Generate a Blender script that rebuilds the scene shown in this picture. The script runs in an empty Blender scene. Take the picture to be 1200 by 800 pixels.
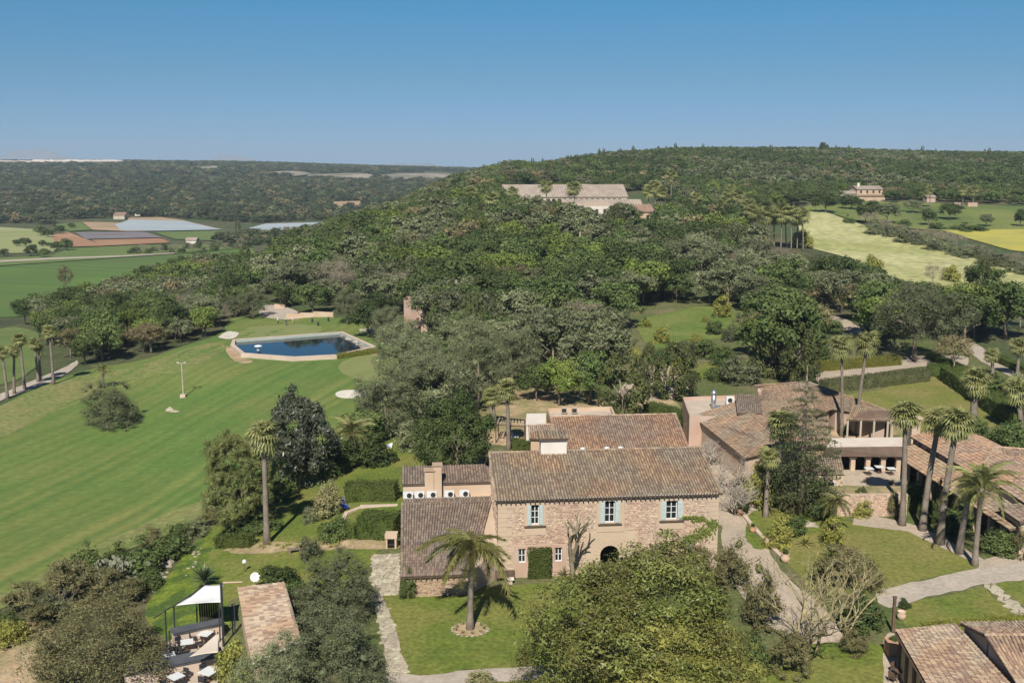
import bpy, math, random
import numpy as np
from mathutils import Vector, Matrix
from mathutils.geometry import delaunay_2d_cdt
R = math.radians
random.seed(7)
scene = bpy.context.scene
COL = scene.collection

# ---------------------------------------------------------------- camera, sky, sun, exposure
PITCH, FPX, CAMZ = R(9.46), 1200.0, 35.0
cam = bpy.data.cameras.new('camera')
cam.lens, cam.sensor_width, cam.clip_start, cam.clip_end = 36.0, 36.0, 0.5, 60000
cam_o = bpy.data.objects.new('camera', cam)
cam_o.location = (0, 0, CAMZ)
cam_o.rotation_euler = (R(90) - PITCH, 0, 0)
COL.objects.link(cam_o)
scene.camera = cam_o
SUN_EL, SUN_AZ = 45.0, 188.0
world = bpy.data.worlds.new("World")
scene.world = world
world.use_nodes = True
wn = world.node_tree
bg = wn.nodes['Background']
sky = wn.nodes.new('ShaderNodeTexSky')
sky.sky_type = 'NISHITA'
sky.sun_disc = False
sky.sun_elevation, sky.sun_rotation = R(SUN_EL), R(SUN_AZ)
sky.altitude = 100
sky.air_density, sky.dust_density, sky.ozone_density = 1.0, 0.0, 2.2
# the clear air near the horizon: the same all round, easing back to the plain sky higher up
tc_ = wn.nodes.new('ShaderNodeTexCoord'); sx = wn.nodes.new('ShaderNodeSeparateXYZ'); ml = wn.nodes.new('ShaderNodeMix')
ml.data_type = 'RGBA'; ml.blend_type = 'MULTIPLY'; ml.inputs[0].default_value = 1
rp = wn.nodes.new('ShaderNodeValToRGB')
for k, (p_, c_) in enumerate(((0.0, (.235, .455, .98)), (.083, (.225, .465, .69)), (.156, (.15, .54, .76)), (.35, (.19, .45, .62)), (1.0, (.30, .42, .50)))):
    e_ = rp.color_ramp.elements[k] if k < 2 else rp.color_ramp.elements.new(p_)
    e_.position = p_; e_.color = (*c_, 1)
wn.links.new(tc_.outputs['Generated'], sx.inputs[0]); wn.links.new(sx.outputs[2], rp.inputs[0])
wn.links.new(sky.outputs[0], ml.inputs[6]); wn.links.new(rp.outputs[0], ml.inputs[7]); wn.links.new(ml.outputs[2], bg.inputs[0])
bg.inputs[1].default_value = 0.075
sl = bpy.data.lights.new('sun', 'SUN')
sl.energy, sl.angle, sl.color = 5.0, R(0.53), (1.0, 0.94, 0.83)
so = bpy.data.objects.new('sun', sl)
so.rotation_euler = (R(90 - SUN_EL), 0, -R(SUN_AZ - 180))
so.location = (-20, -100, 120)
COL.objects.link(so)
scene.view_settings.view_transform = 'Standard'
scene.view_settings.look = 'None'
scene.view_settings.exposure = 0.35
scene.view_settings.gamma = 1.0
scene.cycles.max_bounces = 5
scene.cycles.diffuse_bounces = 2
scene.cycles.transparent_max_bounces = 8
scene.cycles.volume_bounces = 0

# ---------------------------------------------------------------- the lie of the land (a height field)
UK = [-0.7, -0.375, -0.25, -0.15, -0.05, 0, .083, .167, .3, .4, .7]
TB = [
 (5,    [-4, -3, -1, 0, 0, 0, 0, 0, 0, 0, 0]),
 (70,   [-5, -3, -1, 0, 0, 0, 0, 0, 0, 0, 0]),
 (95,   [-5, -4, -1.2, 0, 0, 0, 0, 0, 0, 0, 0]),
 (130,  [-6, -5, -3, -.8, 0, 0, 0, 0, 0, 0, 0]),
 (200,  [-6, -4.5, -2, -1, 0, .5, .5, .5, .8, 1, 1]),
 (260,  [-8, -5, -3, -1, 1.5, 2.5, 2.5, 2.5, 2, 2, 2]),
 (350,  [-12, -11, -1, 5, 8, 9, 9, 8, 5, 4, 4]),
 (420,  [-12, -12, -5, 8, 13, 14, 14, 12, 8, 7, 7]),
 (520,  [-12, -12, -12, 5, 20, 20, 19, 18, 15, 14, 13]),
 (650,  [-12, -12, -12, -8, 24, 27, 27, 26, 24, 22, 20]),
 (800,  [-12, -12, -12, -12, 24, 33, 36, 36, 34, 32, 30]),
 (1000, [-11, -11, -11, -11, 12, 33, 46, 50, 48, 45, 42]),
 (1300, [-5, -5, -5, -5, 0, 22, 47, 56, 57, 53, 48]),
 (1900, [22, 22, 20, 16, 12, 12, 30, 40, 45, 45, 45]),
 (3000, [58, 58, 54, 44, 36, 34, 34, 36, 40, 40, 40]),
 (4200, [54, 54, 50, 42, 30, 30, 30, 30, 30, 30, 30]),
 (6500, [5, 5, 5, 5, 5, 5, 5, 5, 5, 5, 5]),
 (13500, [0] * 11)]
NL, NU = 420, 281
L0, L1, U0, U1 = math.log(5.0), math.log(13500.0), -0.7, 0.7
_lg = np.linspace(L0, L1, NL); _ug = np.linspace(U0, U1, NU)
_tk = np.log([t[0] for t in TB]); _tv = np.array([np.interp(_ug, UK, t[1]) for t in TB])
GRID = np.stack([np.interp(_lg, _tk, _tv[:, j]) for j in range(NU)], 1)
def _smooth(a, ax, w):
    k = np.exp(-np.linspace(-2, 2, 2 * w + 1) ** 2); k /= k.sum()
    p = [(0, 0), (0, 0)]; p[ax] = (w, w)
    a = np.pad(a, p, mode='edge')
    return np.apply_along_axis(lambda v: np.convolve(v, k, 'valid'), ax, a)
GRID = _smooth(_smooth(GRID, 0, 9), 1, 8)
def hgt(x, y):
    x = np.asarray(x, float); y = np.maximum(np.asarray(y, float), 5.0)
    fu = np.clip((x / y - U0) / (U1 - U0) * (NU - 1), 0, NU - 1.001)
    fl = np.clip((np.log(y) - L0) / (L1 - L0) * (NL - 1), 0, NL - 1.001)
    i = fl.astype(int); j = fu.astype(int); a = fl - i; b = fu - j
    z = GRID[i, j] * (1 - a) * (1 - b) + GRID[i + 1, j] * a * (1 - b) + GRID[i, j + 1] * (1 - a) * b + GRID[i + 1, j + 1] * a * b
    w = np.clip((1.9 - np.hypot((x + 43) / 19, (y - 212) / 22)) / .9, 0, 1); w = w * w * (3 - 2 * w)      # level ground round the pond
    return z * (1 - w) - 1.6 * w
def h(x, y): return float(hgt(x, y))
CP, SP = math.cos(PITCH), math.sin(PITCH)
def ray(px, py):
    a, b = (px - 600) / FPX, (400 - py) / FPX
    return Vector((a, CP + b * SP, -SP + b * CP))
def P(px, py, dz=0.0):
    """where the line of sight through photo pixel (px, py) meets the ground (+dz)"""
    d = ray(px, py)
    t, lt = 8.0, 8.0
    while t < 12800:
        if CAMZ + d.z * t < h(d.x * t, d.y * t) + dz: break
        lt, t = t, t * 1.012
    for _ in range(26):
        m = (lt + t) / 2
        if CAMZ + d.z * m < h(d.x * m, d.y * m) + dz: t = m
        else: lt = m
    return Vector((d.x * t, d.y * t, h(d.x * t, d.y * t)))
def Z(px, py, z):
    """the point of absolute height z on the sight line"""
    d = ray(px, py); t = (z - CAMZ) / d.z
    return Vector((d.x * t, d.y * t, z))
def YD(px, py, y):
    d = ray(px, py); t = y / d.y
    return Vector((d.x * t, y, CAMZ + d.z * t))
def mpp(p):
    """metres per photo pixel at p"""
    return (p.y * CP + (CAMZ - p.z) * SP) / FPX
def proj(x, y, z):
    dx, dy, dz = x, y, z - CAMZ
    dep = dy * CP - dz * SP
    return 600 + FPX * dx / dep, 400 - FPX * (dy * SP + dz * CP) / dep
def inside(poly, x, y):
    c = False; n = len(poly); j = n - 1
    for i in range(n):
        xi, yi = poly[i][0], poly[i][1]; xj, yj = poly[j][0], poly[j][1]
        if (yi > y) != (yj > y) and x < (xj - xi) * (y - yi) / (yj - yi) + xi: c = not c
        j = i
    return c

# ---------------------------------------------------------------- objects
def tag(o, label=None, cat=None, group=None, kind=None):
    if label: o['label'] = label
    if cat: o['category'] = cat
    if group: o['group'] = group
    if kind: o['kind'] = kind
    return o
def link(name, data, parent=None, mat=None):
    o = bpy.data.objects.new(name, data)
    COL.objects.link(o)
    if parent is not None: o.parent = parent
    if mat is not None and data is not None and not data.materials: data.materials.append(mat)
    return o
def empty(name, loc, label, cat, group=None, rz=0.0):
    o = bpy.data.objects.new(name, None)
    COL.objects.link(o)
    o.location = loc; o.rotation_euler = (0, 0, rz); o.empty_display_size = 0.3
    return tag(o, label, cat, group)
KIDS = {}
def copy_tree(o, parent=None):
    c = o.copy(); COL.objects.link(c)
    if parent is not None: c.parent = parent
    for ch in KIDS.setdefault(o.name, list(o.children)): copy_tree(ch, c)
    return c
def np_mesh(name, V, F, mats=(), smooth=False):
    """V (n,3), F (m,k) arrays -> mesh"""
    me = bpy.data.meshes.new(name)
    V = np.asarray(V, np.float32); F = np.asarray(F, np.int32)
    m, k = F.shape
    me.vertices.add(len(V)); me.vertices.foreach_set('co', V.ravel())
    me.loops.add(m * k); me.loops.foreach_set('vertex_index', F.ravel())
    me.polygons.add(m); me.polygons.foreach_set('loop_start', np.arange(0, m * k, k, dtype=np.int32))
    me.polygons.foreach_set('use_smooth', np.full(m, bool(smooth)))
    for t in mats: me.materials.append(t)
    me.update(calc_edges=True)
    return me
class MB:
    def __init__(s): s.v, s.f, s.m, s.mi = [], [], [], 0
    def add(s, vs, fs):
        o = len(s.v); s.v += [tuple(q) for q in vs]
        s.f += [tuple(i + o for i in f) for f in fs]; s.m += [s.mi] * len(fs); return s
    def box(s, c, d, rz=0.0, taper=1.0):
        c = Vector(c); x, y, z = d[0] / 2, d[1] / 2, d[2] / 2
        vs = [Vector((sx * x * (taper if sz > 0 else 1), sy * y * (taper if sz > 0 else 1), sz * z)) for sz in (-1, 1) for sy in (-1, 1) for sx in (-1, 1)]
        M = Matrix.Rotation(rz, 3, 'Z')
        return s.add([c + M @ q for q in vs], [(0, 2, 3, 1), (4, 5, 7, 6), (0, 1, 5, 4), (2, 6, 7, 3), (0, 4, 6, 2), (1, 3, 7, 5)])
    def tube(s, pts, rad, n=6, cap=True):
        pts = [Vector(p) for p in pts]
        if not hasattr(rad, '__len__'): rad = [rad] * len(pts)
        vs, fs = [], []
        for i, p in enumerate(pts):
            t = (pts[min(i + 1, len(pts) - 1)] - pts[max(i - 1, 0)]).normalized()
            a = t.cross(Vector((0, 0, 1)) if abs(t.z) < .9 else Vector((1, 0, 0))).normalized(); b = t.cross(a)
            vs += [p + (a * math.cos(2 * math.pi * k / n) + b * math.sin(2 * math.pi * k / n)) * rad[i] for k in range(n)]
        for i in range(len(pts) - 1):
            fs += [(i * n + k, i * n + (k + 1) % n, (i + 1) * n + (k + 1) % n, (i + 1) * n + k) for k in range(n)]
        if cap: fs += [tuple(range(n))[::-1], tuple(range((len(pts) - 1) * n, len(pts) * n))]
        return s.add(vs, fs)
    def lathe(s, prof, n=14, c=(0, 0, 0)):
        vs = [(c[0] + r * math.cos(2 * math.pi * k / n), c[1] + r * math.sin(2 * math.pi * k / n), c[2] + z) for r, z in prof for k in range(n)]
        fs = [(i * n + k, i * n + (k + 1) % n, (i + 1) * n + (k + 1) % n, (i + 1) * n + k) for i in range(len(prof) - 1) for k in range(n)]
        fs += [tuple(range(n))[::-1], tuple(range((len(prof) - 1) * n, len(prof) * n))]
        return s.add(vs, fs)
    def prism(s, top, zb):
        """closed solid: polygon of top points, dropped to heights zb (number or list)"""
        n = len(top); zb = zb if hasattr(zb, '__len__') else [zb] * n
        vs = [tuple(p) for p in top] + [(p[0], p[1], b) for p, b in zip(top, zb)]
        return s.add(vs, [tuple(range(n)), tuple(range(2 * n - 1, n - 1, -1))] + [(i, n + i, n + (i + 1) % n, (i + 1) % n) for i in range(n)])
    def mesh(s, name, mats, smooth=False):
        me = bpy.data.meshes.new(name)
        me.from_pydata(s.v, [], s.f)
        for t in (mats if isinstance(mats, (list, tuple)) else [mats]): me.materials.append(t)
        if any(s.m): me.polygons.foreach_set('material_index', s.m)
        if smooth: me.polygons.foreach_set('use_smooth', [True] * len(s.f))
        import bmesh
        bm = bmesh.new(); bm.from_mesh(me); bmesh.ops.recalc_face_normals(bm, faces=bm.faces); bm.to_mesh(me); bm.free()
        return me
    def build(s, name, mats, parent=None, smooth=False):
        return link(name, s.mesh(name, mats, smooth), parent)

# ---------------------------------------------------------------- materials
def mat(name, c1, c2=None, scale=1.0, rough=.8, detail=4, island=0.0, obj=0.0, c3=None, scale3=.15, bump=0.0, bscale=None, trans=0.0, metal=0.0, spec=.3, stripes=None, lo=.35, hi=.65, grain=None):
    """noise mix of real surface colours; island / obj = random value change per loose piece / per object"""
    m = bpy.data.materials.new(name); m.use_nodes = True
    nt = m.node_tree; N, L = nt.nodes, nt.links
    b = N['Principled BSDF']
    b.inputs['Roughness'].default_value = rough; b.inputs['Metallic'].default_value = metal
    b.inputs['Specular IOR Level'].default_value = spec
    geo = N.new('ShaderNodeNewGeometry')
    def noise(sc, det=detail):
        n = N.new('ShaderNodeTexNoise'); n.inputs['Scale'].default_value = sc; n.inputs['Detail'].default_value = det
        L.new(geo.outputs['Position'], n.inputs['Vector']); return n.outputs['Fac']
    def ramp(f, l, u):
        r = N.new('ShaderNodeMapRange'); r.inputs[1].default_value, r.inputs[2].default_value = l, u
        L.new(f, r.inputs[0]); return r.outputs[0]
    def mix(f, a, c):
        x = N.new('ShaderNodeMix'); x.data_type = 'RGBA'
        if f is not None:
            if isinstance(f, float): x.inputs[0].default_value = f
            else: L.new(f, x.inputs[0])
        for q, i in ((a, 6), (c, 7)):
            if isinstance(q, tuple): x.inputs[i].default_value = (*q, 1)
            else: L.new(q, x.inputs[i])
        return x.outputs[2]
    col = c1
    if c2: col = mix(ramp(noise(scale), lo, hi), c1, c2)
    if c3: col = mix(ramp(noise(scale3, 3), .42, .6), col, c3)
    if stripes:
        d, width, cs, amt = stripes
        dp = N.new('ShaderNodeVectorMath'); dp.operation = 'DOT_PRODUCT'; dp.inputs[1].default_value = d
        L.new(geo.outputs['Position'], dp.inputs[0])
        wob = N.new('ShaderNodeMath'); wob.operation = 'MULTIPLY_ADD'; wob.inputs[1].default_value = 5.0
        L.new(noise(.03, 2), wob.inputs[0]); L.new(dp.outputs['Value'], wob.inputs[2])
        cb = N.new('ShaderNodeCombineXYZ'); L.new(wob.outputs[0], cb.inputs[0])
        n2 = N.new('ShaderNodeTexNoise'); n2.inputs['Scale'].default_value = 1.0 / width; n2.inputs['Detail'].default_value = 2
        L.new(cb.outputs[0], n2.inputs['Vector'])
        fm = N.new('ShaderNodeMath'); fm.operation = 'MULTIPLY'; fm.inputs[1].default_value = amt
        L.new(ramp(n2.outputs['Fac'], .35, .65), fm.inputs[0])
        col = mix(fm.outputs[0], col, cs)
    if grain:
        gm = N.new('ShaderNodeMapRange'); gm.inputs[1].default_value, gm.inputs[2].default_value = .3, .7; gm.inputs[3].default_value, gm.inputs[4].default_value = 1 - grain[1], 1 + grain[1]
        L.new(noise(grain[0], 4), gm.inputs[0]); gh = N.new('ShaderNodeHueSaturation'); L.new(gm.outputs[0], gh.inputs['Value'])
        if isinstance(col, tuple): gh.inputs['Color'].default_value = (*col, 1)
        else: L.new(col, gh.inputs['Color'])
        col = gh.outputs[0]
    val = None
    for amt, src in ((island, geo.outputs['Random Per Island']), (obj, 'obj')):
        if amt <= 0: continue
        if src == 'obj': src = N.new('ShaderNodeObjectInfo').outputs['Random']
        r = N.new('ShaderNodeMapRange'); r.inputs[3].default_value, r.inputs[4].default_value = 1 - amt, 1 + amt
        L.new(src, r.inputs[0])
        if val is None: val = r.outputs[0]
        else:
            q = N.new('ShaderNodeMath'); q.operation = 'MULTIPLY'; L.new(val, q.inputs[0]); L.new(r.outputs[0], q.inputs[1]); val = q.outputs[0]
    if val is not None:
        hs = N.new('ShaderNodeHueSaturation'); L.new(val, hs.inputs['Value'])
        if island or obj:
            hr = N.new('ShaderNodeMapRange'); hr.inputs[3].default_value, hr.inputs[4].default_value = .485, .515
            L.new(geo.outputs['Random Per Island'], hr.inputs[0]); L.new(hr.outputs[0], hs.inputs['Hue'])
        if isinstance(col, tuple): hs.inputs['Color'].default_value = (*col, 1)
        else: L.new(col, hs.inputs['Color'])
        col = hs.outputs[0]
    if isinstance(col, tuple): b.inputs['Base Color'].default_value = (*col, 1)
    else: L.new(col, b.inputs['Base Color'])
    if bump:
        bn = N.new('ShaderNodeBump'); bn.inputs['Strength'].default_value = bump; bn.inputs['Distance'].default_value = .05
        L.new(noise(bscale or scale * 4, 5), bn.inputs['Height']); L.new(bn.outputs[0], b.inputs['Normal'])
    if trans:
        tr = N.new('ShaderNodeBsdfTranslucent'); mx = N.new('ShaderNodeMixShader'); mx.inputs[0].default_value = trans
        if isinstance(col, tuple): tr.inputs[0].default_value = (*col, 1)
        else: L.new(col, tr.inputs[0])
        L.new(b.outputs[0], mx.inputs[1]); L.new(tr.outputs[0], mx.inputs[2]); L.new(mx.outputs[0], N['Material Output'].inputs[0])
    return m
# ---------------------------------------------------------------- ground sheet
M = {}
M['earth'] = mat('scrub_earth', (.05, .062, .024), (.12, .105, .055), .09, .95, 6, grain=(.8, .35), c3=(.06, .085, .03), scale3=.02)
_yy = np.exp(np.linspace(math.log(4), math.log(13200), 330))
_uu = np.concatenate([np.linspace(-1.6, -.72, 12), np.linspace(-.7, .7, 260), np.linspace(.72, 1.6, 12)])
_X = np.outer(_yy, _uu); _Y = np.repeat(_yy[:, None], len(_uu), 1)
_V = np.stack([_X, _Y, hgt(_X, _Y)], 2).reshape(-1, 3)
_n = len(_uu); _i = np.arange(len(_yy) - 1)[:, None] * _n + np.arange(_n - 1)[None]
_F = np.stack([_i, _i + 1, _i + _n + 1, _i + _n], 2).reshape(-1, 4)
tag(link('ground', np_mesh('ground', _V, _F, [M['earth']], True)), 'rolling scrubby ground running from the garden to the far ridges', kind='structure')

def catmull(pts, n=6):
    out = []
    k = len(pts)
    for i in range(k):
        p0, p1, p2, p3 = (Vector(pts[(i + q) % k]) for q in (-1, 0, 1, 2))
        for j in range(n):
            t = j / n
            out.append(.5 * ((2 * p1) + (p2 - p0) * t + (2 * p0 - 5 * p1 + 4 * p2 - p3) * t * t + (3 * p1 - p0 - 3 * p2 + p3) * t ** 3))
    return out
SHEETS = [0]
CLEAR = []            # world polygons kept free of forest
def sheet_off(lvl, yy): return .03 + .00025 * yy + lvl * (.008 + .00006 * yy) + 6e-7 * yy * yy
LEVEL = {}
def sheet(name, pix, m, label, lvl=1, smooth=True, clear=True, world=None, kind='structure'):
    SHEETS[0] += 1; lvl += SHEETS[0] * .014
    W = world or [P(*q) for q in pix]
    W = [Vector((w.x, w.y)) for w in W]
    if smooth: W = catmull(W, 5)
    _rj = random.Random(len(W) * 31 + SHEETS[0])
    D = sum(w.y for w in W) / len(W)
    out = []
    for i, a in enumerate(W):
        b = W[(i + 1) % len(W)]
        sp = max(.9, .02 * min(a.y, b.y)); n = max(1, min(60, int((b - a).length / sp)))
        out += [a.lerp(b, j / n) + Vector((_rj.uniform(-1, 1), _rj.uniform(-1, 1))) * min(.22, .0022 * a.y if smooth else .0012 * a.y) * (.12 if name == 'sand_bunker' else 1) for j in range(n)]
    xs = [w.x for w in out]; ys = [w.y for w in out]
    pts = list(out); ed = [(i, (i + 1) % len(out)) for i in range(len(out))]
    y = min(ys)
    while y < max(ys):
        st = max(1.5, .022 * y); x = min(xs) + st * .5
        while x < max(xs):
            if inside(out, x, y): pts.append(Vector((x, y)))
            x += st
        y += st
    v, e, f = delaunay_2d_cdt(pts, ed, [], 1, 1e-4)[:3]
    off = lambda yy: sheet_off(lvl, yy)
    me = bpy.data.meshes.new(name)
    me.from_pydata([(q.x, q.y, h(q.x, q.y) + off(q.y)) for q in v], [], [t if (v[t[1]] - v[t[0]]).cross(v[t[2]] - v[t[0]]) > 0 else t[::-1] for t in f])
    me.materials.append(m)
    me.polygons.foreach_set('use_smooth', [True] * len(me.polygons))
    if clear: CLEAR.append((min(xs), max(xs), min(ys), max(ys), out))
    so_ = tag(link(name, me), label, kind=kind); LEVEL[so_.name] = lvl
    return so_
_a, _b = P(20, 640), P(250, 520); _d = (_b - _a).normalized(); FAIR_DIR = (-_d.y, _d.x, 0)
M['fairway'] = mat('mown_grass', (.107, .172, .034), (.134, .19, .042), .12, .9, 5, grain=(1.1, .14), c3=(.185, .195, .055), scale3=.035, stripes=(FAIR_DIR, 2.6, (.068, .135, .026), .8), bump=.4, bscale=6)
M['green'] = mat('putting_grass', (.21, .225, .085), (.18, .205, .07), .2, .9)
M['lawn'] = mat('lawn_grass', (.125, .16, .026), (.095, .135, .02), .35, .9, 6, grain=(2.6, .3), c3=(.165, .17, .04), scale3=.16, bump=.6, bscale=9)
M['brightlawn'] = mat('bright_grass', (.115, .165, .034), (.095, .145, .028), .3, .9, 5, grain=(1.2, .22), c3=(.15, .18, .045), scale3=.09)
M['drylawn'] = mat('dry_lawn_grass', (.175, .175, .042), (.13, .155, .03), .22, .9, 6, grain=(2.6, .28), c3=(.20, .18, .06), scale3=.1, bump=.6, bscale=9)  # yellower, drier grass than the plain lawn
M['bank'] = mat('long_grass', (.10, .155, .014), (.165, .20, .026), 1.3, .9, 6, grain=(3, .35), c3=(.06, .10, .018), scale3=.5, bump=1, bscale=5)
M['valley'] = mat('crop_green', (.095, .165, .028), (.13, .185, .038), .03, .9, 4, c3=(.10, .14, .04), scale3=.012, stripes=((.35, .94, 0), 7, (.05, .115, .024), .6))
M['valley2'] = mat('crop_green_pale', (.12, .165, .045), (.15, .18, .055), .03, .9, stripes=((.3, .95, 0), 9, (.09, .14, .035), .7))
M['palefield'] = mat('pale_crop', (.26, .28, .11), (.19, .23, .08), .02, .9, 4, c3=(.30, .30, .15), scale3=.01)
M['soil'] = mat('ploughed_soil', (.30, .16, .09), (.36, .22, .13), .03, .95)
M['soil2'] = mat('dry_tan_soil', (.38, .28, .18), (.30, .21, .13), .03, .95)
M['soil3'] = mat('purple_soil', (.13, .10, .09), (.17, .15, .16), .05, .95, stripes=((0, 1, 0), 14, (.24, .24, .27), .6))
M['plastic'] = mat('plastic_sheeting', (.36, .40, .42), (.42, .45, .46), .02, .6, stripes=((.5, .86, 0), 9, (.30, .36, .40), .7))
M['hay'] = mat('flowering_meadow', (.36, .355, .15), (.27, .285, .10), .09, .95, 6, grain=(.35, .3), c3=(.40, .385, .19), scale3=.03, bump=.6, bscale=1.5)
M['yellow'] = mat('yellow_flower_crop', (.42, .36, .07), (.30, .30, .08), .08, .95, 5)
M['meadow'] = mat('meadow_grass', (.15, .18, .045), (.21, .21, .07), .04, .95, 5, grain=(.7, .25), c3=(.10, .14, .035), scale3=.02)
M['gravel'] = mat('pale_gravel', (.40, .335, .265), (.33, .275, .215), .5, .95, 6, grain=(3, .16), c3=(.43, .35, .27), scale3=.1, bump=.5, bscale=12)
M['path'] = mat('pale_path', (.43, .37, .31), (.36, .31, .26), .3, .95, 5, bump=.4, bscale=10, grain=(2.5, .15))
M['dirt'] = mat('bare_dirt', (.36, .25, .15), (.44, .33, .21), .4, .95, 6, grain=(2, .25), c3=(.22, .20, .09), scale3=.15, bump=.6, bscale=6)
M['sand'] = mat('bunker_sand', (.62, .58, .50), (.54, .50, .43), .5, .95)
M['quarry'] = mat('quarry_rock', (.60, .52, .46), (.44, .38, .34), .02, .95)
M['cliff'] = mat('pale_cliff_rock', (.36, .30, .25), (.13, .135, .08), .02, .95, 6)
M['garden'] = mat('garden_soil', (.10, .115, .04), (.17, .145, .08), .28, .95, 6, grain=(2, .35), c3=(.085, .11, .03), scale3=.07, bump=.6, bscale=6)
sheet('garden_ground', [(150, 800), (250, 600), (330, 545), (430, 505), (560, 455), (640, 440), (735, 400), (745, 362), (830, 346), (905, 362), (960, 395), (1110, 402), (1260, 470), (1300, 900), (0, 900)], M['garden'], 'dry garden ground with patchy grass round the buildings', .3, True, False)
# golf course
sheet('fairway', [(-60, 500), (0, 476), (60, 448), (110, 432), (190, 415), (255, 393), (272, 374), (330, 371), (412, 374), (436, 386), (440, 402), (500, 412), (500, 440), (490, 470), (470, 520), (400, 530), (330, 560), (290, 590), (240, 610), (190, 628), (110, 656), (50, 690), (0, 712), (-80, 740)], M['fairway'], 'striped mown golf fairway sloping up to the walled pond')
sheet('putting_green', [(396, 430), (412, 420), (440, 414), (468, 416), (476, 426), (462, 440), (436, 447), (410, 442)], M['green'], 'smooth pale putting green beyond the white bunker', 2)
sheet('putting_green', [(262, 396), (290, 385), (335, 381), (374, 383), (373, 390), (345, 396), (300, 399)], M['green'], 'smooth pale putting green behind the walled pond', 2)
for q, l in (([(393, 462), (400, 458.5), (414, 457.5), (430, 458), (436, 461), (430, 466), (414, 467.5), (398, 466.5)], 'oval white sand bunker in front of the olive trees'),
             ([(256, 396), (262, 391), (273, 389), (280, 391), (276, 396), (265, 398)], 'small white sand bunker at the corner of the pond')):
    sheet('sand_bunker', q, M['sand'], l, 3)
sheet('golf_path', [(-40, 478), (0, 462), (40, 446), (78, 430), (90, 423), (92, 426), (84, 434), (60, 448), (25, 461), (0, 470), (-40, 488)], M['path'], 'pale gravel golf path beside the row of palms', 2)
sheet('rough_meadow', [(-40, 400), (0, 386), (20, 384), (45, 392), (48, 420), (30, 440), (0, 452), (-40, 460)], M['valley2'], 'light green meadow behind the row of palms', 1)
sheet('dry_rough', [(264, 408), (274, 408), (284, 418), (296, 424), (286, 426), (270, 420)], M['dirt'], 'worn bare ground beside the pond wall', 2)
sheet('embankment', [(398, 394), (412, 396), (440, 408), (460, 412), (445, 418), (430, 414)], M['dirt'], 'bare stony bank along the pond', 2)
sheet('forecourt', [(302, 364), (314, 358), (340, 362), (356, 371), (340, 375), (310, 372)], M['path'], 'pale gravel yard behind the pond', 2)
M['rough'] = mat('rough_grass', (.125, .165, .042), (.155, .182, .054), .25, .95, 6, grain=(1.2, .3), c3=(.19, .19, .07), scale3=.12, bump=.8, bscale=5)
sheet('rough_strip', [(-60, 745), (0, 714), (50, 692), (110, 658), (190, 630), (240, 612), (290, 590), (296, 572), (250, 584), (190, 604), (110, 640), (40, 676), (-60, 722)], M['rough'], 'band of unmown rough along the lower edge of the fairway', 2)
sheet('rough_strip', [(-60, 500), (0, 476), (60, 450), (110, 436), (190, 420), (250, 402), (262, 412), (215, 436), (150, 446), (110, 462), (70, 478), (30, 500), (-60, 540)], M['rough'], 'sunny yellowish rough along the upper edge of the fairway', 2)
# valley fields
sheet('crop_field', [(-80, 375), (-80, 320), (0, 313), (140, 303), (230, 297), (295, 291), (300, 298), (260, 306), (150, 345), (80, 360), (20, 372)], M['valley'], 'deep green crop field on the valley floor', 1, False)
sheet('crop_field', [(82, 292), (165, 288), (290, 287), (294, 291), (230, 296), (130, 303), (0, 312), (-60, 314), (-60, 306), (60, 300)], M['valley2'], 'paler green crop field in the middle of the valley', 1, False)
sheet('pale_field', [(-80, 266), (0, 267), (48, 270), (76, 286), (62, 296), (0, 298), (-80, 300)], M['palefield'], 'pale yellow green field with scattered round trees', 1, False)
sheet('ploughed_field', [(60, 277), (79, 272.5), (122, 289), (80, 290), (66, 288)], M['soil'], 'triangular reddish ploughed field', 1, False)
sheet('crop_field', [(62, 264), (95, 261.5), (108, 270), (82, 272)], M['valley2'], 'small green field beside the reddish field', 1, False)
sheet('tan_field', [(96, 261), (150, 262), (150, 256), (190, 255.5), (214, 259), (262, 270), (150, 272), (108, 270)], M['soil2'], 'tan bare field around the sheeted rows', 1, False)
sheet('sheeted_field', [(135, 264), (152, 258.5), (215, 260), (260, 270), (185, 271.5), (142, 271)], M['plastic'], 'field under pale blue plastic sheeting', 2, False)
sheet('purple_field', [(88, 273), (168, 272.5), (192, 279), (100, 281)], M['soil3'], 'dark purple ploughed field with pale rows', 1, False)
sheet('ploughed_field', [(108, 282), (188, 280), (200, 285), (118, 289)], M['soil'], 'long tan ploughed strip below the purple field', 1, False)
sheet('crop_field', [(180, 273), (262, 271), (272, 277), (255, 283), (205, 281)], M['valley2'], 'green field east of the purple field', 1, False)
sheet('sheeted_field', [(292, 268), (312, 263), (374, 261.5), (366, 267.5), (330, 270.5), (300, 271)], M['plastic'], 'grey white sheeted field below the wooded spur', 1, False)
sheet('ploughed_field', [(388, 237.5), (423, 236.8), (424, 248), (388, 247.5)], M['soil2'], 'square ochre field in the far valley', 1, False)
sheet('crop_field', [(441, 249), (448, 244.5), (464, 246), (468, 250), (452, 254)], M['valley2'], 'small bright green clearing in the far valley', 1, False)
sheet('ploughed_field', [(357, 240.5), (370, 239.5), (376, 245), (362, 246)], M['soil2'], 'small bare clearing beside the ochre field', 1, False)
sheet('farm_track', [(0, 306), (60, 303), (150, 300), (205, 297), (205, 298), (150, 301.5), (60, 305), (0, 308)], M['path'], 'thin pale track between the two crop fields', 3, False)
_rq = random.Random(9); V, F = [], []
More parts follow.
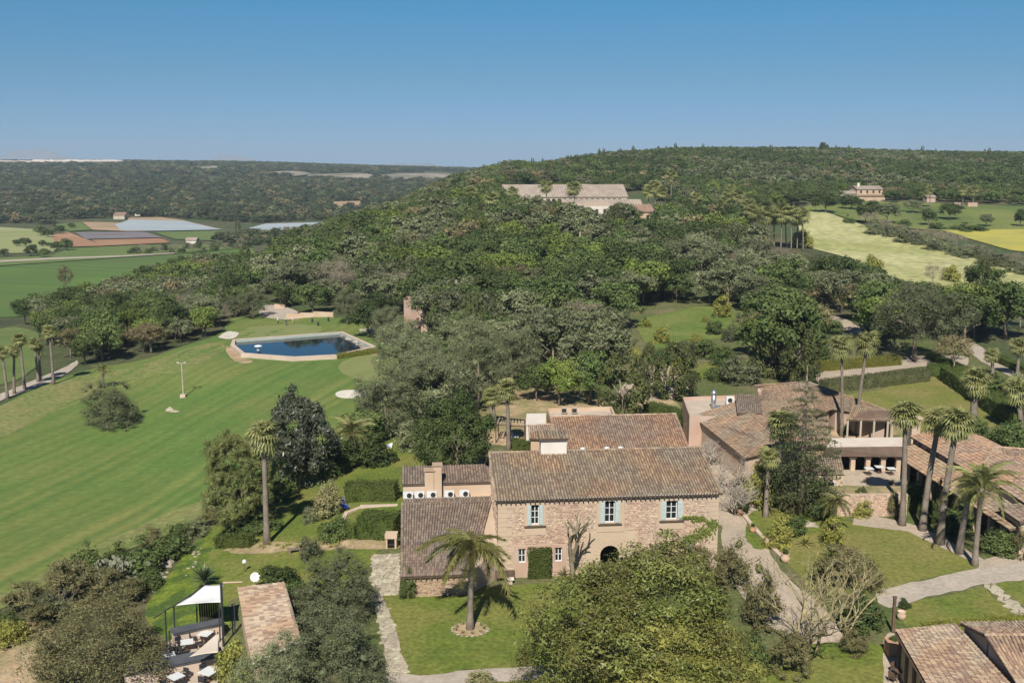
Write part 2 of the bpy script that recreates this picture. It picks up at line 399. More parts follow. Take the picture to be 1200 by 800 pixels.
for k in range(61):
    t = k / 60; x = -1680 + 568 * t; tp = 65.5 + _rq.uniform(-1.2, 1.2) - (9 * max(0, (t - .9) / .1) ** 2) - 3 * (t < .55); y0 = 2960 + _rq.uniform(-8, 8)
    V += [(x, y0, 35), (x, y0 + 3, 60 + _rq.uniform(-1, 1)), (x, y0 + 14, 61), (x, y0 + 18, tp), (x, y0 + 70, tp + .5), (x, y0 + 90, 45)]
    if k: F += [(6 * k - 6 + q, 6 * k + q, 6 * k + q + 1, 6 * k - 5 + q) for q in range(5)]
tag(link('quarry', np_mesh('quarry', np.array(V), np.array(F), [M['quarry']])), 'long white quarry face on the far ridge', kind='structure')
for k, q in enumerate([[(312, 204), (345, 202.5), (365, 206), (330, 208.5)], [(362, 207), (424, 205), (440, 210), (420, 213), (380, 211)], [(446, 207), (500, 205), (552, 207), (560, 210), (500, 213), (455, 213)], [(222, 198), (252, 196.5), (258, 199), (230, 201)]]):
    sheet('rock_outcrop', q, M['cliff'], ['short bare rock band on the far slope', 'stepped rock band below the ridge crest', 'long rock band at the head of the valley', 'thin pale rock band above the far wood'][k], 1, True)
sheet('quarry_floor', None, M['quarry'], 'pale quarry floor in front of the white quarry face', 2, True, False, [Vector((x, y, 0)) for x, y in ((-1680, 2960), (-1680, 2720), (-1500, 2700), (-1300, 2740), (-1150, 2800), (-1112, 2960))])
# right hand fields
sheet('flowering_meadow', [(930, 252), (958, 246), (1004, 262), (1062, 282), (1130, 300), (1215, 322), (1215, 345), (1150, 345), (1085, 338), (1030, 320), (985, 300), (945, 290)], M['hay'], 'pale flowering meadow sloping below the villa', 1, False)
sheet('orchard_meadow', [(930, 250), (950, 240), (1000, 236), (1080, 238), (1240, 245), (1240, 272), (1110, 272), (1060, 268), (1000, 258), (962, 248)], M['meadow'], 'grassy orchard meadow with scattered round trees', 1, False)
sheet('flower_field', [(1105, 270.5), (1240, 269), (1240, 300), (1185, 294)], M['yellow'], 'bright yellow flower field beyond the hedge', 2, False)
sheet('garden_lawn', [(750, 377), (785, 366), (822, 360), (850, 362), (884, 370), (882, 392), (840, 398), (805, 398), (780, 408), (756, 402)], M['brightlawn'], 'sunlit green lawn among the garden trees', 1)
sheet('garden_lawn', [(812, 432), (835, 425), (862, 432), (850, 444), (820, 444)], M['lawn'], 'small green lawn behind the flat roofed block', 1)
sheet('garden_path', [(722, 470), (742, 438), (752, 430), (790, 430), (812, 443), (800, 462), (765, 475), (742, 490)], M['gravel'], 'pale gravel path around the clipped cypresses', 1)
sheet('driveway', [(940, 440), (1000, 428), (1075, 418), (1130, 418), (1130, 430), (1080, 430), (1010, 440), (945, 450)], M['gravel'], 'pale gravel driveway between the clipped hedges', 1)
sheet('driveway', [(968, 374), (986, 372), (1012, 388), (1008, 395), (990, 388)], M['gravel'], 'bend of pale gravel driveway beneath big trees', 1)
sheet('lane', [(1122, 405), (1140, 402), (1165, 415), (1230, 448), (1230, 462), (1190, 445), (1150, 424)], M['path'], 'pale lane running down past the tall palm', 1, False)
sheet('upper_lawn', [(985, 467), (1035, 456), (1083, 440), (1110, 448), (1140, 470), (1172, 492), (1150, 504), (1085, 510), (1020, 500)], M['drylawn'], 'dry green lawn enclosed by dark hedges', 1)
sheet('courtyard_lawn', [(872, 602), (900, 604), (960, 610), (1010, 612), (1062, 618), (1100, 634), (1152, 660), (1140, 668), (1080, 680), (1035, 692), (960, 694), (905, 640)], M['drylawn'], 'wide sunny lawn with tall palms along its edge', 1)
sheet('stone_path', [(1030, 694), (1080, 681), (1140, 668), (1215, 650), (1215, 676), (1150, 686), (1090, 700), (1040, 712)], M['path'], 'pale paved path curving between two lawns', 2)
sheet('palm_walk', [(1000, 600), (1058, 612), (1082, 618), (1106, 632), (1154, 656), (1215, 640), (1215, 655), (1150, 668), (1140, 660), (1098, 640), (1066, 624), (1000, 616)], M['gravel'], 'gravel walk beside the palms under the arcade', 2, False)
sheet('lower_lawn', [(1052, 712), (1100, 700), (1160, 686), (1230, 672), (1230, 760), (1150, 760), (1075, 745)], M['lawn'], 'green lawn below the paved path', 1)
sheet('front_lawn', [(446, 698), (480, 693), (560, 690), (640, 684), (720, 684), (740, 720), (680, 770), (640, 779), (560, 784), (476, 789), (462, 750)], M['lawn'], 'bright green lawn in front of the stone house', 2)
sheet('front_path', [(440, 795), (476, 789), (560, 784), (640, 778), (700, 770), (700, 788), (620, 797), (560, 802), (470, 822), (430, 830)], M['path'], 'pale beige path along the foot of the front lawn', 1)
sheet('foot_lawn', [(560, 803), (640, 795), (720, 784), (760, 850), (520, 860), (480, 824)], M['lawn'], 'strip of lawn below the beige path', 1)
sheet('side_garden', [(170, 715), (205, 668), (236, 630), (262, 606), (330, 560), (430, 520), (488, 512), (506, 545), (508, 575), (466, 600), (440, 652), (400, 690), (330, 690), (268, 706), (262, 742), (205, 752)], M['lawn'], 'garden lawn between the house and the fairway', 2)
sheet('grass_bank', [(172, 712), (196, 676), (220, 648), (240, 628), (246, 650), (226, 685), (262, 704), (266, 738), (205, 752), (180, 735)], M['bank'], 'steep bank of bright long grass above the terrace', 3)
sheet('flower_bed', [(262, 646), (310, 636), (350, 637), (395, 634), (462, 634), (464, 645), (395, 645), (350, 646), (300, 650)], M['dirt'], 'bare earth planting bed across the side garden', 3)
sheet('dirt_clearing', [(-40, 760), (10, 735), (52, 728), (66, 760), (58, 812), (-40, 830)], M['dirt'], 'bare dirt clearing behind the bramble thicket', 1)
sheet('gravel_court', [(846, 604), (872, 600), (890, 630), (915, 668), (955, 705), (985, 740), (970, 760), (905, 735), (872, 700), (850, 650)], M['gravel'], 'pale gravel passage beside the stone house', 1)
sheet('yard', [(570, 520), (575, 465), (600, 452), (650, 460), (735, 470), (790, 470), (800, 500), (800, 525)], M['dirt'], 'sandy ochre yard behind the stone house', 1)
sheet('side_court', [(806, 600), (815, 480), (850, 470), (880, 510), (885, 560), (880, 604)], M['gravel'], 'gravel passage between the house and the long roof', 1)
sheet('terrace_garden', [(975, 512), (1000, 490), (1060, 490), (1062, 508)], M['dirt'], 'planted terrace behind the flat roof', 1)
sheet('tropical_bed', [(880, 640), (875, 608), (905, 596), (1000, 600), (985, 612), (910, 640)], M['lawn'], 'planted lawn edge beside the gravel passage', 2)
sheet('corner_lawn', [(900, 770), (955, 755), (1040, 760), (1045, 830), (880, 850)], M['lawn'], 'rough lawn under the bare shrubs', 1)
sheet('corner_patio', [(1036, 750), (1058, 745), (1090, 800), (1100, 850), (1040, 850)], M['gravel'], 'gravel patio beside the low tiled cottage', 2)
# ---------------------------------------------------------------- foliage makers (all numpy)
def leaf_quads(C, Nn, size, rng, asp=.6):
    n = len(C)
    T = np.cross(Nn, rng.normal(size=(n, 3))); T /= np.linalg.norm(T, axis=1, keepdims=True) + 1e-9
    B = np.cross(Nn, T); B /= np.linalg.norm(B, axis=1, keepdims=True) + 1e-9
    s = (size * (.65 + .7 * rng.random(n)))[:, None]
    V = np.stack([C - T * s, C + B * s * asp, C + T * s, C - B * s * asp], 1).reshape(-1, 3)
    return V, np.arange(4 * n).reshape(n, 4)
def sphere_dirs(n, rng, zmin=-1.0):
    d = rng.normal(size=(n, 3)); d /= np.linalg.norm(d, axis=1, keepdims=True)
    d[:, 2] = np.where(d[:, 2] < zmin, -d[:, 2], d[:, 2]); return d
_ph = (1 + 5 ** .5) / 2
ICO_V = np.array([(-1, _ph, 0), (1, _ph, 0), (-1, -_ph, 0), (1, -_ph, 0), (0, -1, _ph), (0, 1, _ph), (0, -1, -_ph), (0, 1, -_ph), (_ph, 0, -1), (_ph, 0, 1), (-_ph, 0, -1), (-_ph, 0, 1)]) / math.hypot(1, _ph)
ICO_F = np.array([(0, 11, 5), (0, 5, 1), (0, 1, 7), (0, 7, 10), (0, 10, 11), (1, 5, 9), (5, 11, 4), (11, 10, 2), (10, 7, 6), (7, 1, 8), (3, 9, 4), (3, 4, 2), (3, 2, 6), (3, 6, 8), (3, 8, 9), (4, 9, 5), (2, 4, 11), (6, 2, 10), (8, 6, 7), (9, 8, 1)])
ICO_Q = np.concatenate([ICO_F, ICO_F[:, 2:3]], 1)
def crown_mesh(name, seed, m, ncl=42, cr=(.10, .19), leaves=70, ls=.03, asp=.55, zc=.6, rz=.4, shape='round', fuzz=.3, core=.42, up=.25, inner=.45, shell=.5, jit=.5, zmin=-.55):
    """leaf cloud of unit diameter / unit height: many clumps, each a shell of small leaves"""
    rng = np.random.default_rng(seed)
    d = sphere_dirs(ncl, rng, zmin)
    ph = rng.random(6) * 6.28
    lob = 1 + .16 * np.sin(3 * np.arctan2(d[:, 1], d[:, 0]) + ph[0]) + .12 * np.sin(5 * d[:, 2] + 2 * d[:, 0] + ph[1])
    r = rng.uniform(*cr, ncl)
    rad = (inner + (1 - inner) * rng.random(ncl) ** .5) * lob
    if shape == 'column':
        z = rng.random(ncl); prof = np.sin(np.clip(z, 0.03, 1) ** .75 * math.pi) ** .6 * .42 + .05; a = rng.random(ncl) * 6.283
        C = np.stack([np.cos(a) * prof, np.sin(a) * prof, .05 + z * .9], 1); r = r * (.6 + .5 * (1 - z)); d = np.stack([np.cos(a), np.sin(a), z * .3], 1)
    elif shape == 'bush':
        d[:, 2] = np.abs(d[:, 2]); C = d * np.stack([.5 - r, .5 - r, .9 - r], 1) * rad[:, None]; C[:, 2] += r * .5
    elif shape == 'cone':
        z = rng.random(ncl); prof = (1 - z) * .42 + .03; a = rng.random(ncl) * 6.283; q = np.sqrt(rng.random(ncl))
        C = np.stack([np.cos(a) * prof * q, np.sin(a) * prof * q, .12 + z * .85], 1); r = r * (1.1 - .6 * z); d = np.stack([np.cos(a), np.sin(a), .4 + 0 * z], 1)
    else:
        C = d * np.stack([.5 - r * .8, .5 - r * .8, rz - r * .6], 1) * rad[:, None]; C[:, 2] += zc
    Vs, Fs, o = [], [], 0
    k = np.repeat(np.arange(ncl), leaves)
    ld = sphere_dirs(len(k), rng) + d[k] * .45 + np.array([0, 0, up]); ld /= np.linalg.norm(ld, axis=1, keepdims=True)
    rr = r[k] * (shell + (1.1 - shell) * rng.random(len(k)) ** .55 + fuzz * .5 * rng.normal(size=len(k)).clip(-1, 1.8))
    pos = C[k] + ld * rr[:, None] * np.array([1, 1, .85])
    nn = ld + rng.normal(size=ld.shape) * jit; nn /= np.linalg.norm(nn, axis=1, keepdims=True)
    pos[:, 2] = np.maximum(pos[:, 2], .01)
    V, F = leaf_quads(pos, nn, ls * (.6 + .8 * rng.random(len(k))), rng, asp)
    Vs.append(V); Fs.append(F); o = len(V)
    if core:
        for i in range(ncl):
            Vs.append(C[i] + ICO_V * r[i] * core * (1 + .2 * rng.normal(size=(12, 1)))); Fs.append(ICO_Q + o); o += 12
        F4 = np.concatenate(Fs[:1]); 
    V = np.concatenate(Vs)
    me = bpy.data.meshes.new(name)
    nq = len(F); tri = (np.concatenate(Fs[1:])[:, :3] if core else np.zeros((0, 3), int))
    lv = np.concatenate([F.ravel(), tri.ravel()]).astype(np.int32)
    ls_ = np.concatenate([np.arange(nq) * 4, nq * 4 + np.arange(len(tri)) * 3]).astype(np.int32)
    me.vertices.add(len(V)); me.vertices.foreach_set('co', V.astype(np.float32).ravel())
    me.loops.add(len(lv)); me.loops.foreach_set('vertex_index', lv)
    me.polygons.add(len(ls_)); me.polygons.foreach_set('loop_start', ls_)
    me.polygons.foreach_set('use_smooth', np.zeros(len(ls_), bool))
    me.materials.append(m); me.update(calc_edges=True)
    return me
def trunk_mesh(name, seed, m, top=.62, r=.028, limbs=5, lean=.04):
    rnd = random.Random(seed); b = MB()
    pts = [Vector((0, 0, -.03)), Vector((rnd.uniform(-lean, lean), rnd.uniform(-lean, lean), top * .35)), Vector((rnd.uniform(-lean, lean), rnd.uniform(-lean, lean), top))]
    b.tube(pts, [r * 1.25, r * .85, r * .4], 7)
    for i in range(limbs):
        a = 6.283 * i / limbs + rnd.uniform(-.4, .4); s = pts[1].lerp(pts[2], rnd.uniform(0, .5)); q = rnd.uniform(.2, .34)
        e = s + Vector((math.cos(a) * q, math.sin(a) * q, rnd.uniform(.12, .28)))
        b.tube([s, s.lerp(e, .5) + Vector((0, 0, .03)), e], [r * .55, r * .4, r * .15], 5)
    return b.mesh(name, m, True)
lf = dict(rough=.7, island=.34, trans=.12, spec=.2)
M['oak'] = mat('holm_oak_leaf', (0.066, 0.098, 0.029), (0.104, 0.134, 0.042), .12, obj=.38, **lf)
M['oak2'] = mat('bright_leaf', (0.115, 0.16, 0.032), (0.165, 0.2, 0.05), .12, obj=.32, **lf)
M['olive'] = mat('olive_leaf', (0.172, 0.185, 0.098), (0.138, 0.155, 0.076), .12, obj=.32, **lf)
M['brown'] = mat('dry_leaf', (0.22, 0.18, 0.095), (0.165, 0.155, 0.07), .12, obj=.32, **lf)
M['grey'] = mat('grey_twig', (0.27, 0.23, 0.17), (0.21, 0.18, 0.125), .12, obj=.15, rough=.8, island=.3)
M['cypress'] = mat('cypress_leaf', (0.075, 0.09, 0.03), (0.105, 0.115, 0.04), .2, obj=.15, **lf)
M['farpine'] = mat('far_pine_leaf', (.058, .078, .036), (.085, .10, .048), .02, obj=.35, **lf)
M['pine'] = mat('pine_needle', (0.13, 0.15, 0.05), (0.175, 0.185, 0.065), .3, obj=.1, **lf)
M['loquat'] = mat('dark_glossy_leaf', (0.068, 0.08, 0.048), (0.11, 0.12, 0.08), .3, rough=.4, island=.4, trans=.15, spec=.5)
M['magnolia'] = mat('magnolia_leaf', (0.135, 0.16, 0.034), (0.22, 0.225, 0.062), .3, rough=.5, island=.4, trans=.15, spec=.35, c3=(.13, .125, .036), scale3=.25)
M['yellowgreen'] = mat('yellow_green_leaf', (0.22, 0.225, 0.05), (0.29, 0.28, 0.07), .3, **lf)
M['thicket'] = mat('brown_green_leaf', (0.125, 0.118, 0.052), (0.17, 0.155, 0.072), .4, **lf)
M['variegated'] = mat('cream_leaf', (.30, .27, .14), (.22, .22, .09), .5, **lf)
M['hedge'] = mat('hedge_leaf', (0.058, 0.082, 0.018), (0.088, 0.112, 0.028), .6, obj=.15, **lf)
M['hedge_y'] = mat('golden_hedge_leaf', (.17, .17, .03), (.13, .14, .03), .6, obj=.1, **lf)
M['hedge_o'] = mat('grey_hedge_leaf', (0.1, 0.1, 0.045), (0.075, 0.08, 0.032), .6, obj=.1, **lf)
M['cactus'] = mat('prickly_pear_pad', (.21, .225, .155), (.26, .26, .19), 1.5, rough=.6, island=.2)
M['bark'] = mat('bark', (.16, .125, .09), (.22, .18, .14), 2, .9)
M['bark2'] = mat('pale_bark', (.30, .26, .21), (.22, .19, .15), 2, .9)
CROWNS = {}
def crowns(kind, n, m, **kw):
    CROWNS[kind] = [crown_mesh('crown', 100 * len(CROWNS) + i, M[m], **kw) for i in range(n)]
big = dict(ncl=38, cr=(.09, .2), leaves=90, ls=.026, shell=.62, core=.5, jit=.5, inner=.5)
crowns('oak', 5, 'oak', **big)
crowns('oak2', 3, 'oak2', **big)
crowns('olive', 5, 'olive', ncl=38, cr=(.08, .17), leaves=100, ls=.024, asp=.4, fuzz=.4, shell=.6, core=.45, jit=.5, inner=.5)
crowns('brown', 3, 'brown', ncl=44, cr=(.08, .15), leaves=80, ls=.02, asp=.35, fuzz=.5, core=.4)
crowns('grey', 2, 'grey', ncl=40, cr=(.09, .16), leaves=110, ls=.024, asp=.12, fuzz=.6, core=0)
crowns('cypress', 3, 'cypress', ncl=60, cr=(.12, .2), leaves=70, ls=.026, shape='column', up=.7)
crowns('cone', 2, 'oak', ncl=60, cr=(.07, .12), leaves=70, ls=.022, shape='cone')
crowns('bush', 4, 'oak', ncl=34, cr=(.12, .22), leaves=90, ls=.028, shape='bush')
crowns('bush_o', 3, 'olive', ncl=34, cr=(.12, .22), leaves=90, ls=.025, asp=.4, shape='bush', fuzz=.4)
crowns('bush_y', 2, 'yellowgreen', ncl=34, cr=(.12, .22), leaves=90, ls=.026, shape='bush')
crowns('bush_v', 1, 'variegated', ncl=34, cr=(.12, .22), leaves=110, ls=.024, shape='bush')
crowns('bush_b', 2, 'thicket', ncl=40, cr=(.10, .2), leaves=90, ls=.022, asp=.35, shape='bush', fuzz=.5)
crowns('olive_bush', 2, 'olive', ncl=170, cr=(.06, .12), leaves=190, ls=.0092, asp=.32, shape='bush', fuzz=.45, core=.3)
crowns('pine', 1, 'pine', zmin=-1, ncl=230, cr=(.055, .095), leaves=120, ls=.02, asp=.12, zc=.52, rz=.49, fuzz=.3, core=.5, up=.8)
crowns('loquat', 1, 'loquat', zmin=-1, ncl=190, cr=(.06, .11), leaves=85, ls=.022, asp=.4, zc=.53, rz=.49)
crowns('dense', 1, 'oak', zmin=-1, ncl=130, cr=(.07, .12), leaves=150, ls=.0115, zc=.52, rz=.5)
crowns('magnolia', 1, 'magnolia', ncl=200, cr=(.055, .10), leaves=190, ls=.0090, core=0, asp=.42, zc=.5, rz=.5, inner=.6)
crowns('thicket', 1, 'thicket', ncl=200, cr=(.055, .11), leaves=170, ls=.0085, core=0, asp=.4, shape='bush', inner=.6, fuzz=.35)
crowns('olive_big', 2, 'olive', ncl=130, cr=(.06, .12), leaves=190, ls=.0092, core=.3, asp=.32, zc=.52, rz=.5, fuzz=.45)
crowns('feather', 1, 'yellowgreen', ncl=170, cr=(.06, .11), leaves=170, ls=.0085, core=.25, asp=.3, zc=.52, rz=.5, fuzz=.4)
TRUNKS = [trunk_mesh('trunk', i, M['bark']) for i in range(4)] + [trunk_mesh('trunk', 9, M['bark2'], r=.022)]
_rt = random.Random(5)
NOTRUNK = ('olive_bush', 'bush', 'bush_o', 'bush_y', 'bush_v', 'bush_b', 'thicket')
def plant(name, kind, p, w, ht, label, cat, group=None, sink=.1, trunk=None, rz=None, sx=1.0):
    """a tree or shrub: crown (> none) and trunk, w x ht metres, standing at p"""
    e = empty(name, (p[0], p[1], p[2] - sink), label, cat, group, rz if rz is not None else _rt.uniform(0, 6.28))
    c = link('crown' if kind not in NOTRUNK else 'foliage', _rt.choice(CROWNS[kind]), e); c.scale = (w * sx, w, ht)
    if kind not in NOTRUNK or trunk:
        t = link('trunk', TRUNKS[4] if kind in ('grey', 'brown') else TRUNKS[_rt.randrange(4)], e)
        tw = min(w, ht) if kind not in ('cypress',) else w * 1.4; t.scale = (tw, tw, ht)
    return e
def plant_px(name, kind, px, base, wpx, hpx, label, cat, group=None, **k):
    p = P(px, base); s = mpp(p)
    return plant(name, kind, p, wpx * s, hpx * s * 1.04, label, cat, group, **k)
def leafy_box(L, W, Hh, m, seed=1, ls=.09, dens=55, wob=.12):
    """clipped hedge mesh along x: closed core and a skin of leaves"""
    rng = np.random.default_rng(seed)
    A = [(L * Hh, 1), (L * Hh, 1), (L * W, 2), (W * Hh, 0), (W * Hh, 0)]
    Cs, Ns = [], []
    for i, (ar, ax) in enumerate(A):
        n = int(ar * dens * (.09 / ls) ** 2) + 8; u = rng.random((n, 3)) * np.array([L, W, Hh]) - np.array([L / 2, W / 2, 0]); nv = np.zeros((n, 3))
        if i == 0: u[:, 1] = -W / 2; nv[:, 1] = -1
        elif i == 1: u[:, 1] = W / 2; nv[:, 1] = 1
        elif i == 2: u[:, 2] = Hh; nv[:, 2] = 1
        elif i == 3: u[:, 0] = -L / 2; nv[:, 0] = -1
        else: u[:, 0] = L / 2; nv[:, 0] = 1
        lump = np.sin(u[:, 0] * 2.1 + seed) * np.cos(u[:, 1] * 2.7 + u[:, 2] * 2.3) * wob
        Cs.append(u + nv * (lump[:, None] + rng.normal(size=(n, 1)) * wob * .45)); Ns.append(nv + rng.normal(size=(n, 3)) * .55)
    C = np.concatenate(Cs); N_ = np.concatenate(Ns); N_ /= np.linalg.norm(N_, axis=1, keepdims=True)
    V, F = leaf_quads(C, N_, np.full(len(C), ls), rng, .55)
    k = .9; bx = MB().box((0, 0, Hh * .46), (L - .2, W - .2, Hh * .92)); o = len(V)
    V = np.concatenate([V, np.array(bx.v)]); F = np.concatenate([F, np.array(bx.f) + o])
    return np_mesh('foliage', V, F, [m])
def hedge(px0, px1, W, Hh, label, m='hedge', group=None, ls=.1, name='hedge', seed=None, dens=55, wob=.12):
    a, b = P(*px0), P(*px1); c = (a + b) / 2; d = b - a
    o = link(name, leafy_box(d.to_2d().length, W, Hh, M[m], seed or int(px0[0]), ls, dens, wob))
    o.location = (c.x, c.y, h(c.x, c.y) - .06)
    o.rotation_euler = (0, -math.atan2(b.z - a.z, d.to_2d().length), math.atan2(d.y, d.x))
    return tag(o, label, 'hedge', group)
# ---- palms
def pinnate(name, m, L=2.6, n=22, droop=.9, rise=.55, plume=0.0, lw=.05, ll=.62, seed=0, hang=.5):
    rnd = random.Random(seed); V, F = [], []
    def arc(t): return Vector((L * (t - .18 * t ** 3), 0, L * (rise * t - droop * t * t)))
    b = MB(); b.tube([arc(i / 6) for i in range(7)], [.035 - .004 * i for i in range(7)], 3, False)
    for i in range(n):
        t = .14 + .86 * i / (n - 1); p = arc(t); q = ll * (1 - .55 * abs(t - .45) * 1.6) * rnd.uniform(.85, 1.1)
        for s in (-1, 1):
            for w_ in range(2 if plume else 1):
                tip = p + Vector((.35 * q + plume * rnd.uniform(-.3, .3), s * q * .8 * (1 - .5 * w_ * plume), -hang * q * rnd.uniform(.6, 1.2) + plume * rnd.uniform(-.2, .5)))
                b.add([p + Vector((-lw, 0, 0)), p + Vector((lw, 0, .01)), tip], [(0, 1, 2)])
    return b.mesh(name, m)
def fan(name, m, L=1.15, pet=.75, n=15, seed=0):
    rnd = random.Random(seed); b = MB()
    b.tube([(0, 0, 0), (pet * .5, 0, .06), (pet, 0, 0)], [.03, .022, .015], 3, False)
    c = Vector((pet, 0, 0))
    for i in range(n):
        a = R(-125 + 250 * i / (n - 1)); q = L * rnd.uniform(.85, 1.05) * (1 - .18 * abs(a) / 2)
        d = Vector((math.cos(a), math.sin(a), .1 - .12 * abs(math.sin(a)))); s = Vector((-d.y, d.x, 0)) * q * .085
        mid = c + d * q * .6; tip = c + d * q + Vector((0, 0, -.45 * q))
        b.add([c, mid - s, mid + s, tip], [(0, 1, 2), (1, 3, 2)])
    return b.mesh(name, m)
M['frond'] = mat('palm_frond', (.30, .295, .12), (.235, .245, .085), .8, rough=.5, island=.3, obj=.2, trans=.3, spec=.4)
M['frond_y'] = mat('yellow_palm_frond', (0.25, 0.23, 0.085), (0.19, 0.19, 0.055), .8, rough=.5, island=.3, obj=.25, trans=.3, spec=.4)
M['frond_d'] = mat('dead_frond', (.34, .27, .16), (.25, .195, .12), .8, rough=.9, island=.3)
M['ptrunk'] = mat('palm_trunk', (.24, .20, .165), (.17, .14, .115), 1.6, .95, bump=.8, bscale=8)
FAN = [fan('frond', M['frond'], seed=i) for i in range(4)]
PIN = [pinnate('frond', M['frond'], seed=i) for i in range(3)]
QUEEN = [pinnate('frond', M['frond_y'], L=2.9, n=50, droop=1.35, rise=.62, ll=.95, lw=.05, hang=1.1, plume=1.0, seed=10 + i) for i in range(3)]
def palm_trunk(H_, r0, r1, bend, seed, top_flare=0):
    rnd = random.Random(seed); n = 9; b = MB()
    pts = [Vector((bend[0] * (i / n) ** 1.6, bend[1] * (i / n) ** 1.6, H_ * i / n - (.3 if i == 0 else 0))) for i in range(n + 1)]
    rad = [r0 * 1.5 if i == 0 else (r0 * 1.1 if i == 1 else r0 + (r1 - r0) * i / n) for i in range(n + 1)]
    if top_flare: rad[-1] = rad[-2] = r1 * top_flare
    b.tube(pts, rad, 9)
    return b.mesh('trunk', M['ptrunk'], True), pts[-1]
def palm(p, H_, kind, label, group, bend=(0, 0), size=1.0, nf=26, seed=0, r0=.24, name=None, skirt=True, lowpoly=False):
    rnd = random.Random(seed)
    e = empty(name or ('fan_palm' if kind == 'fan' else 'date_palm' if kind == 'date' else 'queen_palm'), p, label, 'palm tree', group)
    me, top = palm_trunk(H_, r0, r0 * .72, bend, seed, 1.7 if kind == 'date' else 0)
    link('trunk', me, e)
    lib = {'fan': FAN, 'date': PIN, 'queen': QUEEN}[kind]
    if kind == 'fan': nf = int(nf * 1.45); size *= .82
    r0 *= .54
    for i in range(nf):
        t = i / (nf - 1)
        el = {'fan': R(78 - 128 * t ** 1.1), 'date': R(75 - 85 * t), 'queen': R(64 - 78 * t)}[kind] + rnd.uniform(-.12, .12)
        o = link('frond', lib[rnd.randrange(len(lib))], e)
        o.location = top + Vector((0, 0, .1 - .35 * t * size)); o.rotation_euler = (rnd.uniform(-.3, .3), -el, i * 2.399 + rnd.uniform(-.2, .2))
        s = size * rnd.uniform(.78, 1.15) * (1 if t > .2 else .8); o.scale = (s, s, s)
    if kind == 'fan' and skirt:
        rng = np.random.default_rng(seed); n = 150; a = rng.random(n) * 6.283; z = rng.random(n) * 1.1 * size
        C = np.stack([np.cos(a) * (.2 + .22 * z), np.sin(a) * (.2 + .22 * z), -z - .35], 1) * 1.0 + np.array(top)
        V, F = leaf_quads(C, np.stack([np.cos(a), np.sin(a), .3 + 0 * a], 1) + rng.normal(size=(n, 3)) * .3, np.full(n, .34 * size), rng, .16)
        tag(link('dead_frond_skirt', np_mesh('dead_frond_skirt', V, F, [M['frond_d']]), e), kind='stuff')
    return e
def palm_px(px, base, cx, cy, kind, label, group=None, **k):
    """palm whose foot is seen at (px, base) and whose crown centre is seen at (cx, cy)"""
    p = P(px, base); t = YD(cx, cy, p.y + k.pop('dy', 0))
    return palm(p, t.z - p.z, kind, label, group, bend=(t.x - p.x, t.y - p.y), seed=int(px * 7 + base), **k)
# ---------------------------------------------------------------- woods
_cy = [[min(q[1] for q in poly), max(q[1] for q in poly)] for *_, poly in CLEAR]
def is_clear(x, y, mg=0.0):
    for x0, x1, y0, y1, poly in CLEAR:
        if x0 - mg < x < x1 + mg and y0 - mg < y < y1 + mg:
            if inside(poly, x, y): return True
            if mg:
                for a in range(8):
                    if inside(poly, x + mg * math.cos(a * .785), y + mg * math.sin(a * .785)): return True
    return False
def scatter(pixpoly, spacing, seed, mg=2.0, blocks=(), jitter=.42, pmax=9999):
    W = [P(*q) for q in pixpoly]; W = [(w.x, w.y) for w in W]
    rnd = random.Random(seed); x0, x1 = min(w[0] for w in W), max(w[0] for w in W); y0, y1 = min(w[1] for w in W), max(w[1] for w in W)
    out = []; y = y0; row = 0
    while y < y1:
        x = x0 + (row % 2) * spacing / 2
        while x < x1:
            qx, qy = x + rnd.uniform(-1, 1) * spacing * jitter, y + rnd.uniform(-1, 1) * spacing * jitter
            if inside(W, qx, qy) and not is_clear(qx, qy, mg):
                z = h(qx, qy); a, b = proj(qx, qy, z)
                if not any(inside(k, a, b) for k in blocks): out.append((qx, qy, z))
            x += spacing
        y += spacing * .87; row += 1
    return out
BLOCKS = [[(745, 440), (745, 372), (812, 356), (890, 368), (890, 405), (850, 425), (800, 425), (780, 440)],      # in front of the lawn
          [(955, 395), (965, 368), (990, 368), (1020, 395), (1015, 410)],
          [(585, 252), (590, 225), (760, 225), (795, 252), (770, 262), (690, 275), (650, 262)],                  # hilltop buildings
          [(735, 300), (735, 268), (775, 262), (775, 300)],
          [(462, 412), (462, 372), (506, 372), (506, 412)],
          [(975, 243), (978, 230), (1040, 230), (1045, 245)],
          [(826, 345), (826, 325), (858, 325), (858, 345)]]
wood = scatter([(300, 336), (322, 312), (340, 292), (420, 262), (500, 238), (565, 212), (640, 222), (770, 240), (850, 262), (885, 300), (905, 322), (945, 326), (1000, 345), (1060, 372), (1120, 380), (1215, 382),
                (1215, 402), (1150, 398), (1120, 398), (1080, 405), (1050, 412), (1010, 400), (960, 372), (940, 395), (930, 425), (895, 430), (850, 380), (750, 365), (735, 420), (715, 452), (640, 458), (612, 448), (560, 470),
                (520, 500), (480, 500), (440, 492), (470, 455), (500, 430), (505, 415), (480, 398), (440, 378), (420, 366), (330, 360), (310, 350)], 7.6, 3, 1.5, BLOCKS)
belt = scatter([(-40, 412), (0, 382), (50, 372), (100, 358), (150, 342), (200, 322), (250, 316), (296, 318), (302, 340), (296, 372), (270, 384), (240, 397), (190, 412), (140, 424), (104, 430), (80, 420), (40, 415)], 6.4, 4, 1.2, [[(-50, 460), (-50, 385), (45, 390), (48, 430)]])
wood.sort(key=lambda q: q[1])
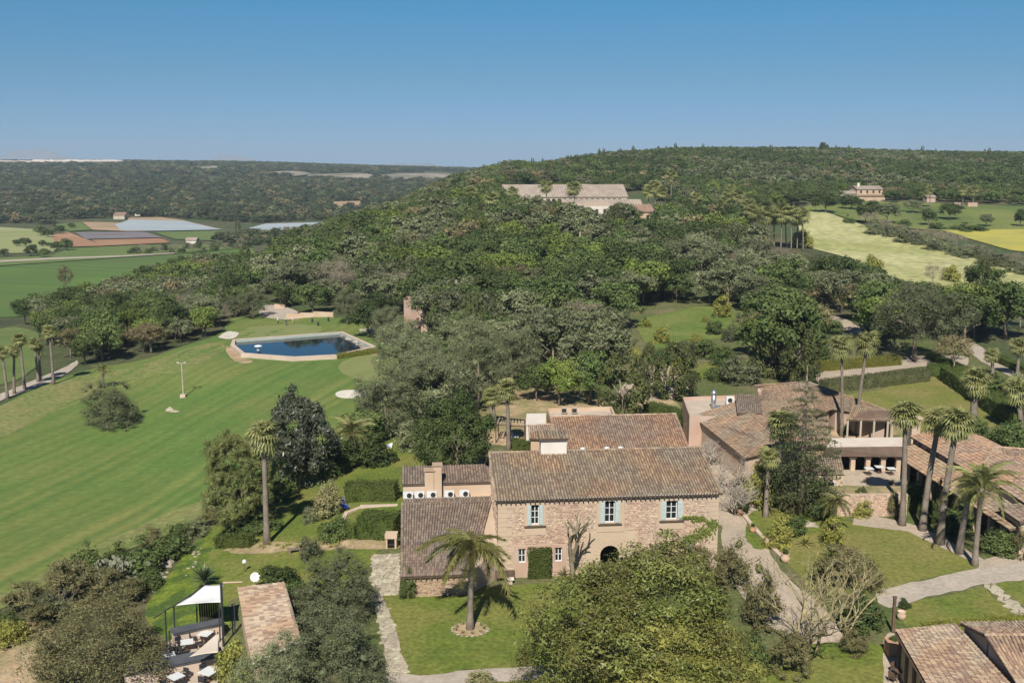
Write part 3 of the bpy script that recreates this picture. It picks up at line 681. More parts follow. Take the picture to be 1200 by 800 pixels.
def species(x, y, rnd):
    n = math.sin(x * .045 + 1.3) * math.cos(y * .03 + .7) + .55 * math.sin(x * .11 + y * .07)
    r = rnd.random()
    if n > .35: return 'olive' if r < .62 else 'oak' if r < .9 else 'grey'
    if n < -.55: return 'oak2' if r < .35 else 'oak' if r < .85 else 'brown'
    return 'oak' if r < .66 else 'olive' if r < .84 else 'oak2' if r < .92 else 'brown' if r < .97 else 'cypress'
KIND_WORDS = {'oak': ('oak_tree', 'dark green holm oak with a rounded crown'), 'oak2': ('oak_tree', 'brighter green broad tree with a leafy crown'), 'olive': ('olive_tree', 'grey green olive tree with a feathery crown'),
              'brown': ('almond_tree', 'brownish half bare tree with thin foliage'), 'grey': ('leafless_tree', 'leafless tree with pale grey twigs'), 'cypress': ('cypress_tree', 'slim dark cypress')}
def where(x, y):
    a, b = proj(x, y, h(x, y))
    if b > 415: return 'in the grove beside the bunker' if a < 640 else 'behind the house yard'
    if a > 890: return 'in the wood beyond the driveway'
    if b > 345: return 'on the slope behind the pink tower' if a < 640 else 'on the slope above the lawn'
    if a < 470: return 'on the spur above the valley fields'
    return 'below the long hilltop building'
_rw = random.Random(11)
N_IND = 285
far_pts = []
for i, (x, y, z) in enumerate(wood):
    k = species(x, y, _rw); s = _rw.uniform(.68, 1.42)
    w, ht = {'oak': (10.2, 8.2), 'oak2': (10.0, 7.8), 'olive': (10.0, 7.8), 'brown': (8.4, 6.8), 'grey': (9, 7.5), 'cypress': (2.8, 10.5)}[k]
    a, b = proj(x, y, z)
    if b > 430: ht *= .92
    if i < N_IND:
        nm, wd = KIND_WORDS[k]; wh = where(x, y)
        plant(nm, k, (x, y, z), w * s, ht * s * _rw.uniform(.9, 1.12), wd + ' ' + wh, 'tree', wd.split(' with')[0] + 's ' + wh)
    else: far_pts.append((x, y, z, s, k))
for i, (x, y, z) in enumerate(sorted(belt, key=lambda q: q[1])):
    k = species(x + 40, y, _rw); s = _rw.uniform(.75, 1.2)
    if k == 'cypress': k = 'oak'
    w, ht = {'oak': (7.6, 7.6), 'oak2': (7.4, 7.2), 'olive': (7.2, 6.6), 'brown': (7, 6), 'grey': (7, 6.5)}[k]
    if i < 110:
        nm, wd = KIND_WORDS[k]
        wh = 'in the belt edging the fairway' if i < 55 else 'in the belt above the fields'
        plant(nm, k, (x, y, z), w * s, ht * s, wd + ' ' + wh, 'tree', wd.split(' with')[0] + 's ' + wh)
    else: far_pts.append((x, y, z, s * .95, k))
# ---- the far woods: uncountable, instanced from a few small crowns
FARCOL = bpy.data.collections.new('far_tree_kinds')
def far_proto(i, m, **kw):
    me = crown_mesh('far_crown', 900 + i, M[m], **kw)
    o = bpy.data.objects.new('far_crown_%d' % i, me); FARCOL.objects.link(o); return o
lowp = dict(ncl=22, cr=(.13, .22), leaves=34, ls=.05, zc=.5, rz=.5)
midp = dict(ncl=40, cr=(.10, .18), leaves=55, ls=.03, zc=.55, rz=.45)
kinds = [('oak', midp), ('oak2', midp), ('olive', midp), ('brown', midp), ('oak', lowp), ('oak', lowp), ('olive', lowp), ('brown', lowp), ('cypress', dict(ncl=30, cr=(.14, .2), leaves=40, ls=.05, shape='column')), ('farpine', lowp), ('farpine', dict(lowp, ncl=16)), ('grey', dict(lowp, ls=.06, asp=.2))]
for i, (m_, kw) in enumerate(kinds): far_proto(i, m_, **kw)
def geo_forest(name, pts, label):
    """pts: (x, y, z, sx, sz, kind index)"""
    A = np.array(pts, np.float32); n = len(A)
    me = bpy.data.meshes.new(name); me.vertices.add(n); me.vertices.foreach_set('co', A[:, :3].ravel().copy())
    rng = np.random.default_rng(1)
    def at(nm, ty, v):
        t = me.attributes.new(nm, ty, 'POINT'); t.data.foreach_set('vector' if ty == 'FLOAT_VECTOR' else 'value', v)
    at('sc', 'FLOAT_VECTOR', np.stack([A[:, 3], A[:, 3], A[:, 4]], 1).astype(np.float32).ravel())
    at('rt', 'FLOAT_VECTOR', np.stack([0 * A[:, 0], 0 * A[:, 0], rng.random(n) * 6.283], 1).astype(np.float32).ravel())
    at('pick', 'INT', A[:, 5].astype(np.int32))
    o = link(name, me); ng = bpy.data.node_groups.new(name, 'GeometryNodeTree')
    ng.interface.new_socket('Geometry', in_out='INPUT', socket_type='NodeSocketGeometry'); ng.interface.new_socket('Geometry', in_out='OUTPUT', socket_type='NodeSocketGeometry')
    N, L = ng.nodes, ng.links
    gi, go = N.new('NodeGroupInput'), N.new('NodeGroupOutput'); ip = N.new('GeometryNodeInstanceOnPoints'); ci = N.new('GeometryNodeCollectionInfo')
    ci.inputs[0].default_value = FARCOL; ci.inputs[1].default_value = True; ci.inputs[2].default_value = True
    def na(nm, ty):
        q = N.new('GeometryNodeInputNamedAttribute'); q.data_type = ty; q.inputs[0].default_value = nm; return q.outputs[0]
    L.new(gi.outputs[0], ip.inputs['Points']); L.new(ci.outputs[0], ip.inputs['Instance']); ip.inputs['Pick Instance'].default_value = True
    L.new(na('pick', 'INT'), ip.inputs['Instance Index']); L.new(na('rt', 'FLOAT_VECTOR'), ip.inputs['Rotation']); L.new(na('sc', 'FLOAT_VECTOR'), ip.inputs['Scale'])
    L.new(ip.outputs[0], go.inputs[0])
    md = o.modifiers.new('scatter', 'NODES'); md.node_group = ng
    return tag(o, label, kind='stuff')
kidx = {'oak': 0, 'oak2': 1, 'olive': 2, 'brown': 3, 'grey': 3, 'cypress': 8}
hill = [(x, y, z - .3, (10.0 if k != 'cypress' else 3) * s, (8.0 if k != 'cypress' else 10) * s, kidx[k]) for x, y, z, s, k in far_pts]
geo_forest('hillside_woodland', hill, 'mixed oak and olive wood covering the middle of the hillside')
rng = np.random.default_rng(21)
def wedge(y0, y1, u0, u1, sp, keep):
    out = []; y = y0
    while y < y1:
        xs = np.arange(u0 * y, u1 * y, sp); xs = xs + rng.uniform(-.45, .45, len(xs)) * sp; ys = y + rng.uniform(-.45, .45, len(xs)) * sp
        zs = hgt(xs, ys)
        for q, yy, z in zip(xs, ys, zs):
            if keep(q, yy, z) and not is_clear(q, yy, 2.0): out.append((q, yy, float(z)))
        y += sp * .9
    return out
W0 = [P(*q) for q in [(300, 336), (322, 312), (340, 292), (420, 262), (500, 238), (565, 212)]]
hillpoly = [(340, 292), (420, 262), (500, 238), (565, 212), (640, 222), (770, 240), (850, 262), (880, 272), (890, 252), (950, 238), (1000, 234), (1090, 236), (1230, 242), (1230, 100), (560, 100)]
def k_hill(x, y, z):
    a, b = proj(x, y, z)
    if not inside(hillpoly, a, b) or any(inside(B_, a, b) for B_ in BLOCKS): return False
    u = x / y
    return u > -.20 + .00016 * (y - 400)
def size(p, rnd, w0, h0, low, far=False):
    out = []
    for x, y, z in p:
        n = math.sin(x * .02 + 1) * math.cos(y * .013) + .4 * math.sin(x * .05 + y * .03); s = rnd.uniform(.65, 1.25); r = rnd.random()
        if low: k = 6 if n > .2 and r < .6 else 7 if r > .93 else (4 if r < .5 else 5)
        else: k = 2 if n > .35 and r < .5 else 1 if r > .9 else 3 if r > .86 else 0
        if far: k = 9 if r < .5 else 10 if r < .8 else 6 if r < .93 else 7
        if r > .992: k = 8
        out.append((x, y, z - .4, (w0 if k != 8 else 3.0) * s, (h0 if k != 8 else 11) * s, k))
    return out
_rf = random.Random(4)
geo_forest('hilltop_woodland', size(wedge(430, 620, -.3, .62, 6.6, k_hill), _rf, 8.0, 6.6, False) + size(wedge(620, 1500, -.15, .62, 7.6, k_hill), _rf, 9.0, 6.6, True), 'dense evergreen wood covering the long hill to the skyline')
LANDMARKS = [('the pink tower house', -22, 232), ('the garden lawn', 37, 235), ('the forest hut', 58, 330), ('the driveway bend', 62, 250), ('the far green', -46, 262), ('the walled pond', -27, 212), ('the path palms', -75, 175), ('the pale lane', 93, 225), ('the white dish', 5, 158), ('the meadow', 85, 290), ('the bunker', -27, 160), ('the lone olive tree', -52, 142), ('the hilltop terrace', 30, 400), ('the bare pole', -11, 225), ('the reddish triangular field', -170, 330), ('the big rounded tree', 46, 178)]
_wd = [o for o in COL.objects if o.type == 'EMPTY' and o.get('category') == 'tree']
_used = set()
_ORD = ['', 'second ', 'third ', 'fourth ', 'fifth ', 'sixth ']
for _r in range(6):
    for _nm, _lx, _ly in LANDMARKS:
        for _g in sorted({o['label'].split(' with')[0].split(' in the')[0].split(' below')[0].split(' on the')[0].split(' behind')[0] for o in _wd}):
            c_ = [o for o in _wd if o.name not in _used and o['label'].startswith(_g)]
            if not c_: continue
            o = min(c_, key=lambda q: (q.location.x - _lx) ** 2 + (q.location.y - _ly) ** 2)
            if (o.location.x - _lx) ** 2 + (o.location.y - _ly) ** 2 > 60 ** 2: continue
            _used.add(o.name); o['label'] = (_g.replace(' rising out of the wood', '').replace('with pale grey twigs', '') + ', ' + _ORD[_r] + 'closest of its kind to ' + _nm)
VP = [(-80, 262), (40, 262), (75, 270), (60, 258), (150, 255), (210, 256), (300, 262), (372, 258), (390, 262), (480, 262), (620, 262), (620, 150), (-80, 150)]
VP2 = [(250, 283), (270, 279), (300, 280), (345, 279), (350, 296), (262, 292)]
def k_far(x, y, z):
    a, b = proj(x, y, z)
    if not (inside(VP, a, b) or inside(VP2, a, b)): return False
    if a < 147 and 2640 < y < 3060: return False
    if x / y > -.20 + .00016 * (y - 400) and y < 1500: return False
    if 312 < a < 556 and 202.5 < b < 213.5 and math.sin(a * .11) + math.sin(b * 1.3 + a * .05) > -.5: return False
    if 224 < a < 256 and 196 < b < 201.5: return False
    g = math.sin(x * .006 + 2) * math.cos(y * .0035) + .5 * math.sin(x * .017 + y * .008)
    if a > 240 and b < 215: return g > -.8
    return True
geo_forest('far_ridge_woodland', size(wedge(640, 1000, -.62, .0, 9.5, k_far), _rf, 10, 7, True, True) + size(wedge(1000, 1900, -.62, .05, 12, k_far), _rf, 13, 9, True, True) + size(wedge(1900, 3500, -.6, .1, 17, k_far), _rf, 17, 10, True, True), 'dark pine wood covering the far ridge across the valley')
# ---------------------------------------------------------------- buildings
M['stone'] = mat('rubble_stone', (.50, .345, .26), (.44, .315, .24), .8, .95, 5, island=.26, c3=(.47, .36, .275), scale3=.35, bump=.6, bscale=8)
M['stone_b'] = mat('brown_rubble_stone', (.36, .25, .165), (.42, .31, .22), .8, .95, 5, island=.3, bump=.6, bscale=8)
M['mortar'] = mat('mortar', (.48, .37, .285), (.41, .31, .235), .6, .95, 5)
M['ashlar'] = mat('sandstone_ashlar', (.50, .385, .285), (.45, .35, .26), .7, .9, 5, bump=.2, bscale=10)
M['plaster'] = mat('sandy_plaster', (.50, .36, .25), (.45, .33, .23), .4, .9, 5, c3=(.52, .40, .30), scale3=.3)
M['pinkplaster'] = mat('pinkish_plaster', (.46, .31, .235), (.40, .28, .215), .4, .9, 5, c3=(.48, .36, .295), scale3=.3)
M['white'] = mat('white_wash', (.66, .61, .55), (.58, .53, .47), .6, .9, 5)
M['tile'] = mat('clay_tile', (.34, .23, .15), (.255, .18, .122), .45, .95, 6, island=.28, c3=(.245, .20, .15), scale3=.22)
M['tile_r'] = mat('red_clay_tile', (.37, .225, .145), (.295, .19, .13), .45, .95, 6, island=.28, c3=(.27, .20, .155), scale3=.22)
M['tile_g'] = mat('grey_clay_tile', (.255, .185, .145), (.19, .145, .115), .45, .95, 6, island=.28, c3=(.22, .175, .145), scale3=.25)
M['tile_b'] = mat('brown_clay_tile', (.31, .205, .14), (.235, .165, .115), .45, .95, 6, island=.28, c3=(.25, .195, .145), scale3=.25)
M['tile_l'] = mat('pale_clay_tile', (.39, .265, .185), (.31, .215, .15), .45, .95, 6, island=.32, c3=(.37, .29, .22), scale3=.3)
M['under'] = mat('roof_bed', (.15, .10, .075), (.11, .08, .06), 1, .95)
M['eave'] = mat('dark_timber', (.10, .065, .045), (.14, .095, .065), 3, .8)
M['glass'] = mat('window_glass', (.018, .022, .026), rough=.06, spec=.6)
M['frame_w'] = mat('white_paint', (.64, .66, .66), (.58, .60, .61), 4, .6)
M['blue'] = mat('pale_blue_paint', (.43, .50, .49), (.38, .45, .45), 4, .6)
M['dark'] = mat('dark_interior', (.03, .026, .022), rough=.9)  # near-black; where it backs an opening, the shade is in the colour
M['concrete'] = mat('flat_roof_screed', (.50, .42, .34), (.42, .35, .28), .5, .95, 6)
M['paleroof'] = mat('pale_terrace_floor', (.62, .54, .46), (.54, .46, .39), .6, .95, 6)

def vec(p): return Vector((p[0], p[1], p[2]))
def roof_tiles(e0, e1, r1, r0, m, parent, colw=.25, rowl=.42, name='roof_tiles', rad=.11, seg=4, lift=.0, bed=True, thick=.12):
    """barrel tiles laid on the slope e0-e1 (eave) to r0-r1 (ridge); one joined part"""
    e0, e1, r1, r0 = map(vec, (e0, e1, r1, r0))
    W_ = max((e1 - e0).length, (r1 - r0).length); S = ((r0 - e0).length + (r1 - e1).length) / 2
    nc, nr = max(2, int(W_ / colw)), max(2, int(S / rowl))
    rng = np.random.default_rng(int(abs(e0.x * 13 + e0.y * 7)) + 3)
    I, J = np.meshgrid(np.arange(nc), np.arange(nr), indexing='ij'); I = I.ravel(); J = J.ravel(); n = len(I)
    E0, E1, R1, R0 = (np.array(q) for q in (e0, e1, r1, r0))
    nrm = np.array((e1 - e0).cross(r0 - e0).normalized()); nrm = nrm if nrm[2] > 0 else -nrm
    def pt(s, t): return (E0 * ((1 - s) * (1 - t))[:, None] + E1 * (s * (1 - t))[:, None] + R1 * (s * t)[:, None] + R0 * ((1 - s) * t)[:, None])
    s = (I + .5) / nc; t0 = J / nr - .04 / S; t1 = np.minimum((J + 1.18) / nr, 1.0)
    across = (E1 - E0) / np.linalg.norm(E1 - E0)
    A, B = pt(s, t0), pt(s, t1)
    yaw = rng.normal(size=n) * .018
    A = A + across * (yaw[:, None]); A = A + nrm * (.05 + lift + rng.random(n) * .02)[:, None]; B = B + nrm * (.005 + lift + rng.random(n) * .012)[:, None]
    k = seg + 1; th = np.linspace(math.pi, 0, k)
    w = (e1 - e0).length / nc / .25 if colw > .3 else 1.0
    r0_, r1_ = rad * w, rad * .84 * w
    V = np.zeros((n, 2 * k, 3))
    for q in range(k):
        V[:, q] = A + across * (r0_ * math.cos(th[q])) + nrm * (r0_ * .9 * math.sin(th[q]))
        V[:, k + q] = B + across * (r1_ * math.cos(th[q])) + nrm * (r1_ * .8 * math.sin(th[q]))
    base = np.array([(q, q + 1, k + q + 1, k + q) for q in range(seg)] + [(0, k - 1, k - 2, 1), (1, k - 2, 2, 2)][:1] + ([(1, k - 2, k - 3, 2)] if seg >= 4 else []))
    F = (base[None] + (np.arange(n) * 2 * k)[:, None, None]).reshape(-1, 4)
    o = link(name, np_mesh(name, V.reshape(-1, 3), F, [m]), parent); tag(o, kind='stuff')
    if bed:
        dn = Vector(nrm) * -.02; dd = Vector(nrm) * -(thick + .02)
        q = [e0 + dn, e1 + dn, r1 + dn, r0 + dn]; b = MB()
        b.add(q + [p + dd for p in q], [(0, 1, 2, 3), (7, 6, 5, 4), (0, 4, 5, 1), (1, 5, 6, 2), (2, 6, 7, 3), (3, 7, 4, 0)])
        b.build('roof_bed', M['under'], parent)
    return o
def ridge_cap(a, b, m, parent, r=.14, name='ridge_tiles'):
    a, b = vec(a), vec(b); n = max(2, int((b - a).length / .42)); mb = MB(); d = (b - a).normalized(); s = Vector((-d.y, d.x, 0)).normalized()
    for i in range(n):
        p, q = a.lerp(b, i / n), a.lerp(b, (i + 1.12) / n); vs = []
        for c, rr, up in ((p, r, .05), (q, r * .85, .02)):
            for k in range(5):
                t = math.pi * k / 4; vs.append(c + s * rr * math.cos(t) + Vector((0, 0, up + rr * .8 * math.sin(t))))
        mb.add(vs, [(k, k + 1, k + 6, k + 5) for k in range(4)] + [(0, 1, 2, 3, 4)])
    return tag(mb.build(name, m, parent), kind='stuff')
class Wall:
    """a wall panel in its own frame: o origin at foot, ex along, en outward, with openings (x0, x1, z0, z1)"""
    def __init__(s, o, ex, L, H_, th=.5, holes=()):
        s.o, s.ex = vec(o), Vector((ex[0], ex[1], 0)).normalized(); s.en = Vector((s.ex.y, -s.ex.x, 0)); s.L, s.H, s.th, s.holes = L, H_, th, list(holes)
    def p(s, x, z, d=0.0): return s.o + s.ex * x + s.en * d + Vector((0, 0, z))
    def slab(s, mb, x0, x1, z0, z1, d0, d1):
        mb.add([s.p(x, z, d) for d in (d0, d1) for z in (z0, z1) for x in (x0, x1)], [(0, 1, 3, 2), (4, 6, 7, 5), (0, 4, 5, 1), (2, 3, 7, 6), (0, 2, 6, 4), (1, 5, 7, 3)])
    def panel(s, mb):
        xs = sorted({0, s.L, *[q for hh in s.holes for q in hh[:2]]}); zs = sorted({-.4, s.H, *[q for hh in s.holes for q in hh[2:4]]})
        for x0, x1 in zip(xs, xs[1:]):
            run = None
            for z0, z1 in zip(zs, zs[1:]):
                c = ((x0 + x1) / 2, (z0 + z1) / 2)
                if any(a < c[0] < b and e < c[1] < f for a, b, e, f in s.holes):
                    if run: s.slab(mb, x0, x1, *run, -s.th, 0); run = None
                else: run = (run[0], z1) if run else (z0, z1)
            if run: s.slab(mb, x0, x1, *run, -s.th, 0)
    def stones(s, m, parent, seed=0, skip=(), hrow=(.11, .21), wst=(.11, .36), name='wall_stones', top=None, x0=0.0, x1=None):
        rnd = random.Random(seed); V, F = [], []
        avoid = list(s.holes) + list(skip); z = 0.02; x1 = x1 or s.L; rowk = 0
        while z < s.H - .06:
            rh = min(rnd.uniform(*hrow), s.H - z); x = x0 + rnd.uniform(-.2, 0)
            while x < x1:
                w = rnd.uniform(*wst); xa, xb = max(x, x0), min(x + w, x1); x += w
                if xb - xa < .1: continue
                if any(xb > a - .01 and xa < b + .01 and z + rh > e and z < f for a, b, e, f in avoid): continue
                if top and z + rh > top((xa + xb) / 2): continue
                g, dp, o = .014, rnd.uniform(.02, .065), len(V); j = lambda q: rnd.uniform(-q, q)
                c = [(xa + g, z + g), (xb - g, z + g), (xb - g, z + rh - g), (xa + g, z + rh - g)]
                c = [(a + j(.03), b + j(.028)) for a, b in c]; mx, mz = (xa + xb) / 2, z + rh / 2
                V += [s.p(a, b, -.01) for a, b in c] + [s.p(mx + (a - mx) * .78, mz + (b - mz) * .74, dp + j(.012)) for a, b in c]
                F += [(o + 4, o + 5, o + 6, o + 7)] + [(o + k, o + (k + 1) % 4, o + 4 + (k + 1) % 4, o + 4 + k) for k in range(4)]
            z += rh
        o = link(name, np_mesh(name, V, F, [m]), parent); return tag(o, kind='stuff')
def window(wall, parent, x0, x1, z0, z1, cols=2, rows=3, fm='frame_w', shutters=False, sm='blue', sill=True, name='window', dep=.22, bar=.07):
    fb = MB(); d0, d1 = -dep - .06, -dep + .02
    for a, b, c, d in ((x0, x0 + bar, z0, z1), (x1 - bar, x1, z0, z1), (x0 + bar, x1 - bar, z0, z0 + bar * 1.3), (x0 + bar, x1 - bar, z1 - bar, z1)): wall.slab(fb, a, b, c, d, d0, d1)
    iw, ih = (x1 - x0 - 2 * bar) / cols, (z1 - z0 - 2.3 * bar) / rows
    for i in range(1, cols): wall.slab(fb, x0 + bar + i * iw - bar * .5, x0 + bar + i * iw + bar * .5, z0 + bar * 1.3, z1 - bar, d0 + .004, d1 - .004)
    for k in range(1, rows): wall.slab(fb, x0 + bar, x1 - bar, z0 + bar * 1.3 + k * ih - bar * .3, z0 + bar * 1.3 + k * ih + bar * .3, d0 + .008, d1 - .008)
    f = fb.build(name, M[fm], parent)
    for i in range(cols):
        for k in range(rows):
            g = MB(); wall.slab(g, x0 + bar + i * iw + .02, x0 + bar + (i + 1) * iw - .02, z0 + bar * 1.3 + k * ih + .02, z0 + bar * 1.3 + (k + 1) * ih - .02, d0 - .01, d0 + .03); g.build('pane', M['glass'], f)
    if shutters:
        for sgn in (-1, 1):
            w = (x1 - x0) * .42; a = x0 - w - .02 if sgn < 0 else x1 + .02; b = MB(); wall.slab(b, a, a + w, z0 + .02, z1, .07, .11)
            for q in range(2): wall.slab(b, a + .06, a + w - .06, z0 + .1 + q * (z1 - z0) / 2, z0 - .06 + (q + 1) * (z1 - z0) / 2, .11, .125)
            for q in range(9): zz = z0 + .14 + q * (z1 - z0 - .24) / 9; wall.slab(b, a + .08, a + w - .08, zz, zz + .06, .125, .14)
            b.build('shutter', M[sm], f)
    if sill:
        b = MB(); wall.slab(b, x0 - .6, x1 + .6, z0 - .13, z0 - .03, -.05, .2); b.build('sill', M['eave'], f)  # dark colour stands for the shadow line along the sill
    return f
# ---- the main stone house
A = Vector((-1.2, 84.5, 0.0)); ROT = R(5.5)
EX = Vector((math.cos(ROT), math.sin(ROT), 0)); EY = Vector((-math.sin(ROT), math.cos(ROT), 0))
def HL(x, y, z): return A + EX * x + EY * y + Vector((0, 0, z))
LH, EAVE, RY, RZ, BACK = 19.4, 7.25, 7.0, 9.35, 12.6
house = empty('stone_house', A, 'two storey stone farmhouse with pale blue shutters and a brown tiled roof', 'house')
def HP(o): o.matrix_parent_inverse = house.matrix_world.inverted(); return o
_np_link = link
def sub(e):
    """children are modelled in world metres: undo the offset of their empty"""
    inv = Matrix.Translation(e.location).inverted()
    return inv
house.location = (0, 0, 0)
Wf = Wall(A, EX, LH, EAVE)
wins = [(2.86, 3.56, 4.78, 6.6), (9.31, 10.21, 4.75, 6.74), (14.75, 15.75, 4.85, 6.6)]
low = [(1.75, 2.4, 1.38, 2.68), (4.95, 5.6, 1.38, 2.68), (16.3, 17.1, 2.05, 3.25)]
arch = (8.95, 10.65, -.3, 1.85 + .85)
Wf.holes = wins + low + [arch]
b = MB(); Wf.panel(b)
# arch head: spandrel that leaves a half round opening
for k in range(16):
    t0, t1 = math.pi * k / 16, math.pi * (k + 1) / 16; cx, r, zc = 9.8, .85, 1.85
    q = [(cx + r * math.cos(t0), zc + r * math.sin(t0)), (cx + r * math.cos(t1), zc + r * math.sin(t1)), (cx + r * math.cos(t1), arch[3]), (cx + r * math.cos(t0), arch[3])]
    b.add([Wf.p(x, z, d) for d in (-.5, 0) for x, z in q], [(0, 1, 2, 3), (7, 6, 5, 4), (0, 4, 5, 1)])
side = Wall(HL(0, BACK, 0), -EY, BACK, EAVE - .3); Wf2 = Wall(HL(LH, 0, 0), EY, BACK, EAVE - .3); Wb = Wall(HL(LH, BACK, 0), -EX, LH, EAVE - .3)
for w_ in (side, Wf2, Wb): w_.panel(b)
for x in (0.01, LH - .51):       # gables
    g = [HL(x, .3, EAVE - .35), HL(x, RY, RZ - .25), HL(x, BACK - .05, EAVE - .7)]
    b.add(g + [p + EX * .5 for p in g], [(0, 1, 2), (5, 4, 3), (0, 3, 4, 1), (1, 4, 5, 2)])
b.build('wall', M['mortar'], house)
trim = [(2.3, 4.15, 3.9, 6.95), (8.6, 11.0, 3.95, 7.0), (14.1, 16.3, 4.0, 6.95), (7.7, 12.0, 0, 3.9), (0, 1.0, 0, EAVE), (18.5, LH, 0, EAVE), (1.4, 5.95, 0.0, 2.95)]
Wf.stones(M['stone'], house, 3, trim)
def side_top(x): return EAVE + (x - 0) * .25 if x < RY else 99
side2 = Wall(HL(0, BACK, 0), -EY, BACK, RZ); side2.stones(M['stone'], house, 5, [(11.4, BACK, 0, RZ)], top=lambda x: min(EAVE - .35 + (BACK - x) * .29, EAVE - .7 + x * .47))
def surround(w, rect, hole, nm='window_surround', t=.055, m='ashlar'):
    ww = Wall(w.o, w.ex, w.L, w.H); bb = MB(); x0, x1, z0, z1 = rect; a, c, e, f = hole
    for q in ((x0, a, z0, z1), (c, x1, z0, z1), (a, c, z0, e), (a, c, f, z1)):
        if q[1] - q[0] > .02 and q[3] - q[2] > .02: w.slab(bb, *q, -.02, t)
    return bb.build(nm, M[m], house)
for r_, w_ in zip(trim[:3], wins): surround(Wf, r_, w_)
bb = MB(); ar = trim[3]
Wf.slab(bb, 7.7, 8.95, 0, 3.9, -.02, .05); Wf.slab(bb, 10.65, 12.0, 0, 3.9, -.02, .05)
for k in range(16):
    t0, t1 = math.pi * k / 16, math.pi * (k + 1) / 16; q = [(9.8 + .85 * math.cos(t0), 1.85 + .85 * math.sin(t0)), (9.8 + .85 * math.cos(t1), 1.85 + .85 * math.sin(t1)), (9.8 + .85 * math.cos(t1), 3.9), (9.8 + .85 * math.cos(t0), 3.9)]
    bb.add([Wf.p(x, z, d) for d in (-.02, .05) for x, z in q], [(0, 1, 2, 3), (7, 6, 5, 4), (0, 4, 5, 1), (2, 6, 7, 3)])
bb.build('portal_plaster', M['ashlar'], house)
for k in range(11):              # voussoirs round the arch, one by one
    t0, t1 = math.pi * k / 11 + .015, math.pi * (k + 1) / 11 - .015; v = MB()
    q = [(9.8 + r * math.cos(t), 1.85 + r * math.sin(t)) for r, t in ((.86, t0), (.86, t1), (1.42, t1), (1.42, t0))]
    v.add([Wf.p(x, z, d) for d in (.03, .075) for x, z in q], [(0, 1, 2, 3), (7, 6, 5, 4), (0, 4, 5, 1), (1, 5, 6, 2), (2, 6, 7, 3), (3, 7, 4, 0)]); v.build('voussoir', M['ashlar'], house)
for side_x in (0, 1):            # quoin stones at the corners
    z = 0.02; k = 0; rq = random.Random(8)
    while z < EAVE - .1:
        hq = min(rq.uniform(.36, .5), EAVE - z); wq = 1.2 if k % 2 else .8; v = MB()
        if side_x: Wf.slab(v, LH - wq, LH + .03, z, z + hq - .02, -.3, .05)
        else: Wf.slab(v, -.03, wq, z, z + hq - .02, -.3, .05)
        v.build('quoin', M['ashlar'], house); z += hq; k += 1
for x_ in ((.6, 1.3, 0, 2.95),):
    pass
bb = MB()
for q in ((1.4, 1.75, 0, 2.95), (2.4, 4.95, 0, 2.95), (5.6, 5.95, 0, 2.95), (1.75, 2.4, 0, 1.38), (1.75, 2.4, 2.68, 2.95), (4.95, 5.6, 0, 1.38), (4.95, 5.6, 2.68, 2.95)): Wf.slab(bb, *q, -.02, .05)
bb.build('window_surround', M['pinkplaster'], house)
for w_ in wins: window(Wf, house, *w_, shutters=True)
for w_ in low[:2]: window(Wf, house, *w_, cols=2, rows=2, sill=False, dep=.15)
f = window(Wf, house, *low[2], cols=2, rows=1, fm='blue', sill=False, dep=.15)
bb = MB(); Wf.slab(bb, 16.3, 17.1, 2.0, 2.55, -.14, -.08); bb.build('shutter', M['blue'], f)
b = MB(); b.box(HL(9.8, 2.2, 1.4), (5, .1, 3.4), ROT); b.build('doorway_back', M['dark'], house)  # near-black panel: darkness of the unlit room put into its colour
# roof: broad slope to the garden, shorter slope behind
ov = .38
e0, e1 = HL(-.3, -ov, EAVE - .02), HL(LH + .25, -ov, EAVE - .02); r0, r1 = HL(-.3, RY, RZ), HL(LH + .25, RY, RZ)
roof_tiles(e0, e1, r1, r0, M['tile'], house)
roof_tiles(HL(LH + .25, BACK + .3, EAVE - .75), HL(-.3, BACK + .3, EAVE - .75), r0, r1, M['tile'], house)
ridge_cap(r0, r1, M['tile'], house); ridge_cap(e0 + EX * .06, r0 + EX * .06, M['tile_l'], house, .1, 'verge_tiles'); ridge_cap(e1 - EX * .06, r1 - EX * .06, M['tile_r'], house, .1, 'verge_tiles')
b = MB()
for k in range(46): b.box(HL(.2 + k * .42, -.2, EAVE - .19), (.09, .5, .11), ROT)
b.build('rafter_ends', M['eave'], house)
b = MB()
for k in range(77):
    c = HL(-.18 + k * .254, -ov - .03, EAVE + .03); b.box(c, (.13, .05, .09), ROT)
b.build('eave_mortar', M['white'], house)
ch = MB(); c = HL(5.7, RY + .1, RZ + .35); ch.box(c, (2.4, 1.3, 1.9), ROT); cho = ch.build('chimney', M['white'], house)
e_, rr_ = [HL(4.35, RY - .8, RZ + 1.38), HL(7.05, RY - .8, RZ + 1.38)], [HL(7.05, RY + 1.0, RZ + 1.75), HL(4.35, RY + 1.0, RZ + 1.75)]
roof_tiles(*e_, *rr_, M['tile'], cho)
ivy = [(17.1, 3.1, 1.0, .5), (18.2, 3.6, 1.2, .7), (18.9, 4.3, .9, .6), (17.6, 4.9, .8, .3), (16.6, 5.05, .7, .12)]
V, F, o = [], [], 0; rg = np.random.default_rng(3)
for x, z, w, hh in ivy:
    n = 260; u = np.stack([x + rg.normal(size=n) * w * .38, z + rg.normal(size=n) * hh * .42], 1)
    C = np.array([Wf.p(a, q, .06 + rg.random() * .14) for a, q in u]); N_ = np.tile(np.array(Wf.en), (n, 1)) + rg.normal(size=(n, 3)) * .5; N_ /= np.linalg.norm(N_, axis=1, keepdims=True)
    v, ff = leaf_quads(C, N_, np.full(n, .085), rg); V.append(v); F.append(ff + o); o += len(v)
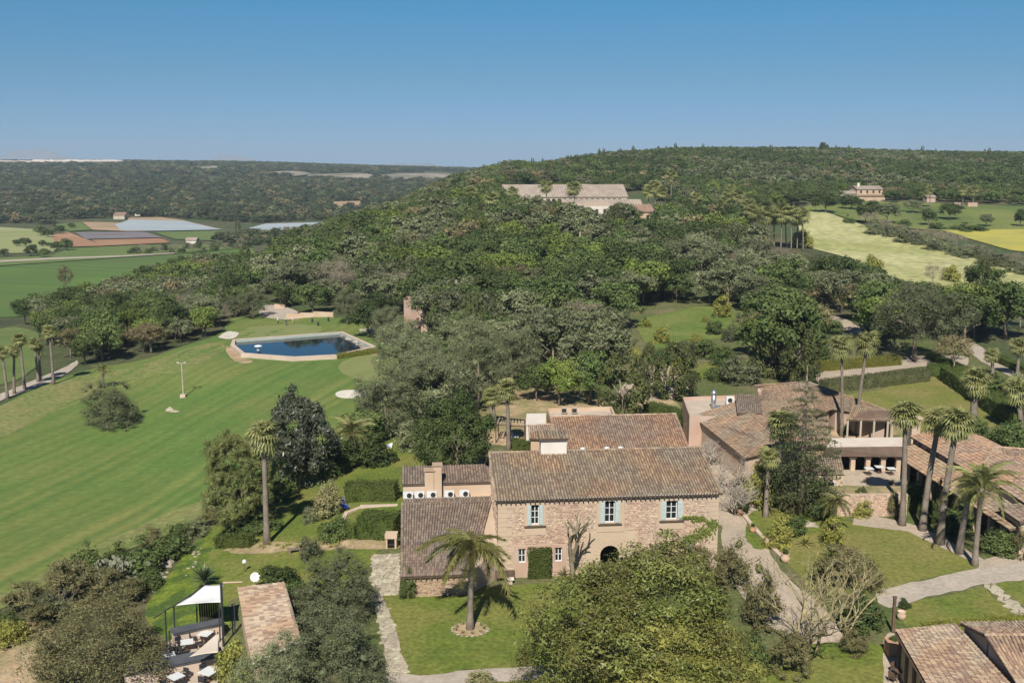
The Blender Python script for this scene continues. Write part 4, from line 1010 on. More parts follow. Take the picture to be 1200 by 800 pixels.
M['vine'] = mat('vine_leaf', (.21, .25, .05), (.16, .20, .04), .6, rough=.6, island=.3, trans=.25)
tag(link('climbing_vine', np_mesh('climbing_vine', np.concatenate(V), np.concatenate(F), [M['vine']])), 'yellow green vine climbing the east corner of the stone house', 'vine')
# clipped ivy block against the facade, between the small windows
o = link('clipped_hedge', leafy_box(2.0, .5, 2.8, M['hedge'], 4, .07, 90, .05)); o.location = HL(3.6, -.33, 0); o.rotation_euler[2] = ROT
tag(o, 'square clipped ivy block on the facade between two small white windows', 'hedge')
# ---- lean-to wing on the garden side
wing = empty('lean_to_wing', (0, 0, 0), 'low stone wing with a long sloping grey brown tiled roof', 'house wing')
wl = Wall(HL(-8.1, -3.3, 0), EX, 5.5, 1.9); b = MB(); wl.panel(b)
top = [HL(-8.1, -3.28, 1.9), HL(-2.65, -3.28, 1.9), HL(-.02, 0, 2.75), HL(-.02, 6.5, 4.75), HL(-8.1, 6.5, 4.75)]
b.prism([p + EY * .02 for p in top], -.4); b.build('wall', M['mortar'], wing)
wl.stones(M['stone_b'], wing, 12)
roof_tiles(HL(-8.35, -3.6, 1.95), HL(-2.5, -3.6, 1.95), HL(-.04, 6.5, 4.93), HL(-8.35, 6.5, 4.93), M['tile_g'], wing)
ridge_cap(HL(-8.3, -3.6, 1.95), HL(-8.3, 6.5, 4.95), M['tile_g'], wing, .1, 'verge_tiles')
b = MB()
for k in range(13): b.box(HL(-8.1 + k * .45, -3.45, 1.78), (.09, .4, .1), ROT)
b.build('rafter_ends', M['eave'], wing)
# ---- terrace block with chimneys and five air conditioners
blk = empty('terrace_block', (0, 0, 0), 'sandy plaster block with a tiled parapet and stepped chimneys', 'house wing')
b = MB(); b.prism([HL(-8.2, 6.5, 4.98), HL(-.02, 6.5, 4.98), HL(-.02, 8.0, 4.98), HL(-8.2, 8.0, 4.98)], -.4); b.prism([HL(-8.2, 8.0, 6.25), HL(-.02, 8.0, 6.25), HL(-.02, 11.5, 6.8), HL(-8.2, 11.5, 6.8)], -.4)
b.build('wall', M['plaster'], blk)
roof_tiles(HL(-8.3, 7.85, 6.3), HL(-.02, 7.85, 6.3), HL(-.02, 11.5, 6.95), HL(-8.3, 11.5, 6.95), M['tile_g'], blk)
roof_tiles(HL(-8.2, 6.5, 4.95), HL(-.1, 6.5, 4.95), HL(-.1, 7.15, 5.15), HL(-8.2, 7.15, 5.15), M['tile_g'], blk, name='ledge_tiles')
for x, w, zt in ((-5.75, .85, 7.55), (-5.0, .75, 8.05)):
    b = MB(); b.box(HL(x, 7.7, (zt + 4.9) / 2), (w, .8, zt - 4.9), ROT); c_ = b.build('chimney', M['plaster'], blk)
    b = MB(); b.box(HL(x, 7.7, zt + .16), (w + .2, 1.0, .1), ROT)
    for q in (-1, 1): b.box(HL(x + q * (w / 2 - .08), 7.7, zt + .055), (.14, .8, .11), ROT)
    b.build('chimney_cap', M['tile_l'], c_)
for k, x in enumerate((-7.75, -6.7, -5.55, -3.95, -2.55)):
    a = empty('air_conditioner', HL(x, 7.35, 5.0), ['white air conditioner at the far end of the parapet row', 'second white air conditioner from the end of the parapet', 'white air conditioner just before the chimneys', 'white air conditioner just past the chimneys', 'white air conditioner nearest the stone house gable'][k], 'air conditioner', 'air conditioners along the parapet', ROT)
    b = MB(); b.box((0, 0, .42), (.9, .34, .66)); b.build('casing', M['frame_w'], a)
    b = MB(); vs = [(.12 + .24 * math.cos(t * .5236), -.18, .44 + .24 * math.sin(t * .5236)) for t in range(12)]; b.add(vs + [(p[0], -.16, p[2]) for p in vs], [tuple(range(12)), tuple(range(23, 11, -1))] + [(i, 12 + i, 12 + (i + 1) % 12, (i + 1) % 12) for i in range(12)]); b.build('fan_grille', M['dark'], a)
    b = MB(); [b.box((q, 0, .045), (.08, .3, .09)) for q in (-.3, .3)]; b.build('foot', M['dark'], a)
# ---- rear wing
rear = empty('rear_wing', (0, 0, 0), 'rear wing with a large reddish tiled roof behind the main ridge', 'house wing')
P0 = [HL(7.4, BACK + .6, 6.1), HL(20.9, BACK + .6, 6.1), HL(21.6, 23.6, 8.55), HL(7.7, 23.6, 8.55)]
b = MB(); b.prism([p - Vector((0, 0, .2)) for p in [HL(7.7, BACK + .7, 6.1), HL(20.6, BACK + .7, 6.1), HL(21.3, 23.4, 8.5), HL(8.0, 23.4, 8.5)]], -.3); b.build('wall', M['plaster'], rear)
roof_tiles(*P0, M['tile_r'], rear); ridge_cap(P0[3], P0[2], M['tile_l'], rear); ridge_cap(P0[0], P0[3], M['tile_r'], rear, .1, 'verge_tiles'); ridge_cap(P0[1], P0[2], M['tile_r'], rear, .1, 'verge_tiles')
for k, x in enumerate((8.6, 10.9, 12.2)):
    a = empty('roof_vent', HL(x, RY + .7, RZ - .22), ['white domed roof vent nearest the chimney on the ridge', 'middle white domed roof vent on the ridge', 'white domed roof vent farthest from the chimney'][k], 'roof vent', 'roof vents behind the ridge')
    MB().lathe([(.26, 0), (.28, .2), (.2, .3), (.05, .34)], 10).build('vent_dome', M['frame_w'], a, True); MB().lathe([(.33, -.1), (.33, .03)], 10).build('collar', M['concrete'], a)
# ---------------------------------------------------------------- other buildings
def simple_win(parent, a, b, s, z0, w, hh, fm='frame_w', cols=2, rows=2):
    """framed window standing just proud of the wall a-b (seen from its outer side), centre at fraction s"""
    a, b = vec(a), vec(b); wl = Wall(Vector((a.x, a.y, 0)), (b - a), (b - a).to_2d().length, 1); x = wl.L * s
    return window(wl, parent, x - w / 2, x + w / 2, z0, z0 + hh, cols, rows, fm, sill=False, dep=-.05, bar=.06)
def block(name, label, top, m, roof='concrete', parapet=.35, cat='building', base=None):
    """flat roofed block with a parapet; top: world points of the wall head"""
    e = empty(name, (0, 0, 0), label, cat); top = [vec(p) for p in top]; n = len(top); c = sum(top, Vector()) / n
    zb = [(base if base is not None else h(p.x, p.y)) - .4 for p in top]
    b = MB(); b.prism([p - Vector((0, 0, parapet)) for p in top], zb); b.build('wall', M[m], e)
    inn = [p.lerp(c, .3 / max((p - c).length, 1)) for p in top]
    b = MB()
    for i in range(n):
        q = [top[i], top[(i + 1) % n], inn[(i + 1) % n], inn[i]]; b.prism([p + Vector((0, 0, .0)) for p in q], [p.z - parapet + .001 for p in q])
    b.build('parapet', M[m], e)
    inn2 = [p.lerp(c, .29 / max((p - c).length, 1)) - Vector((0, 0, parapet - .02)) for p in top]
    MB().prism(inn2, [p.z - .03 for p in inn2]).build('flat_roof', M[roof], e)
    return e
def tiled(name, label, quads, m, wallm='plaster', inset=.35, cat='building', base=None, capm=None, colw=.26, e=None, tiles=True):
    """building under one or more tiled slopes (eave0, eave1, ridge1, ridge0)"""
    e = e or empty(name, (0, 0, 0), label, cat)
    for q in quads:
        q = [vec(p) for p in q]; roof_tiles(*q, M[m], e, colw=colw)
        c = sum(q, Vector()) / 4; ins = [p.lerp(c, min(.4, inset / max((p - c).length, .1))) - Vector((0, 0, .24)) for p in q]
        MB().prism(ins, [min((base if base is not None else h(p.x, p.y)) - .4, p.z - .1) for p in ins]).build('wall', M[wallm], e)
        ridge_cap(q[3], q[2], M[capm or m], e)
    return e
# courtyard block behind the rear wing
cb = block('flat_roofed_block', 'low sand coloured block with a flat roof behind the reddish roof', [Z(646, 492, 4.2), Z(723, 490, 4.2), Z(717, 476, 4.2), Z(641, 478, 4.2)], 'plaster', parapet=.5)
w0, w1 = Z(646, 492, 4.2), Z(723, 490, 4.2)
for k, s in enumerate((.17, .3)): 
    a = empty('wall_vent_box', Z(661 + k * 12, 483.5, 3.9), ['square grey vent box on the sandy flat roof nearest the white cube', 'square grey vent box on the sandy flat roof farther along'][k], 'vent', 'vent boxes on the sandy flat roof')
    MB().box((0, 0, .35), (.75, .5, .7)).build('casing', M['concrete'], a); MB().box((0, -.262, .36), (.6, .03, .5)).build('grille', M['dark'], a)
wc = empty('white_annex', (0, 0, 0), 'small whitewashed cube beside the pergola', 'building'); t = [Z(616.5, 498, 3.4), Z(639, 496.5, 3.4), Z(639.5, 485, 3.4), Z(617.5, 485.5, 3.4)]
MB().prism(t, -.3).build('wall', M['white'], wc); MB().prism([p + (p - sum(t, Vector()) / 4) * .04 + Vector((0, 0, .1)) for p in t], [p.z + .002 for p in t]).build('coping', M['white'], wc)
tiled('tiled_shed', 'shed with loose pinkish roof tiles beside the white cube', [(Z(620, 514, 3.2), Z(650, 515, 3.2), Z(645, 497, 4.0), Z(619, 498.5, 4.0))], 'tile_l')
pg = empty('pergola', (0, 0, 0), 'dark timber pergola with cane shading behind the hedge', 'pergola')
pc = [Z(581, 497, 2.6), Z(616, 499.5, 2.6), Z(615, 492, 2.6), Z(584, 490, 2.6)]
for p in pc + [pc[0].lerp(pc[1], .5)]: MB().tube([(p.x, p.y, h(p.x, p.y) - .2), p], .08, 6).build('post', M['eave'], pg)
b = MB()
for i in range(4): b.tube([pc[i], pc[(i + 1) % 4]], .08, 4)
b.build('beam', M['eave'], pg)
for k in range(9):
    q = MB(); q.tube([pc[0].lerp(pc[1], (k + .5) / 9) + Vector((0, 0, .14)), pc[3].lerp(pc[2], (k + .5) / 9) + Vector((0, 0, .14))], .06, 4); q.build('slat', M['concrete'], pg)
# long roof beside the passage
E = [Z(874, 537, 3.3), Z(812, 487.5, 3.6), Z(862, 470.5, 5.6), Z(925, 524, 5.6)]
lr = tiled('long_roofed_house', 'long low house with a mottled brown roof beside the gravel passage', [tuple(E), (Z(935, 470, 3.5), Z(985, 522, 3.5), E[3], E[2])], 'tile_b', 'plaster', .45)
for k in range(5): simple_win(lr, E[1] + Vector((.45, 0, 0)), E[0] + Vector((.35, 0.3, 0)), .14 + k * .18, 1.2, .8, 1.6)
b = MB(); b.tube([E[0] + Vector((-.1, -.05, -.02)), E[1] + Vector((-.1, -.05, -.02))], .09, 5); b.build('gutter', M['eave'], lr)
# flat roofed kitchen block with pipes
kb = block('kitchen_block', 'pale flat roofed block with steel flues behind the long roof', [Z(808, 487, 4.4), Z(866, 489, 4.4), Z(892, 484, 4.4), Z(880, 462, 4.4), Z(800, 465, 4.4)], 'pinkplaster', 'concrete', .45)
kt = empty('roof_turret', (0, 0, 0), 'small plaster turret with a tiled lean-to roof on the flat block', 'building')
q = [Z(868, 480, 5.9), Z(890, 481, 5.9), Z(890, 469, 5.9), Z(866, 467, 5.9)]; q = [Vector((p.x, p.y, z)) for p, z in zip(q, (5.5, 5.5, 6.4, 6.4))]
MB().prism(q, 4.0).build('wall', M['plaster'], kt); roof_tiles(q[0] + Vector((-.5, -.4, .05)), q[1] + Vector((.3, -.4, .05)), q[2] + Vector((.3, .2, .08)), q[3] + Vector((-.5, .2, .08)), M['tile_g'], kt)
M['steel'] = mat('galvanised_steel', (.55, .56, .57), (.45, .46, .48), 2, .35, metal=.8)
fl = empty('steel_flue', Z(836, 478, 4.0), 'bent galvanised steel flue on the flat roof', 'flue')
MB().tube([(0, 0, -.2), (0, 0, 1.9)], .32, 10).build('pipe', M['steel'], fl, True); MB().lathe([(.42, 1.9), (.46, 2.15), (.1, 2.5)], 10).build('cowl', M['steel'], fl, True)
fl = empty('steel_duct', Z(841, 484, 4.0), 'boxy steel duct bending down over the parapet', 'duct')
MB().box((0, 0, .5), (1.1, .9, .9)).build('duct_box', M['steel'], fl); MB().tube([(.1, -.3, .7), (.3, -1.0, .6), (.7, -1.3, -.8)], .3, 8).build('pipe', M['steel'], fl, True)
a = empty('air_conditioner', Z(855, 474, 4.0), 'white air conditioner beside the turret on the flat block', 'air conditioner')
MB().box((0, 0, .62), (1.0, .5, 1.0)).build('casing', M['frame_w'], a); MB().lathe([(.32, 0), (.32, .02)], 12).build('fan_grille', M['dark'], a); a.children[1].location = (0, -.26, .65); a.children[1].rotation_euler = (R(90), 0, 0)
MB().box((0, 0, .06), (.9, .4, .12)).build('foot', M['dark'], a)
# big hipped roof behind the araucaria
E = [Z(893, 471, 3.2), Z(958, 487, 3.2), Z(946, 447, 5.6), Z(884, 452, 5.4)]
tiled('hall', 'wide hall with a low brown roof behind the dark araucaria', [tuple(E), (Z(975, 480, 3.2), Z(1052, 491, 3.2), Z(1046, 483, 3.5), Z(946, 447, 5.6)), (Z(958, 487, 3.2), Z(975, 480, 3.21), Z(950, 450, 5.5), Z(946, 447, 5.6))], 'tile_b', 'pinkplaster', .5)
pv = empty('garden_pavilion', (0, 0, 0), 'open dark pavilion with a brown tiled roof by the upper lawn', 'pavilion')
E = [Z(992, 492, 3.0), Z(1042, 493, 3.0), Z(1048, 481, 4.2), Z(1000, 474, 4.2)]; roof_tiles(*E, M['tile'], pv)
for k, p in enumerate((E[0], E[0].lerp(E[1], .33), E[0].lerp(E[1], .66), E[1], E[2], E[3])):
    c = sum(E, Vector()) / 4; p = p.lerp(c, .06); MB().tube([(p.x, p.y, h(p.x, p.y) - .2), (p.x, p.y, p.z - .1)], .14, 7).build('column', M['concrete'], pv)
MB().prism([Vector((p.x, p.y, 2.4)).lerp(Vector((c.x, c.y, 2.4)), .12) for p in (E[3], E[2], E[2] + Vector((0, .4, 0)), E[3] + Vector((0, .4, 0)))], -.2).build('back_wall', M['dark'], pv)  # near-black wall carries the shade under the pavilion roof in its colour
# arcade with pale terrace roof
ar = empty('arcade', (0, 0, 0), 'open arcade with plaster columns under a pale terrace roof', 'arcade')
T = [Z(968, 524, 4.3), Z(1062, 523, 4.3), Z(1062, 512, 4.3), Z(975, 513, 4.3)]
MB().prism(T, [4.0] * 4).build('terrace_roof', M['paleroof'], ar)
Rr = [Z(962, 534, 3.3), Z(1058, 535, 3.3), T[1] + Vector((0, 0, .02)), T[0] + Vector((0, 0, .02))]; roof_tiles(*Rr, M['tile_l'], ar)
back = [Vector((p.x, p.y, 4.0)) for p in (T[0], T[1], T[2], T[3])]
MB().prism([p + Vector((0, 2.2, -.05)) for p in back[:2]] + [p + Vector((0, .6, -.05)) for p in back[2:]], -.3).build('back_wall', M['dark'], ar)  # shade inside the arcade is put into this near-black colour
for k in range(6):
    p = Rr[0].lerp(Rr[1], .04 + .186 * k) + Vector((0, .6, 0)); cl = MB(); cl.box((p.x, p.y, 1.45), (.5, .5, 3.4)); cl.box((p.x, p.y, 3.0), (.7, .7, .2)); cl.build('column', M['plaster'], ar)
gl = empty('gable_house', (0, 0, 0), 'plaster gable house with a white framed door behind the araucaria', 'house')
E = [Z(928, 556, 3.1), Z(990, 556, 3.1), Z(985, 533, 4.6), Z(925, 536, 4.6)]; roof_tiles(*E, M['tile'], gl)
MB().prism([p.lerp(sum(E, Vector()) / 4, .06) - Vector((0, 0, .2)) for p in E], -.4).build('wall', M['plaster'], gl)
c = sum(E, Vector()) / 4
for s in (.25, .72): simple_win(gl, E[0].lerp(c, .06), E[1].lerp(c, .06), s, .2, 1.3, 2.1)
# long building running along the palms
dg = empty('colonnade_house', (0, 0, 0), 'long tiled house with a pent roof running behind the palms', 'house')
xe = lambda y: 44.2 + (114 - y) * .055
V3 = lambda x, y, z: Vector((x, y, z))
lo = [V3(xe(116), 116, 2.6), V3(xe(89.6), 89.6, 2.6), V3(xe(89.6) + 3, 89.6, 3.45), V3(xe(116) + 3, 116, 3.45)]
up = [V3(xe(117) + 2.8, 117, 4.15), V3(xe(97) + 2.8, 97, 4.15), V3(xe(97) + 7, 97, 5.4), V3(xe(117) + 7, 117, 5.4)]
up2 = [V3(xe(97) + 11, 97, 4.2), V3(xe(117) + 11, 117, 4.2), up[3], up[2]]
roof_tiles(*up, M['tile_r'], dg); roof_tiles(*up2, M['tile_r'], dg); roof_tiles(*lo, M['tile'], dg); ridge_cap(up[3], up[2], M['tile_l'], dg)
MB().prism([V3(xe(117) + 3.1, 116.8, 4.0), V3(xe(97) + 3.1, 97.2, 4.0), V3(xe(97) + 7, 97.2, 5.15), V3(xe(97) + 10.6, 97.2, 4.0), V3(xe(117) + 10.6, 116.8, 4.0), V3(xe(117) + 7, 116.8, 5.15)], -.3).build('wall', M['pinkplaster'], dg)
MB().prism([V3(xe(116) + 2.2, 115.8, 3.0), V3(xe(89.6) + 2.2, 90, 3.0), V3(xe(89.6) + 3.0, 90, 3.2), V3(xe(116) + 3.0, 115.8, 3.2)], -.3).build('arcade_wall', M['eave'], dg)  # dark colour puts the shade of the colonnade onto the wall
for k in range(9):
    p = lo[0].lerp(lo[1], .04 + .115 * k) + V3(.45, 0, 0); MB().box((p.x, p.y, 1.15), (.45, .45, 2.7)).build('column', M['plaster'], dg)
for k in range(8): simple_win(dg, V3(xe(117) + 3.1, 117, 0), V3(xe(97) + 3.1, 97, 0), .1 + .11 * k, 3.5, .5, .42, 'eave', 1, 1)
sr = tiled('corner_house', 'house with stepped brown roofs and a cream end wall at the palm walk', [(V3(48.0, 103, 4.3), V3(48.0, 92, 4.3), V3(53, 92, 5.7), V3(53, 103, 5.7)), (V3(58, 92, 4.3), V3(58, 103, 4.3), V3(53, 103, 5.7), V3(53, 92, 5.7))], 'tile_r', 'pinkplaster')
roof_tiles(V3(46.0, 93, 3.6), V3(46.0, 88.8, 3.6), V3(50, 88.8, 4.4), V3(50, 93, 4.4), M['tile_g'], sr)
MB().prism([V3(46.3, 89.1, 3.4), V3(56, 89.1, 3.4), V3(56, 93, 3.4), V3(46.3, 93, 3.4)], -.3).build('end_wall', M['ashlar'], sr)
tiled('hipped_house', 'house with a pale pinkish hipped roof beyond the date palm', [(Z(1140, 556, 4.2), Z(1185, 562, 4.2), Z(1172, 524, 5.6), Z(1164, 524, 5.6)), (Z(1185, 562, 4.2), Z(1260, 545, 4.2), Z(1250, 530, 5.2), Z(1172, 524, 5.6))], 'tile_l', 'plaster')
wf = block('white_roofed_block', 'block with a bright pale flat roof beside the pinkish roof', [Z(1164, 562, 4.0), Z(1250, 560, 4.0), Z(1250, 543, 4.0), Z(1178, 548, 4.0)], 'white', 'paleroof', .25)
pp = YD(1071, 512, 119); pl = empty('gate_pillar', (pp.x, pp.y, 0), 'square plaster pillar with a flat cap behind the arcade roof', 'pillar')
MB().box((0, 0, 2.9), (1.0, 1.0, 6.0)).build('shaft', M['plaster'], pl); MB().box((0, 0, 5.98), (1.5, 1.5, .2)).build('cap', M['ashlar'], pl)
# raised terrace in front of the arcade
tr = empty('raised_terrace', (0, 0, 0), 'raised gravel terrace with a rubble retaining wall below the arcade', 'terrace')
T4 = [V3(33.2, 100.6, 1.5), V3(40.5, 100.8, 1.5), V3(43.6, 112, 1.5), V3(31, 113, 1.5)]
MB().prism(T4, -.4).build('platform', M['gravel'], tr)
MB().prism([V3(33.3, 100.9, 2.25), V3(40.4, 101.1, 2.25), V3(41.4, 104, 2.25), V3(33.0, 104, 2.25)], 1.4).build('planting_bed', M['dirt'], tr)
rw = Wall(V3(33.2, 100.55, 0), (1, .027), 7.3, 2.4, .4); b = MB(); rw.panel(b); b.build('retaining_wall', M['mortar'], tr); rw.stones(M['stone'], tr, 31)
# bottom corner cottage
E = [Z(1103, 830, 3.0), Z(1050, 738, 3.0), Z(1118, 731, 4.6), Z(1235, 860, 4.6)]
ct = tiled('tiled_cottage', 'low cottage with a pale weathered tile roof at the foot of the lawn', [tuple(E)], 'tile_l', 'plaster', .5)
c = sum(E, Vector()) / 4
for k in range(6):
    p = E[1].lerp(E[0], .1 + k * .17) + Vector((.15, .05, 0)); MB().box((p.x, p.y, 1.2), (.3, .3, 3.2)).build('post', M['eave'], ct)
b = MB(); b.tube([E[1] + Vector((-.05, 0, -.15)), E[0] + Vector((-.05, 0, -.15))], .1, 5); b.build('eave_beam', M['eave'], ct)
ct2 = tiled('ridged_cottage', 'cottage with sunlit striped tile roof and a narrow brown gable', [(Z(1195, 806, 4.6), Z(1260, 812, 4.6), Z(1260, 744, 5.9), Z(1154, 744, 5.9)), (Z(1260, 728, 4.9), Z(1125, 730, 4.9), Z(1154, 744, 5.9), Z(1260, 744, 5.9))], 'tile_l', 'pinkplaster', .3)
# hilltop buildings
lb = empty('long_hilltop_building', (0, 0, 0), 'long low building with a pale grey roof on the hilltop', 'building')
def far_shed(e, a, b, depth, ze, zr, m, wm, base=None):
    """two slopes over a line a-b of eave feet (pixels), metres deep"""
    p, q = P(*a), P(*b); d = (q - p).normalized(); n = Vector((-d.y, d.x, 0)); z0 = min(p.z, q.z)
    E0, E1 = Vector((p.x, p.y, z0 + ze)), Vector((q.x, q.y, z0 + ze)); R0, R1 = E0 + n * depth / 2 + Vector((0, 0, zr - ze)), E1 + n * depth / 2 + Vector((0, 0, zr - ze)); G0, G1 = E0 + n * depth, E1 + n * depth
    bb = MB()
    for c4 in ((E0 - n * .4 - d * .4, E1 - n * .4 + d * .4, R1 + d * .4, R0 - d * .4), (G1 + n * .4 + d * .4, G0 + n * .4 - d * .4, R0 - d * .4, R1 + d * .4)):
        c4 = list(c4); bb.add(c4 + [v - Vector((0, 0, .25)) for v in c4], [(0, 1, 2, 3), (7, 6, 5, 4), (0, 4, 5, 1), (1, 5, 6, 2), (2, 6, 7, 3), (3, 7, 4, 0)])
    bb.build('roof', m, e)
    L_ = (q - p).length; nr = int(L_ / 1.2); rb = MB()
    for i in range(nr + 1): rb.tube([E0.lerp(E1, i / nr) - n * .4 + Vector((0, 0, .1)), R0.lerp(R1, i / nr) + Vector((0, 0, .1))], .12, 3, False)
    tag(rb.build('roof_tiles', m, e), kind='stuff')
    w = MB(); dn = Vector((0, 0, .3)); vs = [E0 - dn, E1 - dn, R1 - dn, R0 - dn, G0 - dn, G1 - dn]; lowz = z0 - 3
    w.prism([E0 - dn, E1 - dn, R1 - dn, R0 - dn], lowz); w.prism([R0 - dn + n * .01, R1 - dn + n * .01, G1 - dn, G0 - dn], lowz); w.build('wall', M[wm], e)
    return E0, E1
M['farroof'] = mat('pale_old_roof', (.36, .30, .25), (.28, .23, .195), .25, .95, 5)
M['farroof_b'] = mat('brown_old_roof', (.30, .20, .15), (.23, .16, .12), .4, .95, 5)
E0, E1 = far_shed(lb, (592, 241), (735, 242), 22, 4.8, 10.5, M['farroof'], 'concrete')
for k in range(14):
    p = E0.lerp(E1, .35 + k * .045) - Vector((0, .04, 0)); MB().box((p.x, p.y, p.z - 1.9), (1.6, .12, 1.9)).build('window', M['dark'], lb)
ls = empty('hilltop_gallery', (0, 0, 0), 'lower gallery with a pale roof in front of the long hilltop building', 'building')
E0, E1 = far_shed(ls, (660, 248), (752, 250), 11, 3.6, 6.2, M['farroof'], 'dark')
hb = empty('hilltop_house', (0, 0, 0), 'cream hilltop house with a brown tiled roof and dark windows', 'house')
E0, E1 = far_shed(hb, (729, 263), (766, 264), 10, 5.6, 8.4, M['farroof_b'], 'plaster')
for k in range(3):
    p = E0.lerp(E1, .2 + k * .3) - Vector((0, .04, 0)); MB().box((p.x, p.y, p.z - 2.2), (1.3, .12, 1.6)).build('window', M['dark'], hb)
hw = empty('hilltop_terrace', (0, 0, 0), 'whitish terrace block with a flat roof among the hilltop trees', 'building')
t = [P(684, 262), P(714, 262), P(714, 254), P(684, 254)]; zt = t[0].z + 7
MB().prism([(p.x, p.y, zt) for p in t], t[0].z - 3).build('wall', M['white'], hw); MB().prism([(p.x, p.y, zt + .5) for p in t], zt + .003).build('parapet', M['ashlar'], hw)
for k in range(3):
    p = t[0].lerp(t[1], .2 + k * .3); MB().box((p.x, p.y - .04, zt - 2), (1.2, .12, 1.5)).build('window', M['dark'], hw)
gh = empty('gabled_barn', (0, 0, 0), 'small grey gabled barn at the end of the long hilltop building', 'barn')
far_shed(gh, (606, 249), (622, 250), 9, 5.0, 7.5, M['farroof'], 'concrete')
vl = empty('meadow_villa', (0, 0, 0), 'pinkish two storey villa with a brown roof above the meadow', 'villa')
E0, E1 = far_shed(vl, (1004, 234), (1034, 234), 8, 6.0, 7.8, M['farroof'], 'plaster')
for k in range(4):
    for zz in (1.5, 4.3):
        p = E0.lerp(E1, .14 + k * .24) - Vector((0, .04, 0)); MB().box((p.x, p.y, p.z - zz), (1.3, .12, 1.4)).build('window', M['dark'], vl)
far_shed(vl, (1001, 236), (1037, 236), 4, 3.0, 3.6, M['farroof_b'], 'plaster')
MB().box(E0 + Vector((1.5, 3.5, 2.2)), (1.2, 1.2, 2.4)).build('chimney', M['white'], vl)
vw = empty('villa_annex', (0, 0, 0), 'low annex with a pale roof beside the pinkish villa', 'house'); far_shed(vw, (982, 233), (1002, 234), 8, 3.4, 4.8, M['farroof'], 'pinkplaster')
hu = empty('stone_hut', (0, 0, 0), 'tiny stone hut in the orchard east of the villa', 'hut'); far_shed(hu, (1086, 237), (1096, 237), 4, 3, 4, M['farroof'], 'pinkplaster')
for k, (a_, b_, l_) in enumerate((((1118, 243), (1125, 243), 'short pink garden wall east of the orchard hut'), ((1134, 243), (1145, 243), 'longer pink garden wall at the wood edge'))):
    p, q = P(*a_), P(*b_); c = (p + q) / 2; o = MB().box((c.x, c.y, c.z + 1), ((q - p).length, .5, 3)).build('garden_wall', M['pinkplaster']); tag(o, l_, 'wall')
# pink tower-like house in the grove, ochre house by the wood
pk = block('pink_tower_house', 'tall pinkish plaster building half hidden by the olive trees', [YD(473, 351.5, 232), YD(495, 353, 234), YD(498, 348, 244), YD(477, 347, 242)], 'pinkplaster', 'pinkplaster', .6)
MB().prism([p + Vector((0, 0, -.5)) for p in (YD(493, 366, 228), YD(502, 368, 228), YD(502, 366, 234), YD(493, 364, 234))], h(-18, 230) - 1).build('annex', M['pinkplaster'], pk)
far_shed(empty('forest_hut', (0, 0, 0), 'low hut with a pinkish roof at the edge of the hillside wood', 'hut'), (833, 337), (856, 337), 6, 2.4, 3.4, M['farroof'], 'white')
# valley farmhouses
for a_, b_, l_ in (((218, 286), (230, 286), 'white farmstead among trees beside the hedgerow in the valley'), ((158, 253), (168, 253), 'small white farmhouse at the foot of the far wood'),
                   ((441, 226), (455, 226.5), 'pale farmhouse on the far slope above the ochre field'), ((305, 193), (316, 193), 'pale house on the far ridge crest'), ((335, 192), (344, 192), 'second pale house on the far ridge crest'), ((488, 234), (498, 234), 'white farmhouse near the head of the valley')):
    p = P(*a_); far_shed(empty('farmhouse', (0, 0, 0), l_, 'farmhouse', 'farmhouses in the valley'), a_, b_, 6, 2.6, 4.2, M['farroof'], 'white')
gb = empty('greenhouse_shed', (0, 0, 0), 'grey brown shed beside the sheeted field', 'shed'); far_shed(gb, (133, 257), (146, 257), 14, 4, 6.5, M['farroof_b'], 'concrete')
# ---------------------------------------------------------------- single trees, palms and hedges
T = plant_px
T('olive_tree', 'olive_bush', 132, 499, 66, 62, 'lone grey green olive tree in the middle of the fairway', 'tree', sx=1.1)
for x, y, w, hh, k, l in ((297, 374, 40, 36, 'olive_big', 'grey olive at the end of the gravel yard behind the pond'), (334, 361, 36, 30, 'oak', 'dark oak behind the short wall of the gravel yard'), (366, 369, 52, 34, 'oak', 'broad dark oak leaning over the wall behind the golfers'), (408, 380, 40, 40, 'olive_big', 'grey olive at the far end of the wall behind the golfers'), (432, 396, 44, 40, 'oak', 'dark oak among the boulders behind the pond'), (456, 402, 46, 44, 'olive_big', 'grey olive among the boulders behind the pond')):
    T('pond_tree', k, x, y, w, hh, l, 'tree')
T('pine_tree', 'pine', 284, 622, 102, 116, 'bushy mid green pine tree at the edge of the fairway', 'tree', rz=1)
T('loquat_tree', 'loquat', 351, 574, 86, 108, 'tall dark glossy tree behind the leaning fan palm', 'tree', rz=2)
T('variegated_bush', 'bush_v', 383, 606, 42, 48, 'round cream leaved bush by the blue chair', 'bush', trunk=True)
T('evergreen_tree', 'dense', 535, 566, 98, 104, 'very dark dense round tree beside the house gable', 'tree')
T('topiary_ball', 'bush', 477, 701, 24, 36, 'clipped round topiary at the corner of the low wing', 'topiary')
T('olive_tree', 'olive_bush', 392, 726, 112, 88, 'wide grey green tree above the cobbled yard', 'tree', rz=0)
T('olive_tree', 'olive_bush', 392, 820, 150, 122, 'largest grey green tree below the side garden, beside the terrace cottage', 'tree', rz=2)
T('olive_tree', 'olive_bush', 320, 835, 118, 104, 'grey green tree at the bottom edge in front of the terrace cottage', 'tree', rz=4)
T('laurel_bush', 'bush_y', 276, 815, 54, 80, 'bright yellow green bush beside the terrace', 'bush')
T('magnolia_tree', 'magnolia', 752, 830, 260, 186, 'huge glossy leaved magnolia in front of the arched door', 'tree', rz=.5)
T('magnolia_tree', 'magnolia', 662, 826, 118, 98, 'smaller glossy magnolia at the corner of the front lawn', 'tree', rz=2.5)
T('pepper_tree', 'feather', 790, 868, 215, 140, 'soft yellow green feathery tree at the bottom edge', 'tree')
